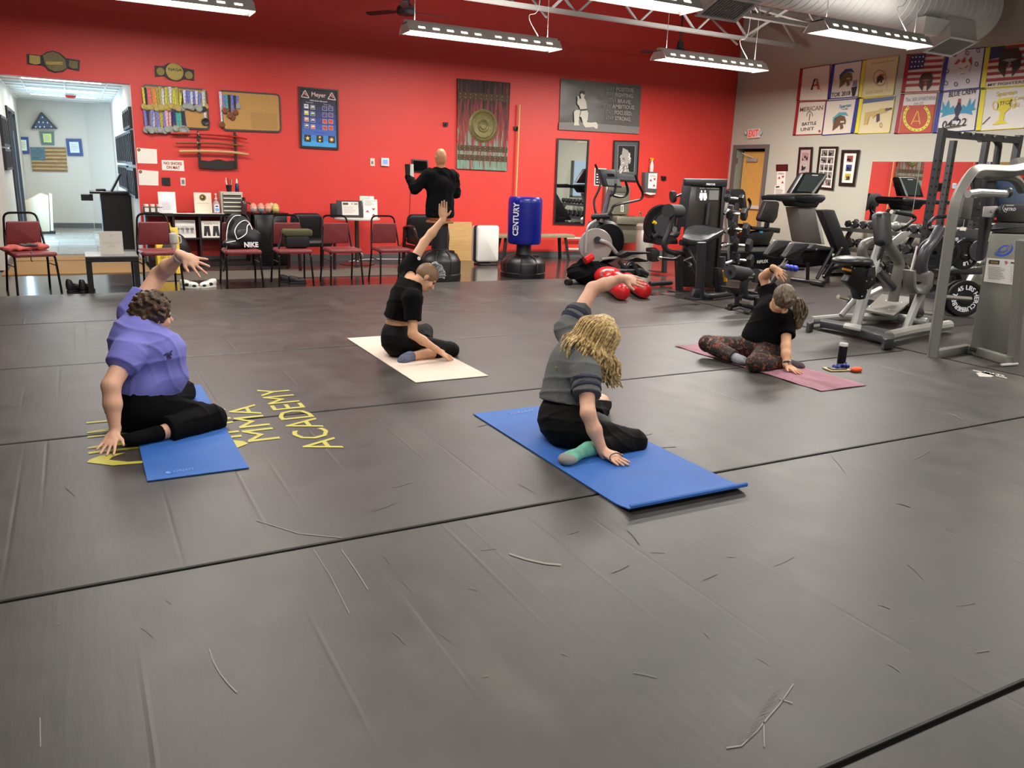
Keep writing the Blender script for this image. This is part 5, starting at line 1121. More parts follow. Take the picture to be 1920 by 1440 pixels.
# sanitiser
c = Vector((xz(406, 13.2), 13.18, ST)); t = thing('sanitizer_bottle', 'clear pump sanitizer bottle beside the grey drawer unit', 'bottle', c)
MB().lathe([(.045, 0), (.05, .01), (.05, .15), (.035, .18), (.017, .2), (.017, .215)], c, n=16).build('bottle', mat('clear_gel', '#d8c0bc', .1, trans=.5), t)
MB().lathe([(.02, .215), (.02, .23), (.007, .235), (.007, .28), (.014, .282), (.014, .3), (.006, .302)], c, n=12).tube([c + Vector((0, 0, .292)), c + Vector((-.02, -.03, .288))], .006, 6).build('pump', WHM, t)
A = Art(c + Vector((-.035, -.0525, .03)), (1, 0, 0), (0, 0, 1), .07, .11); A.rect(0, 0, 1, 1, '#e8ecf4').next().rect(.1, .1, .9, .5, '#6f9fd8').rect(.2, .65, .8, .85, '#3a4a7c'); A.build('label', t)
# drawer unit
c = Vector((xz(435, 13.2), 13.24, ST)); t = thing('drawer_unit', 'small grey desktop unit of five drawers on the shelf', 'drawers', c); DG = mat('drawer_grey', '#b5afa2', .5)
b = MB(); b.box(c + Vector((0, .02, .165)), (.32, .24, .33)); b.build('cabinet', DG, t, bevel=.004)
for k in range(5):
    dr = MB().box(c + Vector((.0, -.105, .035 + k * .062)), (.27, .02, .055)).build('drawer', mat('drawer_dark', '#56543f' if 0 else '#5c5a50', .5), t, smooth=0); MB().box(c + Vector((0, -.125, .05 + k * .062)), (.26, .025, .016)).build('handle', mat('drawer_lip', '#d9d4c6', .4), dr, smooth=0)
c2 = c + Vector((-.02, .0, .33)); t = thing('pen_cup', 'black mesh pen cup standing on the drawer unit', 'cup', c2); MB().lathe([(.035, 0), (.045, .1), (.042, .1), (.033, .006), (0, .006)], c2, n=14, cap=False).build('cup', BLK, t)
for k, (dx, dy, cc_) in enumerate(((-.03, 0, '#d8d4d0'), (.02, .02, '#2a2a2c'), (.03, -.01, '#caa070'), (-.01, -.02, '#2a2a2c'), (-.02, .02, '#e6e2dc'))): MB().tube([c2 + Vector((dx * .5, dy * .5, .01)), c2 + Vector((dx * 1.6, dy * 1.5, .17 + .01 * k))], .005, 6).build('pen', mat('pen' + str(k), cc_, .4), t)
c2 = c + Vector((.1, .0, .33)); t = thing('spray_can', 'small dark blue bottle with white tip on the drawer unit', 'bottle', c2); MB().lathe([(.028, 0), (.03, .01), (.028, .1), (.015, .13)], c2, n=12).build('bottle', mat('navy_plastic', '#1c2348', .3), t); MB().lathe([(.016, .13), (.01, .19), (.003, .2)], c2, n=10).build('tip', WHM, t)
c2 = Vector((xz(458, 13.08), 13.08, ST)); t = thing('water_bottle', 'translucent grey water bottle at right of the drawer unit', 'bottle', c2); MB().lathe([(.045, 0), (.05, .02), (.042, .09), (.05, .16), (.035, .2), (.022, .215)], c2, n=14).build('bottle', mat('smoke_plastic', '#5a4246', .15, trans=.4), t); MB().lathe([(.025, .215), (.025, .25), (.02, .255)], c2, n=12).build('cap', BLK, t)
b = MB()
for k in range(3): b.box((xz(345 + k * 28, 13.15), 13.15, ST + .002 + k * .0012), (.3, .21, .002), .1 * k - .1)
tag(b.build('loose_papers', PAP, smooth=0), 'loose white papers lying along the shelf top', 'paper')
# dark cabinet and the eggs
CX = W(500, 400, Y=12.95).x + .06; t = thing('side_cabinet', 'glossy black cabinet right of the cube shelf', 'cabinet', (CX, 13.2, F0)); GB = mat('gloss_black', '#0c0a0b', .22)
MB().box((CX, 13.2, .385), (.5, .5, .79)).build('body', GB, t, bevel=.008); MB().box((CX, 13.2, .79), (.54, .54, .02)).build('top', GB, t, smooth=0); MB().box((CX, 12.945, .36), (.44, .015, .7)).build('door', GB, t, bevel=.004); MB().box((CX + .15, 12.93, .55), (.09, .02, .04)).build('handle', BLM, t, bevel=.004)
for k, (px, dy, c1, c2, lab) in enumerate(((475.5, 0, '#c98a78', '#b9a3b0', 'pink tinted clear egg at the left end of the row'), (489.5, 0, '#c98f7c', '#7ba0a4', 'teal bottomed clear egg, second in the row'), (503, 0, '#cf8f70', '#c7908e', 'orange and pink clear egg, third in the row'), (509.5, .12, '#d8b096', '#d3b8a0', 'pale clear egg standing behind the row'), (517, 0, '#c7ad68', '#d5cf78', 'yellow clear egg at the right end of the row'))):
    p_ = Vector((xz(px, 13.05 + dy), 13.05 + dy, .8)); t = thing('plastic_egg', lab, 'egg', p_)
    b = MB(); b.lathe([(.012, 0), (.035, .012), (.055, .04), (.058, .065)], p_, n=16, cap=False); b.build('lower_shell', mat('egg_l%d' % k, c2, .15, noise=.3, nscale=50), t)
    MB().lathe([(.058, .065), (.052, .1), (.035, .13), (.015, .145), (.002, .148)], p_, n=16, cap=False).build('upper_shell', mat('egg_u%d' % k, c1, .15, noise=.3, nscale=50), t)
p_ = Vector((xz(466, 13.2), 13.2, .8)); t = thing('headphones', 'black headphones at the left of the eggs', 'headphones', p_); MB().tube(bez([p_ + Vector((-.06, 0, .02)), p_ + Vector((-.06, 0, .1)), p_ + Vector((0, 0, .14)), p_ + Vector((.05, 0, .1)), p_ + Vector((.05, 0, .03))], 5), .01, 6).build('headband', BLK, t)
for s in (-1, 1): MB().lathe([(.035, -.015), (.04, 0), (.035, .015)], p_ + Vector((s * .055, 0, .04)), (1, 0, 0), n=12).build('ear_cup', BLK, t)
# wet floor sign, tumbler, dark bag behind second chair
YEL = mat('sign_yellow', '#d9b212', .4); c = Vector((xz(309, 12.2), 12.2, F0)); t = thing('wet_floor_sign', 'yellow folding wet floor sign behind the second chair', 'sign', c)
for s in (-1, 1):
    R_ = Matrix.Rotation(s * .25, 3, 'X'); MB().box(c + Vector((0, s * .1, .33)), (.3, .02, .64), R_).build('panel', YEL, t, bevel=.006, smooth=0)
MB().tube([c + Vector((-.06, 0, .64)), c + Vector((-.05, 0, .7)), c + Vector((.05, 0, .7)), c + Vector((.06, 0, .64))], .01, 6).build('handle', YEL, t)
A = Art(c + Vector((-.14, -.2, .05)), (1, 0, 0), (0, .25, .97), .28, .6); A.poly([(.2, .55), (.5, .85), (.8, .55)], '#1c1a14').text('WET FLOOR', .5, .3, .09, '#1c1a14', w=.8).text('CAUTION', .5, .9, .06, '#1c1a14', w=.7); A.build('print', t)
c = Vector((xz(341, 13.0), 12.97, F0)); t = thing('tumbler', 'pale handled tumbler with straw, above the raised hand at left', 'tumbler', on(cpos[1], .19, .02, .463)); c = on(cpos[1], .19, .02, .463)
MB().lathe([(.03, 0), (.033, .06), (.045, .075), (.047, .17), (.044, .175)], c, n=16).build('cup', mat('tumbler_grey', '#a7a59f', .3), t); MB().lathe([(.047, .172), (.047, .19), (.03, .195)], c, n=16).tube([c + Vector((0, 0, .19)), c + Vector((-.01, 0, .27))], .004, 6).build('lid', mat('clear_lid', '#c9c8c4', .2), t)
MB().tube(rnd([c + Vector((.045, 0, .16)), c + Vector((.085, 0, .155)), c + Vector((.085, 0, .07)), c + Vector((.04, 0, .07))], .02), .008, 6).build('handle', mat('clear_lid', 0), t)
c = Vector((xz(322, 12.6), 12.6, F0)); t = thing('backpack', 'dark backpack on the floor behind the second chair', 'bag', c); soft('bag_body', BGK, t, [ELL(c + Vector((.05, 0, .25)), (.17, .13, .27), k=.05)], .015, fold=wig(20, .008), clip=lambda X, Y, Z: F0 - Z + 0 * X + 0 * Y)
# low table with clear sign
c0 = W(172, 548, Z=F0); TX0, TX1, TY0, TY1 = .06, .62, 10.58, 11.15; t = thing('low_table', 'low black table with grey stone-look top by the mats', 'table', ((TX0 + TX1) / 2, 10.86, F0)); TB = mat('table_black', '#131211', .4)
MB().box(((TX0 + TX1) / 2, 10.865, .405), (TX1 - TX0, TY1 - TY0, .012)).build('table_top', mat('stone_top', '#6d6b66', .35, noise=.15, nscale=8, stretch=(1, 4, 1)), t, smooth=0)
MB().box(((TX0 + TX1) / 2, 10.865, .372), (TX1 - TX0, TY1 - TY0, .055)).build('apron', TB, t, smooth=0)
for x in (TX0 + .03, TX1 - .03):
    for y in (TY0 + .03, TY1 - .03): MB().box((x, y, .17), (.06, .06, .36)).build('leg', TB, t, smooth=0)
t, A = sgn(xz(204, 10.85), 10.85, .411, .25, .27, .008, 'white acrylic sign standing on the low table', 'sign', mat('frosted', '#cfcac0', .2), lean=.06); A.text('PLEASE SIT', .5, .45, .09, '#b5ada8', w=.72).text('HERE', .5, .3, .09, '#b5ada8', w=.36).disc(.5, .82, .05, '#bcb6ae'); A.build('print', t)
# shoes
def shoe(x, y, rz, col, sole, label, L=.28, patch=None, boot=0, z=F0):
    t = thing('shoe', label, 'shoe', (x, y, z), rz); M_ = wm(t)
    f = lambda a, b, c_: np.array(M_ @ Vector((a, b, c_)))
    Rz = np.array(M_.to_3x3())
    up_ = [ELL(f(0, -.05, .045), (.045, .09, .04), Rz, k=.03), ELL(f(0, .06, .06), (.038, .07, .055), Rz, k=.03), ELL(f(0, .09, .08 + boot * .03), (.036, .045, .04 + boot * .03), Rz, k=.03)]
    soft('upper', mat('shoe_' + col[1:], col, .5, noise=.1, nscale=20), t, up_, .006, sub=[ELL(f(0, .07, .13 + boot * .05), (.024, .045, .05), Rz, 0)], clip=lambda X, Y, Z: z + .02 - Z + 0 * X + 0 * Y)
    b = MB(); b.prism([(-.035, -.13), (.0, -.15), (.035, -.13), (.045, -.06), (.034, .03), (.036, .11), (.0, .135), (-.036, .11), (-.034, .03), (-.045, -.06)], (0, 0, 0), (1, 0, 0), (0, 1, 0), (0, 0, .028)); b.build('sole', mat('sole_' + sole[1:], sole, .6), t, local=True, bevel=.004)
    b = MB()
    for k in range(5): b.tube([(-.02, -.06 + k * .022, .075 + k * .006), (0, -.062 + k * .022, .088 + k * .005), (.02, -.06 + k * .022, .075 + k * .006)], .0035, 5)
    b.build('laces', mat('lace_' + (patch or col)[1:], patch and '#e8e8e6' or col, .7), t, local=True); t.scale = (.9, .84, .95)
    if patch:
        b = MB()
        for s in (-1, 1): b.ell((s * .031, .02, .05), (.012, .045, .022)).ell((s * .037, -.085, .038), (.01, .035, .018))
        b.build('side_patch', mat('shoe_patch', '#1a1a1c', .5), t, local=True)
    return t
shoe(W(142, 545, Z=F0).x, 10.72, 2.2, '#151517', '#101012', 'black worn boot under the low table, left one', boot=1); shoe(W(163, 545, Z=F0).x, 10.68, 2.5, '#151517', '#101012', 'black worn boot under the low table, right one', boot=1)
shoe(W(357, 541, Z=F0).x - .01, 10.72, 1.15, '#e2dfd8', '#dcd8cf', 'white sneaker with black patches, toe pointing right', patch='#ffffff'); shoe(W(391, 541, Z=F0).x + .01, 10.72, -1.15, '#e2dfd8', '#dcd8cf', 'white sneaker with black patches, toe pointing left', patch='#ffffff')
shoe(W(540, 530, Z=F0).x, 10.98, 1.3, '#19191b', '#121213', 'black shoe under the fourth chair, rear one'); shoe(W(552, 531, Z=F0).x + .02, 10.84, 1.5, '#19191b', '#121213', 'black shoe under the fourth chair, front one')
# leather armchairs
LB = mat('black_leather_seat', '#121012', .35, bump=.1, bscale=80); MAH = mat('mahogany', '#2b0f0d', .3)
def armchair(x, y, rz, label):
    t = thing('armchair', label, 'armchair', (x, y, F0), rz, 'black leather armchairs')
    b = MB().pad((0, .2, .64), .5, .42, .1, Matrix.Rotation(math.radians(-80), 3, 'X'), .08); b.v = [(p[0] * (1 + .1 * (.8 - p[2])), p[1] + .25 * (p[0] ** 2) * -1, p[2] - (.25 * p[0] ** 2 if p[2] > .75 else 0)) for p in b.v]; b.build('backrest', LB, t, local=True)
    MB().pad((0, -.03, .42), .52, .5, .11, Matrix(), .06).build('seat', LB, t, local=True)
    for s in (-1, 1):
        MB().tube(bez([(s * .29, .2, .62), (s * .3, .0, .66), (s * .3, -.17, .64), (s * .29, -.24, .5), (s * .28, -.24, .35), (s * .27, -.25, .02)], 5), .024, 8, sy=.8).build('armrest', MAH, t, local=True)
        MB().bar((s * .27, .26, .01), (s * .27, .2, .62), .045, .045).build('leg', MAH, t, local=True, smooth=0); MB().bar((s * .27, -.22, .33), (s * .27, .22, .33), .03, .06).build('rail', MAH, t, local=True, smooth=0)
    return t
armchair(3.13, 12.35, .12, 'black leather armchair beside the glossy black cabinet'); armchair(5.02, 12.4, .1, 'black leather armchair behind the standing training dummy')
# round table
c = Vector((4.05, 12.98, F0)); t = thing('round_table', 'small white round table on a chrome pedestal', 'table', c)
MB().lathe([(0, .725), (.375, .725), (.38, .735), (.38, .748), (.37, .752), (0, .752)], c, n=40, cap=False).build('table_top', mat('white_laminate', '#d5cfca', .25), t)
MB().lathe([(.28, 0), (.285, .006), (.2, .02), (.05, .04), (.035, .06), (.035, .72), (.12, .724)], c, n=24).build('pedestal', mat('dull_chrome', '#6f6867', .25, .9), t)
p_ = Vector((xz(657, 12.95), 12.98, .741)); t, A = sgn(p_.x, p_.y, p_.z, .42, .27, .02, 'dark framed sheet display standing on the round table', 'display', mat('slate_frame', '#26282a', .4), lean=.12, name='framed_display'); A.rect(.2, .14, .85, .92, '#cfc9c2').next().rect(.24, .74, .45, .86, '#2c2a20').disc(.6, .8, .05, '#8d8a86').rect(.68, .76, .82, .84, '#77746f')
for k in range(5): A.rect(.26, .6 - k * .08, .26 + .52 * random.uniform(.6, 1), .62 - k * .08, '#9b9792')
A.build('print', t)
tag(MB().box((xz(627, 12.95), 12.98, .741 + .11), (.1, .08, .22)).build('black_box', BLK, bevel=.004), 'small black box standing left of the dark framed display', 'box')
for dx, dy, lab in ((0.0, .09, 'rear brochure sheet in the clear holder on the round table'), (.03, .02, 'front brochure sheet with red triangles on the round table')):
    x_ = xz(694, 12.95) + dx; t, A = sgn(x_, 13.0 + dy, .742, .24, .34 - (0 if dy > .05 else .05), .012, lab, 'brochure', PAP, lean=.08)
    for (u, v, s) in ((.28, .35, 1), (.72, .45, -1), (.72, .15, 1)): A.poly([(u - .15, v - .06 * s), (u, v + .07 * s), (u + .15, v - .06 * s)], '#b8343a')
    for k in range(5): A.rect(.1, .9 - k * .06, .1 + .8 * random.uniform(.5, 1), .925 - k * .06, '#9a9692')
    A.build('print', t)
tcord = tag(MB().tube(bez([W(655, 462, Y=13.35), W(668, 466, Y=13.3), W(680, 478, Y=13.2), W(676, 487, Z=F0 + .01) , W(655, 490, Z=F0 + .01), W(690, 486, Y=13.2), W(730, 486, Y=13.1), W(765, 486, Y=13.0)], 6), .008, 6).build('white_cable', WPI), 'white power cord on the floor behind the round table', 'cord')
# standing torso dummy on black base
TAN_ = mat('dummy_skin', '#b07a55', .45); BSH = mat('black_knit', '#060608', .9, bump=.2, bscale=250, spec=.15); x0, y0 = 4.62, 10.86
RUBB = mat('base_black', '#141416', .42, bump=.1, bscale=60)
def base(x, y, label, name, h=.47, r_=.31, zc=.5):
    t = thing(name, label, 'punching bag' if 'bag' in label else 'dummy', (x, y, F0)); k = h / .47
    MB().lathe([(r_, 0), (r_ * 1.01, .02), (r_ * 1.01, .09 * k), (r_ * .97, .1 * k), (r_ * .97, .27 * k), (r_ * .94, .3 * k), (r_ * .8, .37 * k), (r_ * .55, .41 * k), (r_ * .35, .44 * k), (r_ * .33, h)], (x, y, F0), n=48).build('water_base', RUBB, t)
    for k2 in range(8):
        a = 2 * PI * k2 / 8 + .2; c_, s_ = math.cos(a), math.sin(a); MB().tube([(x + c_ * r_ * .97, y + s_ * r_ * .97, F0 + .11 * k), (x + c_ * r_ * .975, y + s_ * r_ * .975, F0 + .27 * k), (x + c_ * r_ * .8, y + s_ * r_ * .8, F0 + .372 * k), (x + c_ * r_ * .5, y + s_ * r_ * .5, F0 + .42 * k)], .012, 6).build('rib', RUBB, t)
    MB().lathe([(.045, 0), (.045, .03), (.02, .035)], (x + r_ * .45, y - r_ * .35, F0 + h * .84), n=12).build('filler_cap', RUBB, t)
    return t
t = base(x0, y0, 'black clad bald torso dummy on a round black base', 'torso_dummy')
MB().lathe([(.12, .46), (.12, .84)], (x0, y0, F0), n=20).build('pole', RUBB, t)
MB().lathe([(.1, .44), (.11, .5), (.1, .85)], (x0, y0, F0), n=20).build('foam_sleeve', mat('quilted', '#0f0f12', .5, bump=.8, bscale=18), t)
T = lambda a, b_, c_: np.array((x0 + a, y0 + b_, c_))
tor = [ELL(T(0, 0, 1.32), (.215, .13, .16), k=.06), ELL(T(-.14, 0, 1.46), (.09, .085, .08), k=.06), ELL(T(.14, 0, 1.46), (.09, .085, .08), k=.06), ELL(T(0, 0, 1.08), (.2, .125, .22), k=.08), ELL(T(0, 0, .93), (.2, .13, .12), k=.06), ELL(T(0, .01, 1.52), (.1, .07, .06), k=.05)]
soft('torso', TAN_, t, [ELL(T(0, 0, .93), (.2, .13, .13), k=.03), ELL(T(0, 0, 1.3), (.19, .11, .2), k=.06), CAP(T(0, .0, 1.5), T(0, -.0, 1.64), .062, .06, k=.04), ELL(T(0, -.0, 1.72), (.077, .095, .11), k=.03), ELL(T(0, -.0, 1.66), (.068, .085, .06), k=.02), ELL(T(-.078, 0, 1.7), (.012, .022, .03), k=.01), ELL(T(.078, 0, 1.7), (.012, .022, .03), k=.01), ELL(T(0, .095, 1.69), (.014, .02, .025), k=.015)], .008, clip=lambda X, Y, Z: .83 - Z + 0 * X + 0 * Y)
soft('long_sleeve_shirt', BSH, t, tor + [CAP(T(-.19, .01, 1.45), T(-.36, .06, 1.27), .075, .062, .05), CAP(T(-.36, .06, 1.27), T(-.4, .2, 1.42), .06, .045, .03), CAP(T(.2, .01, 1.44), T(.27, .08, 1.22), .075, .062, .05), CAP(T(.27, .08, 1.22), T(.16, .3, 1.25), .06, .045, .03)], .009, off=.012, fold=crease(70, .012), clip=lambda X, Y, Z: np.maximum(.875 - Z + 0 * X + 0 * Y, Z - 1.575))
MB().lathe([(.19, 0), (.2, .01), (.2, .03)], T(0, 0, .8), n=24).build('wooden_seat', mat('plywood_tan', '#a06a44', .6), t)
MB().tube([T(-.4, .2, 1.42), T(-.41, .2, 1.6)], [.05, .05], 10).build('black_pad', BLK, t); MB().tube([T(-.375, .16, 1.42), T(-.375, .17, 1.6)], [.03, .03], 10).build('white_pad', WHM, t)
# blue punching bag
cx_, cy_ = 6.05, 10.93; t = base(cx_, cy_, 'round blue free-standing bag lettered century on black base', 'punching_bag', .36, .345)
MB().lathe([(.13, .34), (.115, .4), (.115, .52)], (cx_, cy_, F0), n=20).build('neck', RUBB, t); BLU = mat('blue_vinyl', '#10197c', .28, bump=.05, bscale=30)
MB().lathe([(.0, .5), (.24, .5), (.255, .52), (.26, .56), (.26, 1.12), (.255, 1.17), (.235, 1.2), (0, 1.21)], (cx_, cy_, F0), n=40, cap=False).build('bag', BLU, t)
vs, fs, a0, a1, b0, b1 = glyphs('CENTURY', .03); out = []; ph = math.atan2(-cy_, -cx_) - .55
for gx, gy in vs:
    zz = F0 + .63 + (gx - a0) / (a1 - a0) * .49; an = ph + (.7 - gy) / .7 * -.4 + .0; an = ph - .0 + (gy / .7 - .5) * -.36
    out.append((cx_ + .2625 * math.cos(an), cy_ + .2625 * math.sin(an), zz))
MB().add(out, fs).build('lettering', mat('white_print', '#e4e4ea', .4), t, smooth=0)
# plywood board and white purifier
t = thing('plywood_board', 'plywood sheet leaning on the wall behind the white purifier', 'board', (6.1, 13.3, F0)); a = W(884, 418, Y=13.3); MB().bar((6.02, 13.12, F0), (6.02, 13.3, .66), .5, .02, (0, 1, 0)).build('sheet', mat('plywood', '#ad8950', .6, noise=.12, nscale=5, stretch=(1, 1, 8)), t, smooth=0)
c = Vector((6.15, 12.5, F0)); t = thing('air_purifier', 'white box-shaped air purifier on a dark foot by the wall', 'purifier', c)
MB().pad(c + Vector((.04, -.03, .36)), .42, .62, .09, Matrix.Rotation(PI / 2, 3, 'X'), .04).build('front_panel', WHM, t); MB().pad(c + Vector((.0, .07, .36)), .4, .6, .12, Matrix.Rotation(PI / 2, 3, 'X'), .04).build('body', mat('purifier_body', '#c9c3ba', .4), t)
MB().pad(c + Vector((.0, .0, .36)), .42, .62, .02, Matrix.Rotation(PI / 2, 3, 'X'), .04).build('dark_band', BLK, t); MB().pad(c + Vector((.03, 0, .015)), .36, .26, .03, Matrix(), .03).build('foot', BLK, t)
MB().box(c + Vector((.0, .02, .045)), (.2, .1, .04)).build('neck', BLK, t, smooth=0)
# wooden bench
t = thing('wooden_bench', 'long grey-brown wooden bench behind the blue bag', 'bench', (7.4, 13.05, F0)); BW = mat('bench_wood', '#8c7c62', .6, noise=.15, nscale=12, stretch=(.6, 5, 5)); DK = mat('bench_leg', '#1d1712', .5)
MB().box((7.42, 13.05, .435), (1.6, .34, .055)).build('bench_seat', BW, t, bevel=.006)
for x, s in ((6.8, -1), (8.05, 1)):
    for y, q in ((12.95, -1), (13.17, 1)): MB().bar((x, y, .41), (x + s * .07, y + q * .05, F0), .05, .05).build('leg', DK, t, smooth=0)
# drinking fountain
SS = mat('stainless', '#8d8a79', .35, .6, noise=.05, nscale=20); t = thing('water_fountain', 'stainless wall-mounted bottle filler and water fountain', 'fountain', (9.6, 13.4, .3)); xa, xb = 9.2, 9.78
MB().box(((xa + xb) / 2, 13.44, 1.1), (xb - xa, .11, .56)).build('bottle_filler', SS, t, bevel=.01); MB().box(((xa + xb) / 2, 13.37, 1.3), (.5, .02, .1)).build('filler_head', mat('filler_dark', '#55564c', .4), t, bevel=.004)
b = MB(); b.prism([(-.32, .66), (-.32, .8), (.42, .8), (.42, .7), (.3, .64)], (9.55, 13.0, 0), (1, 0, 0), (0, 0, 1), (0, .49, 0)); b.build('basin', SS, t, bevel=.012)
b = MB(); b.prism([(-.27, .28), (-.32, .66), (.36, .66), (.22, .28)], (9.55, 13.1, 0), (1, 0, 0), (0, 0, 1), (0, .38, 0)); b.build('lower_cover', SS, t, bevel=.01)
MB().lathe([(.0, -.005), (.12, -.005), (.15, .002), (.16, .004)], (9.62, 13.2, .802), n=20, cap=False).build('bowl', CHR, t); MB().tube([(9.86, 13.1, .8), (9.87, 13.1, .86), (9.82, 13.1, .88)], .015, 8).build('spout', CHR, t)
p = Px(Y=13.383); p.poly([(1164, 384), (1169, 384), (1169, 397), (1164, 397)], '#d8d6cf').next().poly([(1165, 386), (1168, 386), (1168, 396), (1165, 396)], '#77766a'); p.build('print', t)
MB().box((9.18, 13.32, .62), (.36, .3, .36)).build('chiller_box', BLK, t, bevel=.01)
# stainless bin
c = Vector((9.55, 12.5, F0)); t = thing('trash_can', 'round stainless bin with a domed open top', 'bin', c); MB().lathe([(.165, 0), (.17, .02), (.17, .6), (.165, .61)], c, n=28).build('body', mat('bright_steel', '#b5b0a8', .35, .6), t)
MB().lathe([(.175, .6), (.18, .62), (.18, .67), (.15, .71), (.1, .715), (.1, .69)], c, n=28, cap=False).build('lid', mat('bright_steel', 0), t); MB().lathe([(.0, .5), (.16, .59)], c, n=20, cap=False).build('liner', BLK, t)
# lying red dummy
RV = mat('red_vinyl', '#b3161a', .25, bump=.08, bscale=25); t = thing('grappling_dummy', 'red and black grappling dummy lying by the elliptical', 'dummy', (6.6, 9.4, 0)); g = lambda x, y, z: np.array(W(x, y, Z=z))
legs_ = [(g(1140, 527, .12), g(1168, 549, .105)), (g(1172, 522, .12), g(1209, 546, .105))]
b = MB()
for a, e in legs_:
    a, e = Vector(a), Vector(e); d = (e - a); MB().tube([a, a + d * .1, a + d * .92, e - d * .03, e, e + d.normalized() * .025], [.08, .105, .105, .1, .09, .05], 18).build('red_leg', RV, t)
a, e = Vector(legs_[0][0]), Vector(legs_[0][1]); d = (e - a).normalized(); MB().tube([a + d * .25, a + d * .5], [.108, .108], 18).build('white_patch', mat('white_vinyl', '#d8d2cf', .3), t)
soft('red_torso', RV, t, [ELL(g(1140, 518, .16), (.2, .2, .14), k=.05), ELL(g(1150, 523, .15), (.17, .17, .12), k=.05)], .012)
soft('black_jacket', BSH, t, [ELL(g(1098, 512, .15), (.24, .3, .14), k=.08), ELL(g(1115, 512, .16), (.24, .24, .15), k=.08), ELL(g(1097, 499, .2), (.1, .16, .1), k=.08), CAP(g(1090, 500, .2), g(1097, 490, .34), .075, .06, .05), CAP(g(1125, 500, .2), g(1145, 508, .18), .08, .07, .05)], .012, off=.012, fold=crease(60, .02), clip=lambda X, Y, Z: .002 - Z + 0 * X + 0 * Y)
a = Vector(g(1097, 489, .36)); MB().tube([a, a + Vector((.12, 0, .06))], [.055, .05], 12).build('red_hand', RV, t); MB().tube(bez([W(1128, 524, Z=.06), W(1128, 512, Z=.28), W(1136, 506, Z=.33), W(1150, 507, Z=.28)], 5), .014, 8).build('white_belt', WPI, t)
# ================================================================ gym machines on the rubber floor
SIL = mat('silver_paint', '#a9a9a6', .35, .35); GRY = mat('warm_grey_paint', '#6f6d68', .4, .3); DGR = mat('graphite_paint', '#26262a', .4, .25); PADM = mat('pad_black', '#1a1b1e', .42, bump=.15, bscale=90); GUN = mat('gun_grey', '#45454a', .35, .4)
YLW = mat('yellow_grip', '#e39a14', .4); STL = mat('polished_steel', '#c4c4c0', .2, .95); FOAM = mat('foam_black', '#17181a', .7, bump=.2, bscale=150); RUBR = mat('dark_rubber', '#1b1b1d', .55)
class T4:
    """turns points seen in a photo crop (x0, y0, scale) into room points on a chosen plane"""
    def __init__(s, x0, y0, k, **pl): s.a = (x0, y0, k); s.pl = pl
    def __call__(s, u, v, **pl): return W(s.a[0] + u / s.a[2], s.a[1] + v / s.a[2], **(pl or s.pl))
    def tube(s, name, m, par, pts, r_, n=10, rad=.0, **pl):
        P_ = [s(*q[:2], **(q[2] if len(q) > 2 else pl)) for q in pts]; P_ = bez(P_, 5) if rad == 'b' else rnd(P_, rad) if rad else P_
        return MB().tube(P_, r_, n).build(name, m, par)
    def slab(s, name, m, par, pts, d, bevel=.0, off=0, dv=None, **pl):
        """outline on the plane, d thick away from the camera (off = shift)"""
        pl = pl or s.pl; ax = list(pl)[0]; D0 = {'Y': Vector((0, 1, 0)), 'X': Vector((1, 0, 0)), 'Z': Vector((0, 0, -1))}[ax]; dv = Vector(dv) if dv else D0
        f = [s(*q, **pl) + D0 * off for q in pts]; n = len(f)
        return MB().add(f + [p + dv * d for p in f], [tuple(range(n)), tuple(range(2 * n - 1, n - 1, -1))] + [(k, k + n, (k + 1) % n + n, (k + 1) % n) for k in range(n)]).build(name, m, par, bevel=bevel)
# ---- elliptical trainer
t = thing('elliptical_trainer', 'grey and black elliptical trainer with silver side disc', 'exercise machine', (7.0, 9.9, F0)); C = T4(1060, 300, 5.54, Y=9.9)
C.tube('mast', mat('mauve_grey', '#57505a', .35, .3), t, [(375, 650), (410, 520), (462, 315)], .04)
con = C.slab('console', mat('console_grey', '#34383a', .35), t, [(360, 100), (520, 98), (592, 290), (415, 275)], .09, .01, Y=9.85)
C.slab('screen', mat('dark_glass', 0), con, [(432, 142), (500, 145), (510, 172), (440, 170)], .004, off=-.006, Y=9.85); C.slab('keypad', mat('keypad_grey', '#6f7876', .4), con, [(420, 195), (560, 200), (580, 270), (440, 262)], .004, off=-.006, Y=9.85)
C.tube('fixed_handle', BLM, t, [(523, 205), (520, 290), (500, 350), (470, 372)], .018, rad='b', Y=9.75); C.tube('fixed_handle', BLM, t, [(626, 215), (648, 320), (625, 370), (570, 385), (500, 370)], .018, rad='b', Y=9.72)
for a in ((523, 205, 522, 245), (626, 215, 635, 262)): C.tube('sensor_grip', STL, t, [a[:2], a[2:]], .019, Y=9.74)
C.tube('moving_arm', BLM, t, [(312, 45, dict(Y=10.25)), (365, 195, dict(Y=10.25)), (355, 290, dict(Y=10.2)), (302, 410, dict(Y=10.2)), (305, 500, dict(Y=10.15)), (318, 560, dict(Y=10.1))], .017, rad='b')
C.tube('moving_arm', BLM, t, [(728, 155), (755, 240), (803, 340), (790, 400), (720, 425), (520, 470), (480, 520), (450, 570)], .018, rad='b', Y=9.6)
C.tube('pivot_bar', BLK, t, [(285, 590, dict(Y=10.05)), (475, 580, dict(Y=9.75))], .045)
C.tube('shroud_frame', SIL, t, [(320, 625), (245, 680), (220, 760), (210, 960)], .018, rad='b', Y=9.8); C.tube('shroud_frame', GUN, t, [(430, 625), (470, 660), (487, 720)], .018, rad='b', Y=10.1)
b = C(410, 850, Y=9.98); MB().lathe([(.02, -.11), (.27, -.1), (.31, -.06), (.31, .08), (.27, .12), (.02, .13)], b, (0, 1, 0), n=40).build('drive_cover', BLM, t)
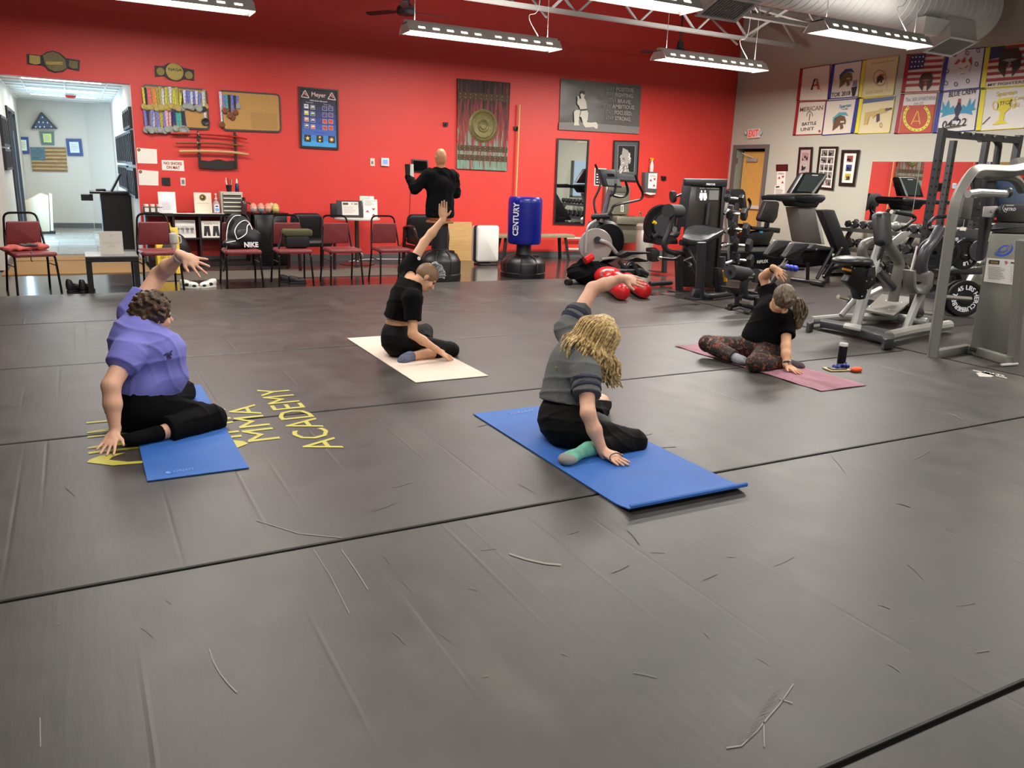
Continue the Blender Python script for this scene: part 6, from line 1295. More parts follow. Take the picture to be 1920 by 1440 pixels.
b = C(315, 890, Y=9.82); MB().lathe([(.0, -.02), (.24, -.015), (.25, 0), (.25, .03)], b, (.35, 1, 0), n=40, cap=False).build('side_disc', mat('disc_grey', '#8d8683', .4, .1), t)
C.slab('body_cover', GUN, t, [(300, 640), (400, 640), (500, 780), (520, 1010), (360, 1010), (240, 800)], .16, .02, Y=9.92)
C.tube('crank_hub', BLK, t, [(335, 830, dict(Y=9.74)), (330, 828, dict(Y=9.84))], .05, 14)
C.tube('link_arm', SIL, t, [(350, 832), (440, 865), (500, 930), (555, 1005)], .028, rad='b', Y=9.74); C.tube('link_arm', SIL, t, [(375, 1030), (460, 1018), (575, 1012), (640, 1010)], .02, Y=9.7); C.tube('link_arm', GUN, t, [(555, 1060), (620, 1115), (680, 1060), (725, 1110), (765, 1190)], .028, rad='b', Y=9.68)
for pts, y in (([(560, 990), (640, 950), (890, 960), (870, 975), (700, 985), (600, 1020)], 9.6), ([(650, 1040), (740, 1010), (865, 1045), (850, 1060), (700, 1060)], 10.0)): C.slab('foot_pedal', BLK, t, pts, .16, .006, Y=y)
C.tube('rail', GUN, t, [(470, 1150), (600, 1160), (780, 1150), (850, 1190)], .04, Y=9.75); C.slab('rear_cover', mat('brown_black', '#241f1f', .4), t, [(650, 1100), (740, 1070), (800, 1110), (870, 1180), (860, 1230), (640, 1190)], .2, .02, Y=9.75)
MB().tube([W(1218, 532, Z=.035), W(1259, 530, Z=.035)], .035, 10).build('rear_foot', GUN, t); MB().tube([W(1068, 529, Z=.035), W(1120, 524, Z=.035)], .035, 10).build('front_foot', SIL, t); MB().tube([W(1062, 529.5, Z=.04), W(1070, 528.7, Z=.04)], .045, 10).build('foot_cap', BLK, t)
# ---- plate-loaded unit behind with black disc and yellow pin
t = thing('calf_machine', 'low dark machine with a black disc and yellow pin behind', 'exercise machine', (8.3, 10.6, F0)); C = T4(1220, 350, 6.546, Y=10.6)
b = C(150, 470); MB().lathe([(.05, -.04), (.2, -.04), (.22, -.02), (.32, -.03), (.33, 0), (.33, .05), (.05, .06)], b, (.2, 1, 0), n=36).build('cam_disc', BLM, t); MB().lathe([(.05, -.05), (.18, -.05), (.18, -.04)], b, (.2, 1, 0), n=30).build('inner_ring', GUN, t)
C.tube('pin', STL, t, [(60, 450), (180, 470)], .008); C.tube('pin_knob', mat('yellow_plastic', 0), t, [(30, 430), (60, 450)], .03)
C.slab('back_box', BLK, t, [(135, 255), (260, 250), (265, 360), (135, 350)], .2, .01); C.tube('seat_arm', DGR, t, [(20, 620), (190, 520), (215, 700)], .04, rad=.1); C.slab('body', BLM, t, [(20, 560), (330, 620), (350, 710), (10, 700)], .25, .03)
C.tube('post', GUN, t, [(180, 700), (165, 1050)], .045); C.slab('base_plate', GUN, t, [(110, 1050), (210, 1050), (210, 1060), (110, 1060)], .3)
C.slab('pad', PADM, t, [(0, 760), (80, 750), (120, 800), (110, 920), (20, 925)], .15, .02)
# ---- tower machine
t = thing('curl_machine', 'tall black weight-stack tower machine with curved arm pad', 'exercise machine', (7.9, 9.0, F0)); C = T4(1050, 300, 4.465, Y=8.95)
C.slab('tower_cover', mat('smoked_panel', '#262220', .25), t, [(1085, 215), (1370, 220), (1310, 1075), (1015, 1065)], .3, .01, off=.03, dv=(.6, .8, 0))
for pts in ([(1040, 155), (1110, 155), (1050, 560), (975, 560)], [(1365, 160), (1400, 160), (1320, 1060), (1300, 1060)]): C.slab('side_column', DGR, t, pts, .34, .012, dv=(.6, .8, 0))
C.slab('top_cap', BLK, t, [(1042, 155), (1400, 160), (1395, 225), (1035, 215)], .34, .015, off=-.01, dv=(.6, .8, 0))
p = Px(Y=8.935); a_ = lambda u, v: (1050 + u / 4.465, 300 + v / 4.465); p.text('PRECOR', a_(1225, 210), a_(1300, 212), 3.5, '#d9d9d9', .02); p.text('BICEPS / CURL EXTENSION', a_(1172, 240), a_(1330, 244), 1.8, '#b9b9b9')
p2 = Px(Y=8.975); p2.poly([a_(1145, 245), a_(1335, 250), a_(1330, 340), a_(1140, 335)], '#232325').next()
for u in (1185, 1215): p2.disc(*a_(u, 262), 1.4, 2, '#e8e8e8').poly([a_(u - 14, 275), a_(u + 12, 275), a_(u + 17, 320), a_(u + 8, 325), a_(u + 7, 338), a_(u - 12, 338), a_(u - 12, 322), a_(u - 20, 318)], '#e8e8e8')
p2.poly([a_(1250, 255), a_(1330, 255), a_(1325, 335), a_(1247, 333)], '#6b6a68'); p.build('lettering', t); p2.build('instruction_print', t)
C.tube('stack_guide', GUN, t, [(1245, 360), (1225, 540)], .02, Y=8.95)
pd = [W(*q) if 0 else None for q in ()]
def curved_pad(rows, th, name, m, par):
    n = len(rows[0]); vs = [q for r_ in rows for q in r_]; dn = Vector((0, 0, -th)); k = len(vs); vs += [q + dn for q in vs]; fs = []
    for i in range(len(rows) - 1):
        for j in range(n - 1): a = i * n + j; fs += [(a, a + 1, a + n + 1, a + n), (a + k, a + n + k, a + n + 1 + k, a + 1 + k)]
    rim = [j for j in range(n)] + [i * n + n - 1 for i in range(1, len(rows))] + [(len(rows) - 1) * n + j for j in range(n - 2, -1, -1)] + [i * n for i in range(len(rows) - 2, 0, -1)]
    for i in range(len(rim)): a, b_ = rim[i], rim[(i + 1) % len(rim)]; fs.append((a, a + k, b_ + k, b_))
    return MB().add(vs, fs).build(name, m, par, smooth=50, bevel=.008)
top = [C(*q, Y=8.6) for q in ((1065, 560), (1130, 545), (1200, 545), (1280, 560), (1345, 575), (1375, 570))]; mid = [C(*q, Y=8.35) for q in ((1040, 600), (1110, 600), (1190, 605), (1260, 610), (1320, 600), (1375, 580))]; bot = [C(*q, Y=8.15) for q in ((1025, 645), (1100, 668), (1180, 672), (1240, 660), (1300, 625), (1365, 590))]
curved_pad([top, mid, bot], .07, 'arm_pad', PADM, t)
for pts, y, r_ in (([(990, 790), (1000, 1090)], 8.7, .055), ([(1185, 690), (1165, 1150)], 7.8, .06), ([(1010, 690), (1200, 690)], 8.2, .04), ([(1050, 730), (1180, 1000)], 8.2, .04)): C.tube('frame_post', DGR, t, pts, r_, Y=y)
C.slab('foot_flare', DGR, t, [(1135, 1080), (1190, 1080), (1215, 1150), (1105, 1150)], .08, .01, Y=7.75); MB().box(C(1160, 1158, Z=0) + Vector((0, 0, .0)), (.34, .2, .012)).build('foot_plate', DGR, t); MB().box(C(990, 1096, Z=0), (.26, .16, .012)).build('foot_plate', DGR, t)
C.tube('base_rail', DGR, t, [(1190, 1110), (1240, 1140), (1430, 1120), (1500, 1110)], .035, rad='b', Z=.05)
C.tube('swing_arm', DGR, t, [(945, 440), (930, 520), (905, 600), (870, 700), (900, 760), (1000, 785), (1155, 815)], .035, rad='b', Y=8.3); C.tube('arm_cap', STL, t, [(1150, 814), (1172, 819)], .042, 14, Y=8.28)
C.tube('foam_roller', FOAM, t, [(905, 425, dict(Y=8.25)), (1000, 428, dict(Y=8.6))], .085, 18); C.tube('grip', BLM, t, [(1010, 805), (950, 830), (835, 820)], .02, rad='b', Y=8.2); C.tube('grip', BLM, t, [(1100, 820), (1035, 845), (1085, 878)], .022, rad=.04, Y=8.1); C.tube('grip_cap', STL, t, [(1078, 872), (1092, 882)], .027, Y=8.09); C.tube('grip_cap', STL, t, [(845, 821), (825, 819)], .024, Y=8.2)
C.slab('elbow_pad', PADM, t, [(950, 630), (985, 600), (1015, 605), (990, 650), (955, 655)], .1, .01, Y=8.3); MB().lathe([(.05, 0), (.04, .03), (.0, .03)], C(948, 582, Y=8.3), (0, -1, 0), n=16).build('pivot_cap', STL, t)
C.tube('cross_bar', STL, t, [(975, 305), (1030, 285)], .016, Y=9.1); MB().lathe([(.0, -.02), (.08, -.02), (.085, 0), (.08, .03), (0, .03)], C(943, 308, Y=9.1), (1, -.3, .2), n=20).build('side_roller', FOAM, t)
C.tube('seat_post', GUN, t, [(1360, 810), (1360, 910)], .045, Y=8.5); C.slab('seat_sleeve', DGR, t, [(1325, 905), (1392, 905), (1392, 1110), (1335, 1115)], .1, .01, Y=8.45); C.tube('adjust_grip', YLW, t, [(1375, 925), (1385, 1015)], .026, Y=8.4)
# ---- upright stand of hex dumbbells
t = thing('dumbbell_stand', 'narrow upright stand with curved chrome cradles', 'rack', (7.9, 8.9, F0)); C = T4(1220, 350, 6.546, Y=8.75)
C.tube('post', SIL, t, [(945, 150), (915, 330), (950, 660), (965, 960)], .022, rad='b'); C.tube('post', GUN, t, [(985, 230), (975, 960)], .035); MB().box(C(975, 1030, Z=0), (.5, .5, .03)).build('base_plate', DGR, t, smooth=0)
for u, v in ((900, 335), (905, 560), (860, 735), (905, 945)): C.tube('cradle', CHR, t, [(u, v), (u + 50, v - 15 if v > 700 else v - 40), (u + 100, v - 30), (u + 180, v - 15)], .022, rad='b', Y=8.6)
ORD = 'first second third fourth fifth sixth seventh eighth ninth tenth eleventh twelfth thirteenth fourteenth fifteenth'.split()
HEX = mat('hex_rubber', '#151517', .5); dbp = {}
def hexdb(c, ax, r_, L, label, grp=None, root=None):
    ax = Vector(ax).normalized(); key = (round(r_, 3), round(L, 3))
    an = math.atan2(ax.y, ax.x)
    if key in dbp: return dup(dbp[key], c, an, label, grp)
    t = thing('dumbbell', label, 'dumbbell', c, 0, grp)
    for s in (-1, 1): MB().lathe([(r_ * .6, s * L * .22), (r_, s * L * .26), (r_ * 1.02, s * L * .44), (r_ * .8, s * L * .5)], (0, 0, 0), (1, 0, 0), n=6).build('hex_head', HEX, t, local=True, smooth=0)
    MB().tube([(-L * .25, 0, 0), (0, 0, 0), (L * .25, 0, 0)], [.013, .017, .013], 8).build('handle', STL, t, local=True)
    t.rotation_euler = (0, 0, an); dbp[key] = t; return t
for k, (u, v, r_) in enumerate(((1030, 145, .06), (1060, 335, .09), (1085, 525, .1), (1120, 720, .105), (1135, 905, .1))):
    hexdb(C(u, v, Y=8.55), (.55, -1, 0), r_, .27, 'black hex dumbbell on the upright stand, %s' % ('top one', 'second from top', 'middle one', 'second from bottom', 'lowest one')[k])
# ---- recumbent bike
t = thing('recumbent_bike', 'black recumbent exercise bike by the open doorway', 'exercise machine', (11, 11, F0)); C = T4(1220, 350, 6.546, Y=11.2)
C.slab('console', BLK, t, [(965, 45), (1000, 28), (1140, 30), (1165, 70), (1190, 260), (1170, 285), (1090, 240), (980, 200)], .12, .02); C.tube('console_mast', DGR, t, [(1060, 200), (1040, 420), (1020, 700)], .05); C.tube('handlebar', BLM, t, [(1200, 150), (1222, 200), (1200, 270), (1150, 302), (1100, 300)], .025, rad='b', Y=11.1)
C.slab('seat_back', mat('seat_brown_black', '#1d1718', .45), t, [(1420, 190), (1440, 175), (1570, 180), (1588, 210), (1560, 380), (1510, 450), (1350, 425), (1338, 390)], .12, .025)
C.tube('seat_stem', BLM, t, [(1430, 440), (1420, 500)], .05); C.slab('seat_frame', BLK, t, [(1130, 455), (1240, 490), (1600, 510), (1590, 575), (1540, 560), (1250, 530)], .3, .02); C.slab('seat_body', BLK, t, [(1180, 600), (1260, 560), (1530, 540), (1440, 745), (1200, 750)], .3, .02); C.tube('side_grip', BLM, t, [(1140, 455), (1210, 480), (1240, 500)], .02); C.slab('blue_knob', mat('blue_knob', '#4aa3dd', .3), t, [(1340, 550), (1380, 545), (1375, 570), (1350, 568)], .02, Y=11.1)
C.slab('base_shell', BLM, t, [(1010, 700), (1560, 700), (1500, 1010), (1010, 1010)], .35, .02)
# ---- treadmill
t = thing('treadmill', 'treadmill with grey mast in front of the photo frames', 'exercise machine', (10.6, 10.2, F0)); C = T4(1400, 310, 6, Y=10.1)
sc = C.slab('console', BLM, t, [(640, 90), (720, 78), (905, 95), (910, 120), (800, 320), (500, 315)], .12, .012, Y=10.05); C.slab('display_panel', mat('display_green', '#3a4240', .25), sc, [(660, 100), (890, 100), (745, 300), (560, 290)], .006, off=-.008, Y=10.05); C.slab('silver_edge', SIL, sc, [(885, 100), (905, 100), (750, 318), (725, 310)], .01, off=-.012, Y=10.05)
C.slab('logo_plate', PAP, sc, [(730, 105), (795, 108), (792, 118), (728, 115)], .004, off=-.018, Y=10.05)
C.slab('handrail', BLM, t, [(200, 338), (480, 335), (560, 360), (560, 400), (200, 392)], .08, .015, Y=9.95); C.slab('handrail', BLM, t, [(500, 345), (830, 330), (890, 335), (900, 380), (850, 425), (700, 430), (540, 400)], .6, .03, Y=9.95)
C.slab('mast_collar', BLM, t, [(530, 400), (830, 420), (790, 480), (570, 470)], .3, .02, Y=10.0); C.slab('mast', mat('mast_brown_grey', '#5b5652', .4), t, [(580, 475), (770, 480), (850, 890), (650, 870)], .3, .02, Y=10.05); C.slab('mast_trim', GRYM, t, [(770, 480), (800, 490), (880, 890), (850, 890)], .1, .005, Y=10.05)
C.slab('running_belt', mat('belt_black', '#1b1c18', .6), t, [(-480, 950), (-440, 920), (560, 925), (500, 975)], .04, Z=.42); C.slab('deck_side', BLM, t, [(-420, 985), (340, 965), (960, 930), (960, 1060), (350, 1120), (-400, 1020)], .1, .01, Y=9.9)
C.slab('motor_cover', BLK, t, [(0, 990), (960, 940), (940, 1120), (300, 1200), (20, 1190)], .5, .03, Y=9.98); p = Px(Y=9.875); p.text('REFLEX', (1419, 494), (1440, 492), 5.5, '#c9c9c4', .02); p.build('lettering', t)
C.slab('mirror_handle', BLK, t, [(-440, 985), (-380, 985), (-300, 1100), (-440, 1100)], .5, .02, Y=10.2)
# ---- hyperextension bench
t = thing('back_extension_bench', 'black back extension bench with two tilted pads and foam rollers', 'bench', (7.3, 7.4, F0)); C = T4(1340, 440, 9, Y=7.4)
for y, pts in ((7.55, [(1060, 90), (1300, 105), (1335, 135), (1090, 385), (1060, 395), (885, 360), (880, 340)]), (7.3, [(1345, 135), (1600, 145), (1620, 170), (1400, 425), (1370, 435), (1190, 400), (1185, 380)])): C.slab('hip_pad', PADM, t, pts, .09, .02, Y=y)
C.tube('main_beam', DGR, t, [(820, 1050), (1110, 540)], .04, Y=7.4); C.tube('chrome_tube', CHR, t, [(1090, 580), (1205, 430)], .03, Y=7.4); C.tube('pad_bar', DGR, t, [(1000, 350, dict(Y=7.65)), (1400, 380, dict(Y=7.35))], .03)
C.tube('foam_roller', FOAM, t, [(255, 625, dict(Y=7.15)), (545, 675, dict(Y=7.3))], .085, 20); C.tube('foam_roller', FOAM, t, [(680, 690, dict(Y=7.35)), (830, 715, dict(Y=7.5))], .085, 20); C.tube('roller_axle', BLM, t, [(240, 625, dict(Y=7.14)), (850, 715, dict(Y=7.52))], .02)
C.tube('curved_arm', DGR, t, [(640, 700), (540, 730), (490, 860), (500, 1040)], .05, rad='b', Y=7.25); C.slab('label_plate', STL, t, [(485, 695), (590, 700), (590, 725), (480, 722)], .02, off=-.06, Y=7.25)
for pts, y in (([(200, 880), (420, 910), (470, 1020), (340, 1000)], 7.15), ([(510, 925), (560, 945), (770, 990), (870, 820), (850, 1050), (620, 1080)], 7.3)): C.slab('foot_plate', BLM, t, pts, .12, .006, Y=y)
C.tube('lower_bar', DGR, t, [(330, 990), (600, 1060), (840, 1060)], .035, Y=7.25); C.tube('post', DGR, t, [(400, 1030), (395, 1180)], .045, Y=7.2); C.tube('post', DGR, t, [(720, 1060), (710, 1220)], .04, Y=7.2); C.slab('link_plate', STL, t, [(440, 1110), (600, 1140), (590, 1180), (430, 1160)], .02, .0, Y=7.12)
C.tube('base_rail', DGR, t, [(250, 1210), (420, 1170), (820, 1290)], .03, Z=.04); C.slab('foot', DGR, t, [(180, 1210), (250, 1150), (330, 1180), (260, 1245)], .02, Z=.03); C.slab('foot', DGR, t, [(490, 1290), (540, 1240), (620, 1260), (580, 1315)], .02, Z=.03)
b = MB(); 
for k in range(3): b.ell(C(1225 + k * 68, 550 + k * 12, Y=7.9), (.045, .045, .045), nu=8, nv=12)
b.build('blue_grip', mat('blue_foam', '#2b3aa8', .5), t); MB().tube([C(1100, 560, Y=7.6), C(1225, 550, Y=7.9), C(1400, 580, Y=7.9), C(1500, 580, Y=7.9)], .02, 8).build('grip_bar', BLM, t)
# ---- incline bench
t = thing('incline_bench', 'black adjustable bench with its back pad raised', 'bench', (10.5, 9.2, F0)); C = T4(1480, 380, 5.143, Y=9.0)
b = MB(); q = [C(*p_, Y=9.0) for p_ in ((312, 75), (440, 70), (600, 505), (490, 510))]; bk = [v_ + Vector((.12, .25, 0)) for v_ in q]; b.add(q + bk, [(0, 1, 2, 3), (7, 6, 5, 4), (0, 4, 5, 1), (1, 5, 6, 2), (2, 6, 7, 3), (3, 7, 4, 0)]); b.build('back_pad', PADM, t, bevel=.02)
C.slab('seat_pad', PADM, t, [(250, 400), (400, 430), (420, 450), (150, 470)], .3, .01, Y=9.05); C.slab('seat_body', BLM, t, [(120, 480), (430, 440), (400, 590), (130, 600)], .25, .02, Y=9.2)
for pts, y in (([(420, 450), (265, 735)], 8.95), ([(510, 435), (330, 700)], 9.0), ([(560, 590), (420, 640), (330, 720)], 9.1), ([(180, 580), (175, 745)], 9.0), ([(130, 455), (415, 445)], 9.0)): C.tube('frame_bar', BLM, t, pts, .028, Y=y)
C.tube('floor_bar', BLM, t, [(20, 738), (180, 760), (325, 782)], .03, Z=.03); C.tube('end_cap', BLK, t, [(215, 765), (330, 785)], .045, Z=.04)
for p_ in ((505, 438), (418, 568), (332, 705), (262, 452)): MB().ell(C(*p_, Y=8.93), (.018, .012, .018), nu=5, nv=8).build('bolt', STL, t)
# ---- dumbbell rack under the mirror
t = thing('dumbbell_rack', 'three-tier dumbbell rack under the big mirror', 'rack', (11.95, 8.9, F0)); DR = mat('rack_grey', '#3f3e3c', .4, .3)
for z, x in ((.8, 12.02), (.47, 11.9), (.14, 11.78)):
    MB().bar((x, 7.3, z), (x, 9.98, z), .3, .02, (-.08, 0, 1)).build('shelf', DR, t, smooth=0); MB().bar((x - .16, 7.3, z - .01), (x - .16, 9.98, z - .01), .02, .06).build('lip', DR, t, smooth=0)
for y in (7.4, 8.7, 9.93): MB().bar((12.22, y, .95), (11.62, y, F0), .05, .07, (0, 1, 0)).build('upright', SIL if y < 8 else DR, t, smooth=0); MB().bar((12.25, y, F0 + .02), (11.6, y, F0 + .02), .05, .04).build('foot', DR, t, smooth=0)
for j, (z, x, r_, L) in enumerate(((.8, 12.02, .062, .24), (.47, 11.9, .078, .28), (.14, 11.78, .09, .3))):
    n = (15, 11, 10)[j]; g_ = 'dumbbells on the %s tier under the mirror' % ('top', 'middle', 'bottom')[j]
    for k in range(n): hexdb((x - .01, 9.86 - k * (2.45 / n), z + r_ + .024), (1, 0, 0), r_, L, 'black hex dumbbell on the %s rack tier, %s from the doorway end' % (('top', 'middle', 'bottom')[j], ORD[k]), g_)
# ---- chest-supported row machine
t = thing('row_machine', 'silver plate-loaded row machine with black chest pad and seat', 'exercise machine', (7.7, 5.9, F0)); C = T4(1480, 380, 5.143, Y=5.85)
C.tube('base_beam', SIL, t, [(215, 1135), (480, 1110), (700, 1105), (1030, 1100), (1200, 1130), (1330, 1150)], .045, Z=.07); C.tube('base_beam', SIL, t, [(960, 1285), (1180, 1235), (1540, 1180)], .055, Z=.075)
C.slab('end_cap', GUN, t, [(172, 1130), (195, 1100), (245, 1105), (240, 1150), (200, 1165), (172, 1155)], .1, .01, Z=.1); C.slab('end_cap', GUN, t, [(900, 1280), (935, 1250), (1015, 1262), (1015, 1310), (925, 1320), (900, 1305)], .1, .01, Z=.11)
C.slab('front_rail', GUN, t, [(305, 1115), (560, 1150), (960, 1245), (920, 1290), (520, 1180), (300, 1140)], .07, .008, Z=.1); C.slab('rail_cover', SIL, t, [(540, 1155), (700, 1180), (690, 1215), (520, 1180)], .03, .004, Z=.13)
C.tube('spine', SIL, t, [(640, 1180, dict(Y=5.72)), (700, 960, dict(Y=5.75)), (890, 370, dict(Y=5.95))], .055, 8)
C.slab('adjust_scale', DGR, t, [(850, 395), (885, 395), (835, 565), (795, 560)], .02, off=-.065, Y=5.9)
for pts in ([(500, 1090), (660, 900)], [(740, 900), (880, 830)]): C.tube('brace', SIL, t, pts, .03, Y=5.95)
q = C(895, 255, Y=5.8); R_ = Matrix(((.95, -.05, .3), (.3, .2, -.93), (-.02, .98, .2))).transposed().to_3x3(); R_ = Matrix.Rotation(.28, 3, 'Z') @ Matrix.Rotation(math.radians(80), 3, 'X'); b = MB().pad(q, .26, .36, .14, R_, .06); b.v = [(x + (z - q.z) * .16, y + (z - q.z) * .2, z) for x, y, z in b.v]; b.build('chest_pad', PADM, t)
soft('seat', PADM, t, [ELL(C(560, 560, Y=5.62), (.17, .14, .05), k=.04), ELL(C(660, 570, Y=5.72), (.19, .12, .055), k=.04), ELL(C(740, 600, Y=5.8), (.09, .08, .05), k=.04)], .008)
C.slab('seat_bracket', BLM, t, [(535, 610), (800, 640), (835, 610), (840, 780), (760, 850), (735, 930), (680, 940), (655, 850), (560, 760), (600, 700)], .1, .012, Y=5.62); C.tube('lever', YLW, t, [(515, 637), (590, 655)], .013, Y=5.6)
for k in range(7): C.tube('vent_line', GUN, t, [(748 + k * 3, 715 - k * 12), (800, 690 - k * 12)], .004, 4, Y=5.61)
for p_ in ((600, 620), (625, 632), (745, 758), (755, 845), (795, 740), (700, 905)): MB().ell(C(*p_, Y=5.61), (.01, .008, .01), nu=4, nv=8).build('bolt', STL, t)
C.tube('arch_tube', GRY, t, [(930, 370), (1010, 490), (1060, 580), (1040, 700), (1000, 950)], .062, 14, rad='b', Y=6.3); C.tube('arch_tube', GRY, t, [(820, 370), (730, 400), (700, 480), (740, 570), (800, 620)], .055, 14, rad='b', Y=6.2); C.tube('strut', GUN, t, [(850, 650), (900, 720), (1000, 820)], .05, Y=6.3)
C.slab('foot_platform', GRY, t, [(890, 880), (1220, 915), (1010, 1085), (730, 1030)], .025, .004, Z=.15)
for p_ in ((935, 943), (1088, 958), (968, 1030), (780, 1000)): MB().ell(C(*p_, Z=.15), (.015, .015, .006), nu=4, nv=8).build('bolt', STL, t)
C.tube('weight_horn', STL, t, [(470, 905), (590, 940)], .025, Y=6.1); C.tube('horn_collar', BLK, t, [(580, 930), (620, 950)], .045, Y=6.1); C.tube('weight_horn', STL, t, [(1250, 1055), (1430, 1075)], .024, Y=5.75); C.tube('horn_collar', BLK, t, [(1215, 1060), (1262, 1062)], .05, 14, Y=5.75)
C.tube('a_frame', SIL, t, [(1125, 1215), (1265, 880)], .045, 8, Y=5.7); C.slab('gusset', GRY, t, [(1270, 900), (1310, 900), (1280, 1160), (1200, 1190)], .08, .005, Y=5.78)
C.slab('pivot_bracket', GRY, t, [(1200, 660), (1225, 650), (1232, 820), (1260, 855), (1290, 850), (1325, 800), (1330, 690), (1370, 660), (1400, 680), (1385, 810), (1330, 890), (1230, 880), (1200, 820)], .14, .012, Y=5.6)
C.tube('lever_arm', GUN, t, [(1290, 700), (1275, 600), (1310, 470), (1380, 380), (1460, 245)], .06, 14, rad='b', Y=5.7); C.tube('arm_base', BLM, t, [(1235, 730), (1320, 720)], .07, Y=5.72)
C.tube('handle', BLM, t, [(1000, 90), (1190, 125), (1220, 150), (1110, 235), (1040, 250)], .02, rad=.06, Y=6.0); C.tube('handle_cap', STL, t, [(985, 88), (1005, 92)], .024, Y=6.0); C.tube('handle', BLM, t, [(1550, 130), (1400, 140), (1345, 200), (1350, 260), (1450, 275)], .02, rad=.06, Y=6.0); C.tube('pull_pin', STL, t, [(1352, 240), (1450, 245)], .014, Y=5.95); MB().ell(C(1030, 222, Y=6.0), (.06, .05, .045), nu=8, nv=12).build('handle_joint', SIL, t)
C.slab('placard', SIL, t, [(965, 385), (1080, 290), (1130, 275), (1185, 290), (1050, 412), (960, 400)], .02, .004, Y=6.4); C.tube('placard_post', GUN, t, [(1040, 420), (1020, 500)], .04, Y=6.5)
C.tube('rear_lever', GRYM, t, [(1240, 420), (1175, 670)], .02, Y=6.6); C.tube('stop_pin', GUN, t, [(1160, 690), (1210, 690)], .012, Y=6.3); MB().lathe([(.0, 0), (.05, 0), (.05, .03), (0, .03)], C(1160, 690, Y=6.28), (0, -1, 0), n=14).build('stop_knob', mat('copper_cap', '#6d5a50', .4, .5), t)
# ---- weight plates and plate stack
PLT = mat('plate_iron', '#17181a', .4, .2)
def plate(c, r_, ax, label, txt=None, th=.045, m=PLT):
    t = thing('weight_plate', label, 'weight plate', c); c = Vector(c)
    MB().lathe([(.026, th * .35), (.026, 0), (r_ * .33, 0), (r_ * .36, th * .2), (r_ * .78, th * .22), (r_ * .82, 0), (r_ * .97, 0), (r_, th * .2), (r_, th * .8), (r_ * .97, th), (.026, th), (.026, th * .35)], c, ax, n=36, cap=False).build('plate', m, t)
    if txt:
        ax = Vector(ax).normalized(); n_ = -ax; up = Vector((0, 0, 1)); rt = up.cross(n_).normalized(); up = n_.cross(rt); out = []; fs = []; 
        for s_, a0 in txt:
            vs, f_, x0, x1, y0, y1 = glyphs(s_, .02); k = len(out); L = (x1 - x0) * .075 * r_ / .22
            for gx, gy in vs: an = a0 - ((gx - x0) * .075 * r_ / .22 - L / 2) / (r_ * .58); rr = r_ * .5 + gy * .075 * r_ / .22; out.append(c + n_ * .002 * 0 + ax * (th * .2 - .003) + (rt * math.cos(an) + up * math.sin(an)) * rr)
            fs += [tuple(i + k for i in f) for f in f_]
        MB().add(out, fs).build('lettering', mat('white_print', 0), t, smooth=0)
    return t
t = thing('plate_tree', 'dark plate storage machine behind the grey cable frame', 'rack', (9.9, 6.3, F0)); C = T4(1640, 430, 4.964, Y=6.15)
C.tube('storage_bar', STL, t, [(640, 628), (890, 648)], .026, Y=5.85); C.slab('base', DGR, t, [(720, 840), (1100, 810), (1100, 825), (720, 855)], .25, Y=6.0); C.tube('frame', DGR, t, [(760, 370), (800, 500), (830, 800)], .05, Y=6.35); C.slab('bench_pad', PADM, t, [(780, 370), (1010, 350), (1010, 420), (700, 430), (690, 390)], .3, .02, Y=6.3)
C.slab('curved_guard', GUN, t, [(770, 0), (1040, 0), (1040, 150), (960, 100), (880, 80), (755, 75)], .05, .005, Y=6.2); C.slab('warning_label', PAP, t, [(790, -20), (845, -20), (842, 12), (788, 10)], .004, off=-.01, Y=6.18); C.tube('link', GUN, t, [(770, 90), (930, 290)], .03, Y=6.25); C.tube('brace', DGR, t, [(650, 430), (700, 700)], .06, Y=6.6)
cp = C(845, 645, Y=6.1); plate(cp, .225, (.5, .87, -.04), 'upright iron plate with raised white weight lettering on the floor', [('45 LBS', PI / 2 + .05), ('HERCULES', -.75), ('BARBELL', PI + .6)])
plate(cp + Vector((.0, .07, 0)), .225, (.5, .87, -.04), 'iron plate directly behind the lettered one'); c2 = C(835, 230, Y=6.1)
plate(c2 + Vector((-.2, .16, 0)), .2, (.9, .4, 0), 'rubber plate at left of the loaded horn'); plate(c2 + Vector((.0, -.02, 0)), .19, (.35, .93, 0), 'rubber plate facing out on the loaded horn', [('45 LB', -1.0)]); plate(C(560, 220, Y=6.3), .2, (.6, .8, 0), 'dark plate just left of the grey frame post'); plate(C(330, 560, Y=6.25), .2, (.55, -.8, .1), 'olive grey plate low beside the row machine', None, .07, mat('worn_plate', '#6b6857', .4, .3))
plate(C(930, 200, Y=6.0) + Vector((.1, 0, 0)), .13, (.35, .93, 0), 'small grey disc against the loaded horn', None, .03, GUN)
# ---- power rack with holes
t = thing('power_rack', 'tall graphite power rack with punched uprights', 'rack', (9.5, 6.6, F0)); RK = mat('rack_graphite', '#343538', .4, .3); C = T4(1640, 240, 6.857, Y=6.5)
def post(x, y, z1, nm='upright'):
    po = MB().box((x, y, (z1 + F0) / 2), (.075, .075, z1 - F0)).build(nm, RK, t, smooth=0)
    b = MB(); z = .35
    while z < z1 - .3: b.lathe([(.0, -.002), (.014, -.002), (.014, .002)], (x, y - .038, z), (0, 1, 0), n=10).lathe([(.0, -.002), (.014, -.002), (.014, .002)], (x - .038, y, z), (1, 0, 0), n=10); z += .1
    b.build('hole', mat('hole_black', '#050505', .9), po, smooth=0)
x1 = W(1768, 240, Y=6.5).x; x3 = W(1912, 250, Y=6.5).x; zt_ = W(1768, 240, Y=6.5).z; post(x1, 6.5, zt_); post(x3, 6.5, zt_)
a_ = W(1850, 262, Y=7.2); post(a_.x, 7.2, a_.z); post(x3 + .3, 7.6, 2.2)
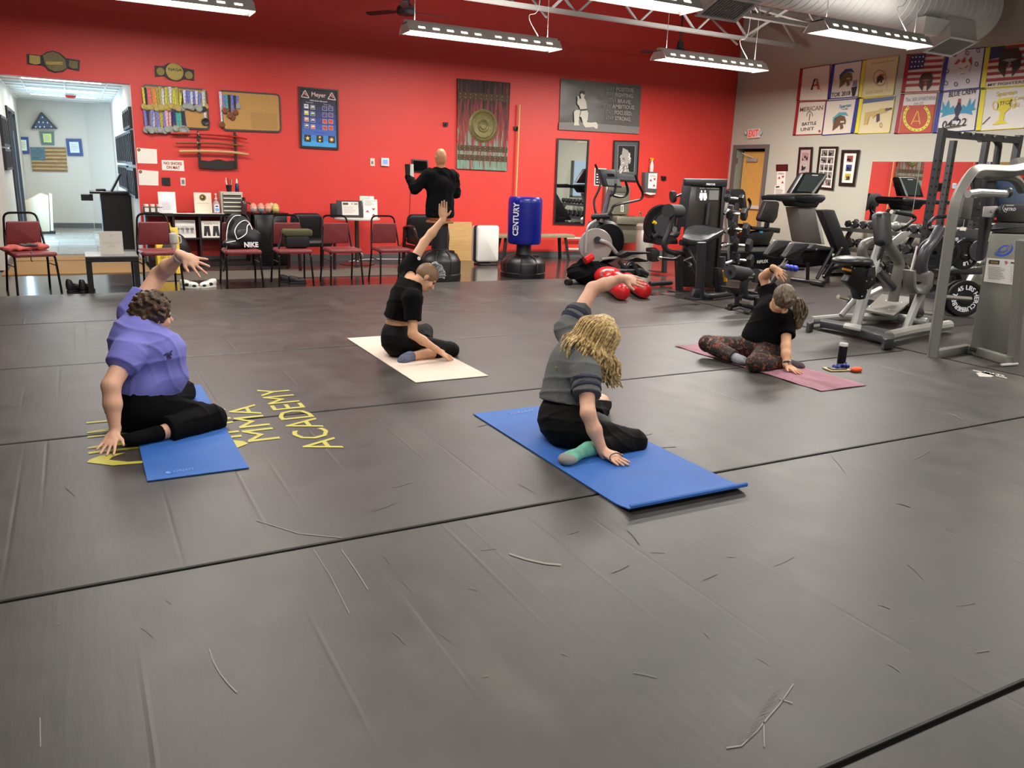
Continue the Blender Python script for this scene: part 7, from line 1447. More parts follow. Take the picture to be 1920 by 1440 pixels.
z_ = W(1850, 258, Y=6.5).z; MB().box(((x1 + x3) / 2, 6.5, z_), (x3 - x1, .07, .08)).build('crossbar', RK, t, smooth=0); MB().tube([(x1, 6.47, z_ + .06), (x1 + .25, 6.45, z_ + .1)], .015, 8).build('pull_grip', STL, t)
for k in range(5): MB().ell((x1 + .3 + k * .22, 6.45, z_ + .02), (.02, .02, .02), nu=5, nv=8).build('bolt', STL, t)
C.tube('curved_bar', RK, t, [(1350, 140), (1520, 130), (1590, 200), (1580, 320), (1555, 500), (1520, 800)], .045, rad='b', Y=6.8); MB().tube([C(1790, 450, Y=6.2), C(1900, 430, Y=6.2)], .055, 12).build('roller', SIL, t)
for p_, z in (((x1, 6.5), .3), ((x3, 6.5), .3)): MB().box((p_[0], 6.9, F0 + .04), (.075, 1.0, .08)).build('floor_beam', RK, t, smooth=0)
MB().tube([C(1200, 850, Y=6.3), C(1700, 850, Y=6.25)], .03, 10).build('barbell', STL, t)
for k, (u, v, r_) in enumerate(((1440, 700, .2), (1360, 970, .24))): plate(C(u, v, Y=6.6 + k * .25), r_, (.95, .3, 0), ('upper dark bumper plate hanging on the power rack', 'lower dark bumper plate hanging on the power rack')[k], None, .09)
C.slab('j_cup_plate', GRYM, t, [(1410, 1010), (1580, 1010), (1560, 1150), (1405, 1145)], .02, .003, Y=5.6)
# ---- grey cable station in front right
t = thing('cable_station', 'light grey cable station with tall enclosed weight stack', 'exercise machine', (7.3, 4.5, F0)); NG = mat('nitro_grey', '#7d7c76', .38, .25); C = T4(1640, 240, 6.857, Y=4.6)
P_ = [W(1747, 668, Z=F0)]; P_[0].y = 4.6; P_[0].x = 6.95; z_t = 1.62
pts = [Vector((6.95, 4.6, F0)), Vector((6.9, 4.6, 1.2)), Vector((6.9, 4.6, 1.45)), C(1260, 540), C(1450, 545), C(1750, 560), C(1960, 510)]
MB().tube(rnd(pts, .16, 7), .058, 4, sy=1.0, up=(0, 1, 0)).build('main_frame', NG, t, smooth=20, bevel=.008)
C.tube('inner_frame', NG, t, [(1440, 620), (1700, 620), (1830, 680), (1900, 800)], .045, 8, rad='b', Y=4.7); C.slab('frame_joint', GRY, t, [(1440, 580), (1590, 580), (1580, 650), (1435, 650)], .1, .008, Y=4.65)
C.slab('side_frame', GRY, t, [(1180, 800), (1290, 830), (1240, 1180), (1100, 1160)], .06, .01, Y=4.95); C.slab('blue_shield', mat('blue_grey_shield', '#2c405c', .3), t, [(1575, 660), (1780, 660), (1930, 790), (1950, 1000), (1680, 960), (1600, 1000)], .02, .004, Y=4.85)
C.tube('pulley_arm', SIL, t, [(1200, 850), (1330, 830), (1720, 850)], .035, 10, Y=4.5); C.tube('pulley_arm', SIL, t, [(1300, 870), (1690, 820)], .022, 10, Y=4.55); MB().ell(C(1705, 830, Y=4.5), (.045, .05, .05), nu=8, nv=12).build('arm_knob', GUN, t); C.slab('bolt_plate', GRYM, t, [(1420, 1010), (1590, 1005), (1565, 1155), (1405, 1145)], .02, .004, Y=4.6); MB().ell(C(1500, 1075, Y=4.58), (.014, .01, .014), nu=5, nv=8).build('bolt', STL, t)
C.slab('stack_post', GUN, t, [(1460, 580), (1580, 600), (1500, 1300), (1400, 1700), (1370, 1700), (1430, 1100)], .06, .004, Y=4.75)
sh = C.slab('stack_shroud', BLK, t, [(1580, 1000), (1680, 975), (1990, 985), (1990, 1230), (1560, 1210)], .3, .03, dv=(.85, .5, 0), Y=4.55); C.slab('shroud_lip', DGR, t, [(1480, 1300), (1560, 1215), (1990, 1230), (1990, 1370), (1480, 1345)], .3, .03, dv=(.85, .5, 0), Y=4.52)
p = Px(Y=4.545); m_ = lambda u, v: (1640 + u / 6.857, 240 + v / 6.857); p.text('NITRO', m_(1665, 1062), m_(1812, 1064), 5.5, '#e4e4e6', .03); p.text('EVO', m_(1818, 1064), m_(1905, 1066), 5.5, '#3a3f58', .02); p.line([m_(1665, 990), m_(1645, 1030), m_(1665, 1075), m_(1700, 1080)], 1, '#d9d9d9'); p.poly([m_(1690, 990), m_(1790, 990), m_(1788, 1000), m_(1688, 1000)], '#d9d9d9'); p.build('lettering', t)
D4 = T4(1640, 430, 4.964, Y=4.5)
x0s, x1s = 7.62, 8.2
D4.slab('stack_cover', NG, t, [(1075, 40), (1400, 50), (1265, 1180), (885, 1105)], .35, .015, dv=(.85, .5, 0)); D4.slab('cover_edge', DGR, t, [(880, 1105), (1120, 1150), (1265, 1175), (1262, 1200), (875, 1130)], .3, .005, dv=(.85, .5, 0))
p = Px(Y=4.49); m_ = lambda u, v: (1640 + u / 4.964, 430 + v / 4.964)
c_ = m_(1208, 190)
for rx, ry, tt, a0, a1, dx in ((17, 11.5, .28, -.6, 3.6, 0), (12, 8, .3, 2.2, 6.2, .5), (7, 4.6, .35, -.9, 3.3, 0)):
    vs = []; 
    for k in range(25):
        an = a0 + (a1 - a0) * k / 24; w_ = tt * math.sin(PI * (k + .4) / 25)
        for q in (1 - w_, 1): x, y = rx * q * math.cos(an), ry * q * math.sin(an); vs.append(p.P((c_[0] + dx + x * .94 + y * .3, c_[1] + y * .94 - x * .35)))
    p.mb.add(vs, [(2 * k, 2 * k + 1, 2 * k + 3, 2 * k + 2) for k in range(24)], lin('#1f4fd6'))
Q = [m_(1045, 265), m_(1335, 285), m_(1300, 520), m_(1012, 485)]; p.poly(Q, '#dcd8d2').next(); L4 = lambda u, v: lerp4(Q, u, v); p.poly([L4(.08, .08), L4(.42, .08), L4(.42, .24), L4(.08, .24)], '#1c1a14'); p.poly([L4(.57, .1), L4(.64, .06), L4(.7, .14), L4(.64, .22)], '#a6686a'); p.poly([L4(.78, .1), L4(.97, .1), L4(.97, .16), L4(.78, .16)], '#3a3a3c')
p.next(); p.text('NOTICE', L4(.13, .2), L4(.37, .21), 3.2, '#c9a437', .02); p.tiny(*L4(.08, .34), *L4(.7, .8), 9, '#6f6b66', .8, .07); p.tiny(*L4(.78, .26), *L4(.94, .9), 8, '#8a8682', .7, .07, 2); p.build('notice_print', t)
D4.tube('front_post', NG, t, [(1375, 100), (1285, 1240)], .05, 4, Y=4.14); D4.slab('foot_plate', GRYM, t, [(1170, 1250), (1330, 1235), (1340, 1250), (1190, 1262)], .012, Z=.012)
for a, b_ in (((560, 1160), (870, 1105)), ((870, 1110), (1260, 1225))): MB().bar(D4(*a, Z=.03), D4(*b_, Z=.03), .07, .075).build('floor_beam', NG, t, bevel=.006)
# ================================================================ on the mats
def slabmat(name, Q, th, m, label, cat, curl=None, wav=0.0, hem=None):
    """thin mat from 4 floor pixels (far-left, far-right, near-right, near-left)"""
    c = [W(*q, Z=.004) for q in Q]; x0 = (c[0].x + c[3].x) / 2; x1 = (c[1].x + c[2].x) / 2; y1 = (c[0].y + c[1].y) / 2; y0 = (c[2].y + c[3].y) / 2
    t = thing(name, label, cat, ((x0 + x1) / 2, (y0 + y1) / 2, 0)); nx, ny = 16, 44; vs = []; rg = random.Random(len(label))
    prof = [(y1 - (y1 - y0) * j / ny, 0.003) for j in range(ny + 1)]
    if curl:
        s = 0; prof = []
        for j in range(ny + 1): prof.append((y1 - (y1 - y0 - .03) * j / ny, .003 + .012 * max(0, (j / ny - .93) / .07) ** 2))
        for k in range(1, 11): a = PI * .95 * k / 10; prof.append((y0 + .03 - .026 * math.sin(a) - .02 * k / 10, .015 + .024 * (1 - math.cos(a)) * .5 * (1 if k < 6 else 1) - .0))
    for s_ in (1, 0):
        for (y, z) in prof:
            for i in range(nx + 1):
                x = x0 + (x1 - x0) * i / nx; w_ = wav * (math.sin(9 * y + 5 * x) * math.sin(13 * x + 2) * .5 + .5 + .5 * math.sin(23 * y + 3 * math.sin(7 * x)))
                ex = wav * 1.2 * math.sin(17 * y) if i in (0, nx) else 0
                vs.append((x + ex, y, z + w_ + s_ * th))
    n = nx + 1; m_ = len(prof); k0 = n * m_; fs = [(j * n + i, j * n + i + 1, (j + 1) * n + i + 1, (j + 1) * n + i) for j in range(m_ - 1) for i in range(nx)]; fs += [tuple(k0 + q for q in f[::-1]) for f in fs]
    for j in range(m_ - 1): fs += [(j * n, (j + 1) * n, k0 + (j + 1) * n, k0 + j * n), (j * n + nx, k0 + j * n + nx, k0 + (j + 1) * n + nx, (j + 1) * n + nx)]
    for i in range(nx): fs += [(i, k0 + i, k0 + i + 1, i + 1), ((m_ - 1) * n + i, (m_ - 1) * n + i + 1, k0 + (m_ - 1) * n + i + 1, k0 + (m_ - 1) * n + i)]
    MB().add(vs, fs).build('mat_sheet', m, t, smooth=60); return t, x0, x1, y0, y1
BM = mat('blue_foam_mat', '#2a63b4', .6, noise=.05, nscale=6, bump=.35, bscale=350)
t, x0, x1, y0, y1 = slabmat('yoga_mat', [(285, 729), (385, 721), (456, 881), (206, 910)], .005, BM, 'blue yoga mat under the purple-shirted person', 'yoga mat')
p = Px(Z=.0105, lay=-.0004); p.text('GAIAM', (325, 886), (362, 881), 5, '#5b8fd0'); p.disc(315, 886, 5, 2.5, '#5b8fd0'); p.build('logo_print', t)
t, x0, x1, y0, y1 = slabmat('yoga_mat', [(895, 777), (1090, 752), (1371, 926), (1170, 962)], .006, BM, 'blue yoga mat with curled near end under the blond person', 'yoga mat', curl=1)
p = Px(Z=.0115, lay=-.0004); p.text('GAIAM', (958, 777), (1000, 771), 4, '#5b8fd0'); p.build('logo_print', t)
t, x0, x1, y0, y1 = slabmat('yoga_mat', [(652, 634), (760, 628), (921, 703), (779, 719)], .004, mat('cream_mat', '#d6c3b4', .65, noise=.04, nscale=5), 'cream yoga mat under the grey-haired person in black', 'yoga mat')
t, x0, x1, y0, y1 = slabmat('yoga_towel', [(1263, 649), (1320, 644), (1645, 719), (1545, 734)], .003, mat('pink_towel', '#9c6f7c', .9, noise=.4, nscale=5, bump=.5, bscale=220, stretch=(1, .35, 1)), 'rumpled pink towel mat under the person in patterned leggings', 'towel', wav=.004)
# yellow lettering printed on the mats
YEP = '#b8b045'
def floor_text(s, xt, xb, ya, yb, bold=0.0):
    vs, fs, a0, a1, b0, b1 = glyphs(s, bold); mb.add([(xb + (xt - xb) * gy / .7, ya + (yb - ya) * (gx - a0) / (a1 - a0), .0026) for gx, gy in vs], fs, lin(YEP))
mb = MB(); floor_text('ACADEMY', W(572, 846, Z=0).x, W(640, 843, Z=0).x + .02, W(605, 845, Z=0).y, W(520, 728, Z=0).y); floor_text('MMA', .74, .92, W(480, 828, Z=0).y, W(440, 762, Z=0).y); floor_text('CINN', -.07, .73, 4.28, 5.15)
for u, y0_, y1_ in ((1.0, 4.1, 5.56),): pass
tag(mb.build('floor_lettering', PRINT, smooth=0), 'yellow MMA academy lettering printed around the left blue mat', 'lettering')
mb = Px(Z=.0028, lay=-.0004); mb.poly([(1830, 699), (1850, 697), (1868, 703), (1858, 707), (1836, 706)], '#b5b1aa').line([(1824, 694), (1888, 709)], 2, '#a8a49d'); mb.text('MATS', (1846, 700), (1884, 708), 4, '#c9c5be', .02); tag(mb.mb.build('mat_label', PRINT, smooth=0), 'worn white label on the mat edge by the cable station', 'label')
p = Px(Z=.0024, lay=-.0003); SC = '#7d7870'; rg = random.Random(21)
for pts, w_ in (([(392, 1216), (400, 1240), (412, 1262), (428, 1282), (444, 1298)], 3), ([(955, 1038), (985, 1048), (1020, 1056), (1052, 1059)], 3.5), ([(1488, 1282), (1462, 1320), (1440, 1345), (1420, 1370), (1390, 1398), (1362, 1402)], 3), ([(1432, 1352), (1433, 1400)], 2.5), ([(1462, 1310), (1486, 1318)], 2), ([(75, 1345), (76, 1400)], 2.5), ([(640, 1030), (668, 1070), (690, 1105)], 2), ([(588, 1030), (620, 1080), (655, 1150)], 1.6), ([(480, 975), (560, 1000), (640, 1008)], 1.3)): p.line(pts, w_, SC)
for k in range(26):
    x, y = 1430 + k * 2.2, 1392 - k * 3.6; p.line([(x - 40, y - 2), (x - 22 + rg.uniform(-4, 6), y - 8)], .9, '#66625b')
for k in range(46):
    x, y = rg.uniform(60, 1860), rg.uniform(760, 1380); L = rg.uniform(8, 45); a = rg.uniform(-.5, .9); p.line([(x, y), (x + L * math.cos(a) * .5, y + L * math.sin(a) * .4), (x + L * math.cos(a), y + L * math.sin(a))], rg.uniform(.8, 1.6), rg.choice(['#4f4b46', '#5a564f', '#605c55']))
o = p.mb.build('scuff_marks', PRINT, bpy.data.objects['training_mat.004'], smooth=0); o['kind'] = 'stuff'
# small things by the towel
c = W(1577, 681, Z=0); t = thing('drink_bottle', 'black insulated drink bottle standing beside the pink towel', 'bottle', c)
MB().lathe([(.034, 0), (.037, .006), (.037, .15), (.036, .158)], c, n=24).build('bottle', mat('navy_black', '#090b16', .3), t); MB().lathe([(.038, .156), (.038, .178), (.034, .184), (.03, .184), (.028, .178), (0, .178)], c, n=24, cap=False).build('lid', mat('clear_lid', 0), t)
c = W(1569, 693, Z=.004); R_ = Matrix.Rotation(-.25, 3, 'Z'); t = thing('notebook', 'thin tan notebook under the phone beside the towel', 'notebook', c); MB().box(c + Vector((0, 0, .004)), (.2, .12, .009), R_).build('cover', mat('tan_card', '#c7b086', .6), t, smooth=0)
tag(MB().pad(c + Vector((-.005, -.005, .0135)), .15, .078, .009, R_, .012).build('smartphone', BLK), 'black smartphone lying on the tan notebook', 'phone')
c2 = W(1582, 686, Z=.03); t = thing('bandana', 'crumpled blue patterned bandana on the phone', 'cloth', c2); soft('cloth', mat('tie_dye', '#23307e', .8, noise=1.2, nscale=45), t, [ELL(c2 + Vector((.015, 0, -.0)), (.045, .035, .022), k=.02), ELL(c2 + Vector((-.06, .01, -.005)), (.06, .025, .014), k=.02)], .005, fold=wig(90, .006), clip=lambda X, Y, Z: .012 - Z + 0 * X + 0 * Y)
c3 = W(1606, 693, Z=.02); t = thing('massage_ball', 'orange peanut shaped massage ball beside the bandana', 'ball', c3); soft('ball', mat('orange_rubber', '#e0561a', .5), t, [ELL(c3 + Vector((-.022, .005, 0)), (.03, .025, .022), k=.03), ELL(c3 + Vector((.022, -.005, 0)), (.032, .025, .022), k=.03)], .004)

# ================================================================ people
SKIN = mat('skin_fair', '#dfac90', .5, noise=.05, nscale=25, bump=.06, bscale=120); SKN2 = mat('skin_warm', '#cf9d7a', .5, noise=.05, nscale=25, bump=.06, bscale=120)
for s_ in (SKIN, SKN2): s_.node_tree.nodes['Principled BSDF'].inputs['Subsurface Weight'].default_value = .08; s_.node_tree.nodes['Principled BSDF'].inputs['Subsurface Radius'].default_value = (.02, .008, .004)
def U(v): v = np.array(v, float); return v / np.linalg.norm(v)
def hand(w, d, n, th, s=1.0, sp=.12, curl=0.15):
    """wrist, finger direction, back-of-hand normal, thumb side"""
    w = np.array(w); d = U(d); n = U(np.array(n) - d * np.dot(n, d)); t = U(np.array(th) - d * np.dot(th, d) - n * np.dot(th, n)); B = np.stack([t, d, n], 1); P_ = []
    P_.append(ELL(w + d * .05 * s, (.04 * s, .052 * s, .015 * s), B, k=.012)); P_.append(CAP(w - d * .02, w + d * .035 * s, .024 * s, .022 * s, .015))
    for k, (o, L) in enumerate(((.031, .072), (.0105, .082), (-.0105, .076), (-.031, .058))):
        a = w + d * (.085 - .004 * abs(k - 1.2)) * s + t * o * s; dd = U(d + t * (o / .031) * sp * 1.3); m = a + dd * L * .5 * s - n * curl * .03 * s; e = m + U(dd - n * curl) * L * .5 * s
        P_ += [CAP(w + d * .055 * s + t * o * .8 * s, a, .0105 * s, .0095 * s, .006), CAP(a, m, .0092 * s, .0083 * s, .002), CAP(m, e, .0083 * s, .0072 * s, .002)]
    a = w + d * .022 * s + t * .028 * s; m = a + U(d * .75 + t * .75 - n * .15) * .036 * s; P_ += [CAP(a - t * .01 * s, m, .014 * s, .011 * s, .008), CAP(m, m + U(d * .85 + t * .5 - n * .1) * .032 * s, .0105 * s, .0085 * s, .002)]
    return P_
def head(c, f, u, s=1.0):
    c = np.array(c); f = U(f); u = U(np.array(u) - f * np.dot(u, f)); r_ = np.cross(f, u); B = np.stack([r_, f, u], 1); q = lambda a, b, d: c + (r_ * a + f * b + u * d) * s
    P_ = [ELL(q(0, -.012, .02), (.073 * s, .093 * s, .092 * s), B, .02), ELL(q(0, .02, -.045), (.056 * s, .066 * s, .062 * s), B, .03), ELL(q(0, .055, -.085), (.03 * s, .028 * s, .024 * s), B, .03), CAP(q(0, .082, .005), q(0, .104, -.03), .008 * s, .013 * s, .012), ELL(q(0, .078, -.062), (.024 * s, .013 * s, .006 * s), B, .006), ELL(q(0, .08, -.075), (.02 * s, .012 * s, .006 * s), B, .006), ELL(q(0, .074, .02), (.045 * s, .014 * s, .008 * s), B, .02)]
    for k in (-1, 1): P_ += [ELL(q(k * .074, -.005, -.012), (.009 * s, .019 * s, .03 * s), B, .006), ELL(q(k * .035, .068, -.035), (.02 * s, .018 * s, .02 * s), B, .02)]
    sub = [ELL(q(k * .03, .09, .004), (.016 * s, .011 * s, .009 * s), B, 0) for k in (-1, 1)]
    return P_, q, B, sub
def person(J, label, group, o):
    """J: joints in room coordinates"""
    J = {k: np.array(v, float) for k, v in J.items()}; s = o.get('s', 1.0); g = o.get('girth', 1.0); sk = o['skin']
    t = thing('person', label, 'person', (J['pel'][0], J['pel'][1], 0))
    ax = U(J['shL'] - J['shR']); spn = U(J['neck'] - J['pel']); hx = U(J['hipL'] - J['hipR']); mid = (J['shL'] + J['shR']) / 2
    ch = J['chest']; wa = J['waist']; fw = U(np.cross(ax, spn)) * -1.0; fw = o.get('fw', fw)
    B1 = basis(J['neck'] - wa, ax); B2 = basis(wa - J['pel'] + (ch - wa) * .3, hx * .6 + ax * .4); B3 = basis(spn, hx)
    tor = [ELL(ch, (.155 * s, .108 * s * g, .17 * s), B1, .07), ELL(wa, (.14 * s * g, .112 * s * g, .15 * s), B2, .08), ELL(J['neck'] - spn * .05 * s, (.11 * s, .06 * s, .05 * s), B1, .06)]
    for k in ('L', 'R'): tor.append(CAP(J['neck'] * .55 + J['sh' + k] * .45 - spn * .03, J['sh' + k], .062 * s, .064 * s, .05))
    if o.get('belly') is not None: tor += [ELL(b_[0], b_[1], None, .07) for b_ in o['belly']]
    pel = [ELL(J['pel'], (.165 * s * g, .13 * s * g, .12 * s), B3, .06), ELL((J['hipL'] * .8 + J['pel'] * .2) - 0, (.11 * s * g,) * 3, None, .06), ELL((J['hipR'] * .8 + J['pel'] * .2), (.11 * s * g,) * 3, None, .06)]
    arms, thg, clf, ft = [], [], [], []
    ga = .5 + .5 * g
    for k in ('L', 'R'):
        arms += [CAP(J['sh' + k], J['el' + k], .05 * s * ga, .04 * s * ga, .03), CAP(J['el' + k], J['el' + k] * .6 + J['wr' + k] * .4, .04 * s * ga, .04 * s * ga, .02), CAP(J['el' + k] * .6 + J['wr' + k] * .4, J['wr' + k], .039 * s * ga, .0245 * s, .02)]
        thg += [CAP(J['hip' + k], J['kn' + k], .088 * s * ga, .058 * s * ga, .04)]; mc = J['kn' + k] * .65 + J['an' + k] * .35; clf += [CAP(J['kn' + k], mc, .056 * s * ga, .056 * s * ga, .03), CAP(mc, J['an' + k], .055 * s * ga, .034 * s, .03)]
    def foot(k):
        a, e = J['an' + k], J['toe' + k]; d = U(e - a); sx = np.cross(d, (0, 0, 1.)); sx = sx if np.linalg.norm(sx) > .3 else np.array((1., 0, 0)); B_ = basis(d, sx); m_ = (a + e) / 2; L = np.linalg.norm(e - a)
        return [CAP(a, a + d * .02, .034 * s, .032 * s, .02), ELL(a - d * .02, (.03 * s, .034 * s, .038 * s), B_, .02), ELL(m_, (.034 * s, .03 * s, L * .5), B_, .03), ELL(e - d * .035, (.043 * s, .024 * s, .055), B_, .03)]
    H, q, HB, sub = head(J['head'], o['f'], o['u'], s * .98)
    hands = []
    for k in ('L', 'R'):
        if o.get('floor') == k:
            w_ = J['wr' + k]; w_[2] = max(w_[2], .055); d_ = o['hand' + k][0]; hl = math.hypot(d_[0], d_[1]); o['hand' + k] = ((d_[0] / hl, d_[1] / hl, -(w_[2] - .026) / .1), (0, -.35, 1), o['hand' + k][2]); o['curl' + k] = -.06
        hands += hand(J['wr' + k], *o['hand' + k], s=s * .97, sp=o.get('sp' + k, .15), curl=o.get('curl' + k, .15))
    neck = [CAP(J['neck'] - spn * .03, q(0, -.02, -.06), .055 * s, .05 * s, .03)]
    fl = lambda X, Y, Z: .006 - Z + 0 * X + 0 * Y
    soft('body', sk, t, [tor + pel[:1] + arms + neck + H + hands, pel + thg[:1] + clf[:2] + foot('L'), pel + thg[1:] + clf[2:] + foot('R')], .0066, sub=sub, clip=fl)
    # trousers
    GP = []; P0 = list(pel) + [ELL(wa * .45 + J['pel'] * .55, (.14 * s * g, .115 * s * g, .1 * s), B2, .06)]
    for k in ('L', 'R'):
        P_ = list(P0); GP.append(P_); P_.append(thg[0 if k == 'L' else 1]); i = 0 if k == 'L' else 2; e = o.get('cuff' + k, .86); P_.append(clf[i]); a, b_ = J['kn' + k] * .65 + J['an' + k] * .35, J['an' + k]
        if e > .35: P_.append(CON(J['kn' + k] * .8 + b_ * .2, J['kn' + k] + (b_ - J['kn' + k]) * e, .058 * s * ga, .046 * s * ga + o.get('flare', 0), .02))
    n_ = U(wa - J['pel']); pt = J['pel'] + n_ * o.get('waistband', .13)
    soft('trousers', o['pants'], t, GP, .008, off=.011, fold=crease(75, o.get('pf', .006), 1.0), clip=lambda X, Y, Z: np.maximum((X - pt[0]) * n_[0] + (Y - pt[1]) * n_[1] + (Z - pt[2]) * n_[2], .005 - Z))
    # shirt
    S_ = list(tor) + [ELL(wa * .6 + J['pel'] * .4, (.15 * s * g, .12 * s * g, .12 * s), B2, .07)]
    for k in ('L', 'R'):
        a, b_ = J['sh' + k], J['el' + k]; S_ += [CAP(a, a * .7 + b_ * .3, .058 * s * ga, .054 * s * ga, .04), CON(a, a + (b_ - a) * o.get('sleeve' + k, .6), .058 * s * ga, .056 * s * ga + .006, .03)]
    hn = U(J['chest'] - J['pel']); hp_ = J['pel'] + hn * o.get('hem', .08); nn = U(J['neck'] - J['chest'] + np.array(o.get('neckdir', (0, 0, 0)))); np_ = J['neck'] + nn * o.get('neckcut', .02); nk = J['neck']
    def clip(X, Y, Z):
        a = (hp_[0] - X) * hn[0] + (hp_[1] - Y) * hn[1] + (hp_[2] - Z) * hn[2]; r_ = np.sqrt((X - nk[0]) ** 2 + (Y - nk[1]) ** 2 + (Z - nk[2]) ** 2)
        b_ = o.get('neckr', .085) - np.sqrt((X - np_[0]) ** 2 + (Y - np_[1]) ** 2 + (Z - np_[2]) ** 2)
        return np.maximum(a, b_)
    fo1 = crease(62, o.get('sf', .008), .7); sh = soft('shirt', o['shirt'], t, S_, .0075, off=.013, fold=fo1, clip=clip)
    for k in ('L', 'R'):
        if o.get('sock' + k): soft('sock', o['sock' + k], t, foot(k) + [CON(J['an' + k], J['an' + k] + (J['kn' + k] - J['an' + k]) * .12, .037 * s, .038 * s, .01)], .006, off=.004, clip=fl)
    MB().ell(q(.03, .076, .003), (.01, .01, .01), nu=6, nv=10).ell(q(-.03, .076, .003), (.01, .01, .01), nu=6, nv=10).build('eyes', mat('eye_dark', '#2b211d', .2), t)
    return t, q, HB, sh, J
from mathutils.bvhtree import BVHTree
def decal(txt, o, par, org, u, v, d, hh, w, m, name='lettering'):
    M_ = wm(o); vs_ = [M_ @ v_.co for v_ in o.data.vertices]; bv = BVHTree.FromPolygons(vs_, [tuple(p_.vertices) for p_ in o.data.polygons])
    vs, fs, a0, a1, b0, b1 = glyphs(txt, .03); u = Vector(u).normalized(); v = Vector(v).normalized(); d = Vector(d).normalized(); out = []
    for gx, gy in vs:
        p_ = Vector(org) + u * ((gx - a0) / (a1 - a0) * w) + v * (gy / .7 * hh); hit = bv.ray_cast(p_ - d * .3, d)
        out.append((hit[0] if hit[0] is not None else p_) - d * .002)
    MB().add(out, fs).build(name, m, par, smooth=0)
def locks(name, m, par, strands, r_=.006, n=5):
    b = MB()
    for s_ in strands: P_ = bez(s_, 5); k = len(P_); b.tube(P_, [r_ * (.5 + .7 * math.sin(PI * min(1, .12 + .88 * (1 - i / k)))) for i in range(k)], n)
    return b.build(name, m, par, smooth=80)
def hair_mat(name, c1, c2, sc=60):
    m = mat(name, c1, .55, noise=.01, nscale=4); nt = m.node_tree; b = nt.nodes['Principled BSDF']; n = nt.nodes.new('ShaderNodeTexNoise'); n.inputs['Scale'].default_value = sc; n.inputs['Detail'].default_value = 4
    cr = nt.nodes.new('ShaderNodeValToRGB'); cr.color_ramp.elements[0].color = lin(c1); cr.color_ramp.elements[1].color = lin(c2); cr.color_ramp.elements[0].position = .35; cr.color_ramp.elements[1].position = .65
    ge = nt.nodes.new('ShaderNodeNewGeometry'); nt.links.new(ge.outputs['Position'], n.inputs['Vector']); nt.links.new(n.outputs[0], cr.inputs[0]); nt.links.new(cr.outputs[0], b.inputs['Base Color']); return m
BKC = mat('black_cotton', '#060608', .9, bump=.15, bscale=300, spec=.15); BKL = mat('black_leggings', '#050506', .8, spec=.2)
rg = random.Random(4)
# ---- person 1: purple shirt
C = T4(170, 460, 3.2714); K = lambda u, v, y: C(u, v, Y=y)
J = dict(pel=K(300, 975, 4.98), waist=K(335, 800, 4.98), chest=K(290, 610, 4.95), neck=K(320, 500, 4.97), head=K(385, 425, 4.97), shR=K(235, 655, 4.78), elR=K(125, 860, 4.66), wrR=K(150, 1140, 4.6), shL=K(262, 425, 5.12), elL=K(420, 180, 5.2), wrL=K(560, 62, 4.98),
         hipR=K(330, 1000, 4.87), hipL=K(380, 960, 5.1), knR=K(745, 1065, 4.78), anR=K(390, 1160, 4.62), toeR=K(230, 1195, 4.58), knL=K(560, 900, 5.45), anL=K(450, 990, 5.2), toeL=K(520, 1010, 5.1))
SHP = mat('violet_cotton', '#7676c6', .85, bump=.12, bscale=250)
t, q, HB, sh, J = person(J, 'person with short curly brown hair in purple t-shirt and black trousers', None, dict(skin=SKIN, floor='R', shirt=SHP, pants=BKC, girth=1.28, s=1.02, f=(.93, .25, -.12), u=(.15, -.1, 1), handL=((.85, -.25, -.5), (-.1, -.85, .5), (-.5, -.1, -.9)), handR=((-.45, -.75, -.14), (.1, -.2, 1), (.9, -.5, 0)), spL=.4, spR=.2, sleeveR=.42, sleeveL=.5,
    belly=[(K(450, 790, 4.95), (.12, .14, .12)), (K(430, 640, 4.93), (.12, .13, .1))], sockL=BKC, sockR=BKC, cuffR=.8, flare=.018, hem=.09, waistband=.2, sf=.009, pf=.01, neckr=.07))
decal('TIME', sh, t, K(470, 735, 4.7), K(520, 640, 4.9) - K(470, 735, 4.7), (.25, .1, 1), (-.25, 1, .0), .045, .1, mat('dark_print', '#1b1640', .7))
hm = hair_mat('brown_curls', '#22140c', '#5a3d24', 55); hs = [ELL(q(0, -.02, .03), (.092, .11, .1), HB, .02), ELL(q(0, -.05, -.02), (.085, .08, .08), HB, .03)]
for k in range(75):
    a, b_ = rg.uniform(0, 2 * PI), rg.uniform(-.55, 1.45); p_ = (.09 * math.cos(b_) * math.cos(a), -.02 + .108 * math.cos(b_) * math.sin(a), .03 + .1 * math.sin(b_))
    if p_[1] > .055 and p_[2] < .075: continue
    hs.append(ELL(q(*p_), (.02, .02, .016), None, .006))
soft('hair', hm, t, hs, .006, fold=wig(140, .0025), sub=[ELL(q(0, .12, -.03), (.085, .085, .085), HB, 0)])
w_ = Vector(J['wrL']); e_ = (w_ - Vector(J['elL'])).normalized(); MB().lathe([(.034, -.008), (.036, 0), (.034, .008)], w_ - e_ * .03, e_, n=16).build('wristwatch', mat('light_watch', '#bdb9b2', .4), t)
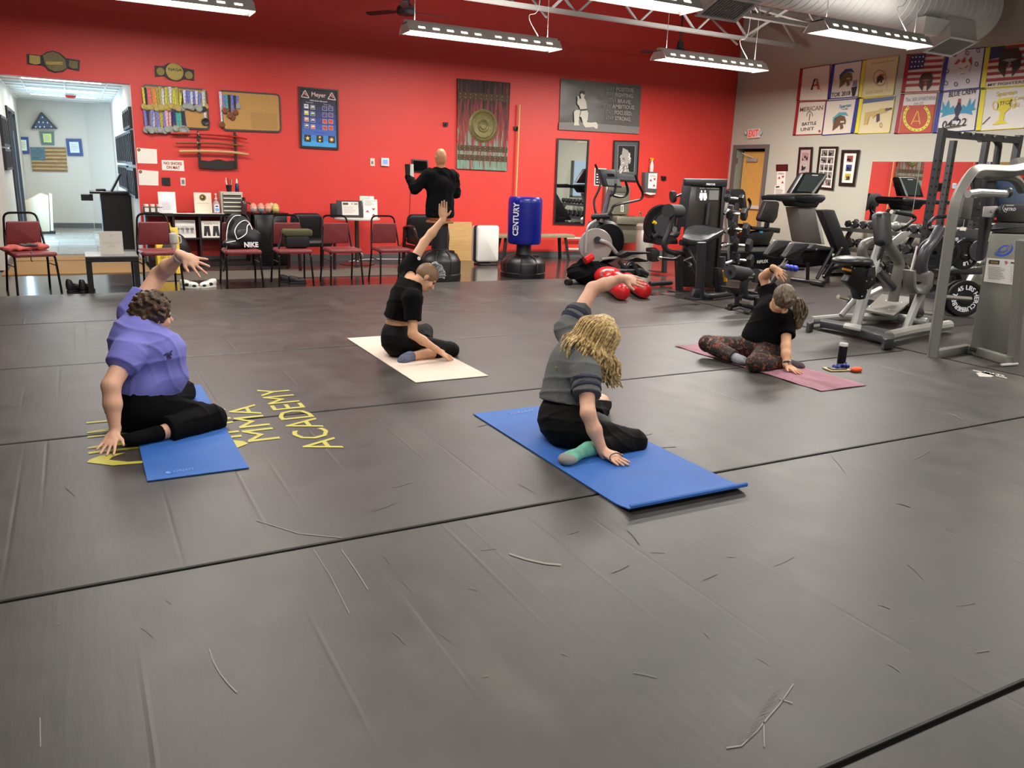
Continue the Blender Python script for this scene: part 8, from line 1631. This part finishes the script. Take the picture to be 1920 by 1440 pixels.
# ---- person 2: black outfit, grey crest
C = T4(690, 360, 4); K = lambda u, v, y: C(u, v, Y=y)
J = dict(pel=K(215, 1110, 6.25), waist=K(225, 960, 6.25), chest=K(270, 790, 6.22), neck=K(335, 665, 6.2), head=K(440, 640, 6.17), shR=K(335, 800, 6.03), elR=K(335, 1065, 5.95), wrR=K(520, 1185, 5.93), shL=K(295, 590, 6.36), elL=K(420, 380, 6.42), wrL=K(562, 205, 6.42),
         hipR=K(235, 1120, 6.15), hipL=K(240, 1080, 6.35), knR=K(620, 1185, 6.1), anR=K(300, 1238, 6.0), toeR=K(245, 1270, 5.98), knL=K(430, 1045, 6.75), anL=K(430, 1130, 6.4), toeL=K(500, 1150, 6.35))
t, q, HB, sh, J = person(J, 'person in black with shaved sides and silver crest of hair, one arm straight up', None, dict(skin=SKN2, floor='R', shirt=BKC, pants=BKL, girth=.92, s=.97, f=(.62, -.3, -.72), u=(.72, 0, .68), handL=((0, .02, 1), (.3, .95, 0), (.95, -.3, 0)), handR=((.75, -.2, -.38), (.25, -.1, 1), (.5, .8, 0)), spL=.0, curlL=.05, spR=.12, sleeveR=.62, sleeveL=.5, cuffR=.3, cuffL=.8, hem=.19, waistband=.17, neckr=.085, neckcut=.03,
    sockR=mat('blue_grey_sock', '#5a6076', .85, noise=.4, nscale=80), sockL=BKC))
soft('stubble', hair_mat('stubble', '#6b5038', '#8a6a4a', 300), t, [ELL(q(0, -.014, .022), (.0735, .093, .092), HB, .01)], .006, off=.003, sub=[ELL(q(0, .11, -.06), (.1, .09, .1), HB, 0), ELL(q(0, -.03, -.1), (.09, .09, .07), HB, 0)])
st_ = []
for k in range(150):
    y = rg.uniform(-.06, .07); x = rg.uniform(-.032, .032); z = .108 * math.sqrt(max(.05, 1 - ((y + .012) / .1) ** 2)); p0 = q(x, y, z + .005); p2 = q(x * 1.3 + rg.uniform(-.012, .012), y + .03 + rg.uniform(-.01, .015), z + .035 + rg.uniform(0, .02)); p1 = (np.array(p0) + np.array(p2)) / 2 + np.array(q(0, -.006, .006)) - np.array(q(0, 0, 0)); st_.append([p0, p1, p2])
locks('hair_crest', hair_mat('silver_hair', '#70797c', '#b9bfbc', 90), t, st_, .0055)
for k in (-1, 1): MB().lathe([(.003, -.004), (.009, 0), (.003, .004)], q(k * .085, 0, -.045), (0, 0, 1), n=8).build('earring', STL, t)
a_ = J['shL'] * .62 + J['elL'] * .38; b = MB(); b.lathe([(0, 0), (.016, 0), (.016, .003), (0, .003)], Vector(a_) + Vector((.02, -.068, .02)), (.15, -1, .1), n=14, cap=False); b.build('sleeve_badge', PAP, t)
a_ = Vector(J['elL'] * .6 + J['wrL'] * .4); MB().add([a_ + Vector(p_) for p_ in ((-.02, -.036, -.02), (.0, -.039, -.01), (.005, -.038, .02), (-.012, -.037, .015))], [(0, 1, 2, 3)]).build('tattoo', mat('ink', '#4d3a33', .6), t, smooth=0)
# ---- person 3: blond, grey shirt
C = T4(980, 490, 3.511); K = lambda u, v, y: C(u, v, Y=y)
J = dict(pel=K(265, 1060, 3.8), waist=K(275, 880, 3.84), chest=K(320, 680, 3.84), neck=K(400, 560, 3.86), head=K(490, 480, 3.85), shR=K(415, 735, 3.66), elR=K(430, 1000, 3.5), wrR=K(535, 1275, 3.42), shL=K(300, 460, 4.05), elL=K(460, 180, 4.12), wrL=K(655, 112, 4.02),
         hipR=K(320, 1100, 3.68), hipL=K(275, 1020, 3.95), knR=K(735, 1190, 3.53), anR=K(420, 1240, 3.5), toeR=K(275, 1310, 3.42), knL=K(510, 935, 4.2), anL=K(480, 1040, 4.0), toeL=K(560, 1060, 3.95))
GSH = mat('heather_grey', '#5c5e5d', .9, noise=.12, nscale=90, bump=.15, bscale=250); NVY = mat('navy_stripe', '#2a2c40', .85)
t, q, HB, sh, J = person(J, 'person with long blond hair in grey t-shirt with navy sleeve stripes', None, dict(skin=SKIN, floor='R', shirt=GSH, pants=BKL, girth=1.02, s=1.0, f=(.45, .86, -.15), u=(.5, -.1, .9), handL=((1, -.1, -.15), (-.1, -.75, .7), (-.1, -.6, -.8)), handR=((.28, -.9, -.16), (.1, -.2, 1), (.95, .3, 0)), spR=.12, spL=.08, sleeveR=.55, sleeveL=.52, hem=.12, waistband=.16, cuffR=.8,
    sockR=mat('mint_sock', '#6fb39c', .85, noise=.3, nscale=14), sockL=GSH, sf=.009))
a_, d_ = J['toeR'], U(J['toeR'] - J['anR']); soft('sock_toe', mat('sock_grey', '#8d8a86', .85), t, [ELL(a_ - d_ * .028, (.045, .027, .048), basis(d_, np.cross(d_, (0, 0, 1.))), .02)], .006, off=.006, clip=lambda X, Y, Z: .006 - Z + 0 * X + 0 * Y)
for k in ('L', 'R'):
    for f0 in (.2, .36):
        a, b_ = J['sh' + k] + (J['el' + k] - J['sh' + k]) * f0, J['sh' + k] + (J['el' + k] - J['sh' + k]) * (f0 + .085); soft('sleeve_stripe', NVY, t, [CON(a, b_, .0655, .0655, 0)], .006, off=.0175, fold=crease(62, .009, .7))
BL = hair_mat('blond_hair', '#7f5f30', '#dcc186', 60); soft('hair_cap', BL, t, [ELL(q(0, -.022, .03), (.09, .112, .1), HB, .02), ELL(q(0, -.07, -.03), (.085, .05, .09), HB, .03)], .007, fold=wig(60, .003, 0, (1, .2, .1)), sub=[ELL(q(0, .13, -.05), (.085, .09, .09), HB, 0)])
st_ = []; dn = np.array((0, 0, -1.))
for k in range(520):
    a = rg.uniform(PI * .92, 2.08 * PI); rr = rg.uniform(.8, 1.3); L = rg.uniform(.1, .2); top = q(.02 * math.cos(a) + .02, .02 * math.sin(a) - .0, .128 * rg.uniform(.96, 1.03)); m1 = q(.098 * rr * math.cos(a), -.02 + .118 * rr * math.sin(a), .05); m2 = np.array(q(.108 * rr * math.cos(a), -.03 + .12 * rr * math.sin(a), -.05)); side = np.array((rg.uniform(-.6, -.15), -.1, 0)) if rg.random() < .5 and math.cos(a) < .5 else np.array((rg.uniform(-.2, .2), -.12, 0)); out = np.array(q(math.cos(a), math.sin(a), 0)) - np.array(q(0, 0, 0))
    w1 = m2 + dn * L * .4 + side * L * .6 + out * .03; w2 = m2 + dn * L * .75 + side * L * 1.0 + out * rg.uniform(-.03, .035) + np.array((rg.uniform(-.02, .02),) * 3); w1 = w1 + out * rg.uniform(-.012, .012) + np.array((rg.uniform(-.012, .012), 0, 0)); w3 = m2 + dn * L + side * L * 1.1 + np.array((rg.uniform(-.02, .02), 0, 0)) + out * rg.uniform(0, .04); st_.append([top, m1, m2, w1, w2, w3])
locks('hair_locks', BL, t, st_, .0052, 4)
w_ = Vector(J['wrR']); h_ = Vector(U((.28, -.9, -.16))); MB().tube([w_ + h_ * .085 + Vector((math.cos(a) * .042, math.sin(a) * .012, math.sin(a) * .02 + .0)) for a in [2 * PI * k / 16 for k in range(16)]], .003, 6, closed=True).build('hand_band', BLK, t)
# ---- person 4: black shirt, patterned leggings, ponytail
C = T4(1290, 480, 5.189); K = lambda u, v, y: C(u, v, Y=y)
J = dict(pel=K(720, 890, 5.0), waist=K(725, 770, 5.0), chest=K(800, 600, 4.97), neck=K(880, 500, 4.88), head=K(925, 425, 4.78), shL=K(960, 610, 4.88), elL=K(952, 880, 4.73), wrL=K(960, 1075, 4.64), shR=K(800, 400, 5.08), elR=K(735, 205, 5.18), wrR=K(838, 118, 5.0),
         hipR=K(640, 895, 5.05), hipL=K(800, 895, 4.97), knR=K(185, 850, 5.33), anR=K(480, 1000, 4.98), toeR=K(560, 1030, 4.9), knL=K(650, 1045, 4.72), anL=K(960, 1045, 4.76), toeL=K(1110, 1075, 4.68))
PAT = mat('floral_leggings', '#140d0c', .7); nt = PAT.node_tree; b = nt.nodes['Principled BSDF']; ge = nt.nodes.new('ShaderNodeNewGeometry'); n = nt.nodes.new('ShaderNodeTexNoise'); n.inputs['Scale'].default_value = 27; n.inputs['Detail'].default_value = 6; n.inputs['Distortion'].default_value = 1.2; nt.links.new(ge.outputs['Position'], n.inputs['Vector'])
cr = nt.nodes.new('ShaderNodeValToRGB'); e = cr.color_ramp.elements; e[0].position = .5; e[0].color = lin('#100b0b'); e[1].position = .72; e[1].color = lin('#8a6a3a')
for ps, cc in ((.55, '#2a1512'), (.6, '#8a4226'), (.64, '#2b1a12'), (.68, '#a06a3a')): x_ = e.new(ps); x_.color = lin(cc)
nt.links.new(n.outputs[0], cr.inputs[0]); nt.links.new(cr.outputs[0], b.inputs['Base Color'])
t, q, HB, sh, J = person(J, 'person with grey-brown ponytail in black t-shirt and floral leggings', None, dict(skin=SKN2, floor='L', shirt=BKC, pants=PAT, girth=1.05, s=.98, f=(-.15, -.52, -.84), u=(-.05, -.84, .52), handR=((.85, -.25, -.5), (-.1, -.85, .5), (-.5, -.1, -.9)), handL=((.1, -.9, -.16), (0, -.2, 1), (-1, -.2, 0)), spR=.3, spL=.25, sleeveL=.62, sleeveR=.5, hem=.02, waistband=.14, cuffR=.9, cuffL=.9,
    sockL=mat('striped_sock', '#4a3d48', .85, noise=.7, nscale=30, stretch=(1, .2, 1)), sockR=mat('white_sock', '#8f8f98', .85, noise=.4, nscale=30)))
GB_ = hair_mat('grey_brown_hair', '#3a2e22', '#75664f', 40); soft('hair_cap', GB_, t, [ELL(q(0, -.018, .028), (.088, .108, .098), HB, .02)], .0066, fold=wig(70, .002, 0, (1, .2, .1)), sub=[ELL(q(0, .135, -.06), (.09, .09, .09), HB, 0), ELL(q(0, -.03, -.14), (.1, .1, .08), HB, 0)])
tp = K(1062, 425, 4.8); st_ = []
for k in range(90):
    a = rg.uniform(0, 2 * PI); o_ = Vector((math.cos(a) * .012, rg.uniform(-.012, .012), math.sin(a) * .012)); b_ = Vector((rg.uniform(-.055, .045), rg.uniform(-.03, .03), 0)); L = rg.uniform(.75, 1.05); st_.append([tp + o_ * 1.0, K(1085, 450, 4.79) + o_ * 2.2, K(1095, 540, 4.78) + o_ * 3 + b_ * .4, K(1080, 540 + 90 * L, 4.78) + b_ * .9, K(1062, 540 + 165 * L, 4.78) + b_ * .6])
for k in range(60):
    a = rg.uniform(-1.2, 1.2); st_.append([q(-.02 * math.sin(a), .07 * math.cos(a) * .8, .112), q(.05 + .03 * math.cos(a), .09 * math.sin(a), .09), tp + Vector((-.02, 0, 0)), tp])
locks('ponytail', GB_, t, st_, .006); MB().lathe([(.014, -.008), (.02, 0), (.014, .008)], tp, (.9, 0, -.2), n=12).build('hair_tie', mat('pale_tie', '#c9a97c', .6), t)
for k, cc, nm in (('R', BLK, 'bracelet'), ('L', BLK, 'wristwatch')):
    w_ = Vector(J['wr' + k]); e_ = (w_ - Vector(J['el' + k])).normalized(); MB().lathe([(.032, -.007), (.034, 0), (.032, .007)], w_ - e_ * .02, e_, n=16).build(nm, cc, t)
w_ = Vector(J['wrL']); MB().box(w_ + Vector((.0, -.028, .03)), (.03, .012, .03)).build('watch_face', STL, t, bevel=.003)
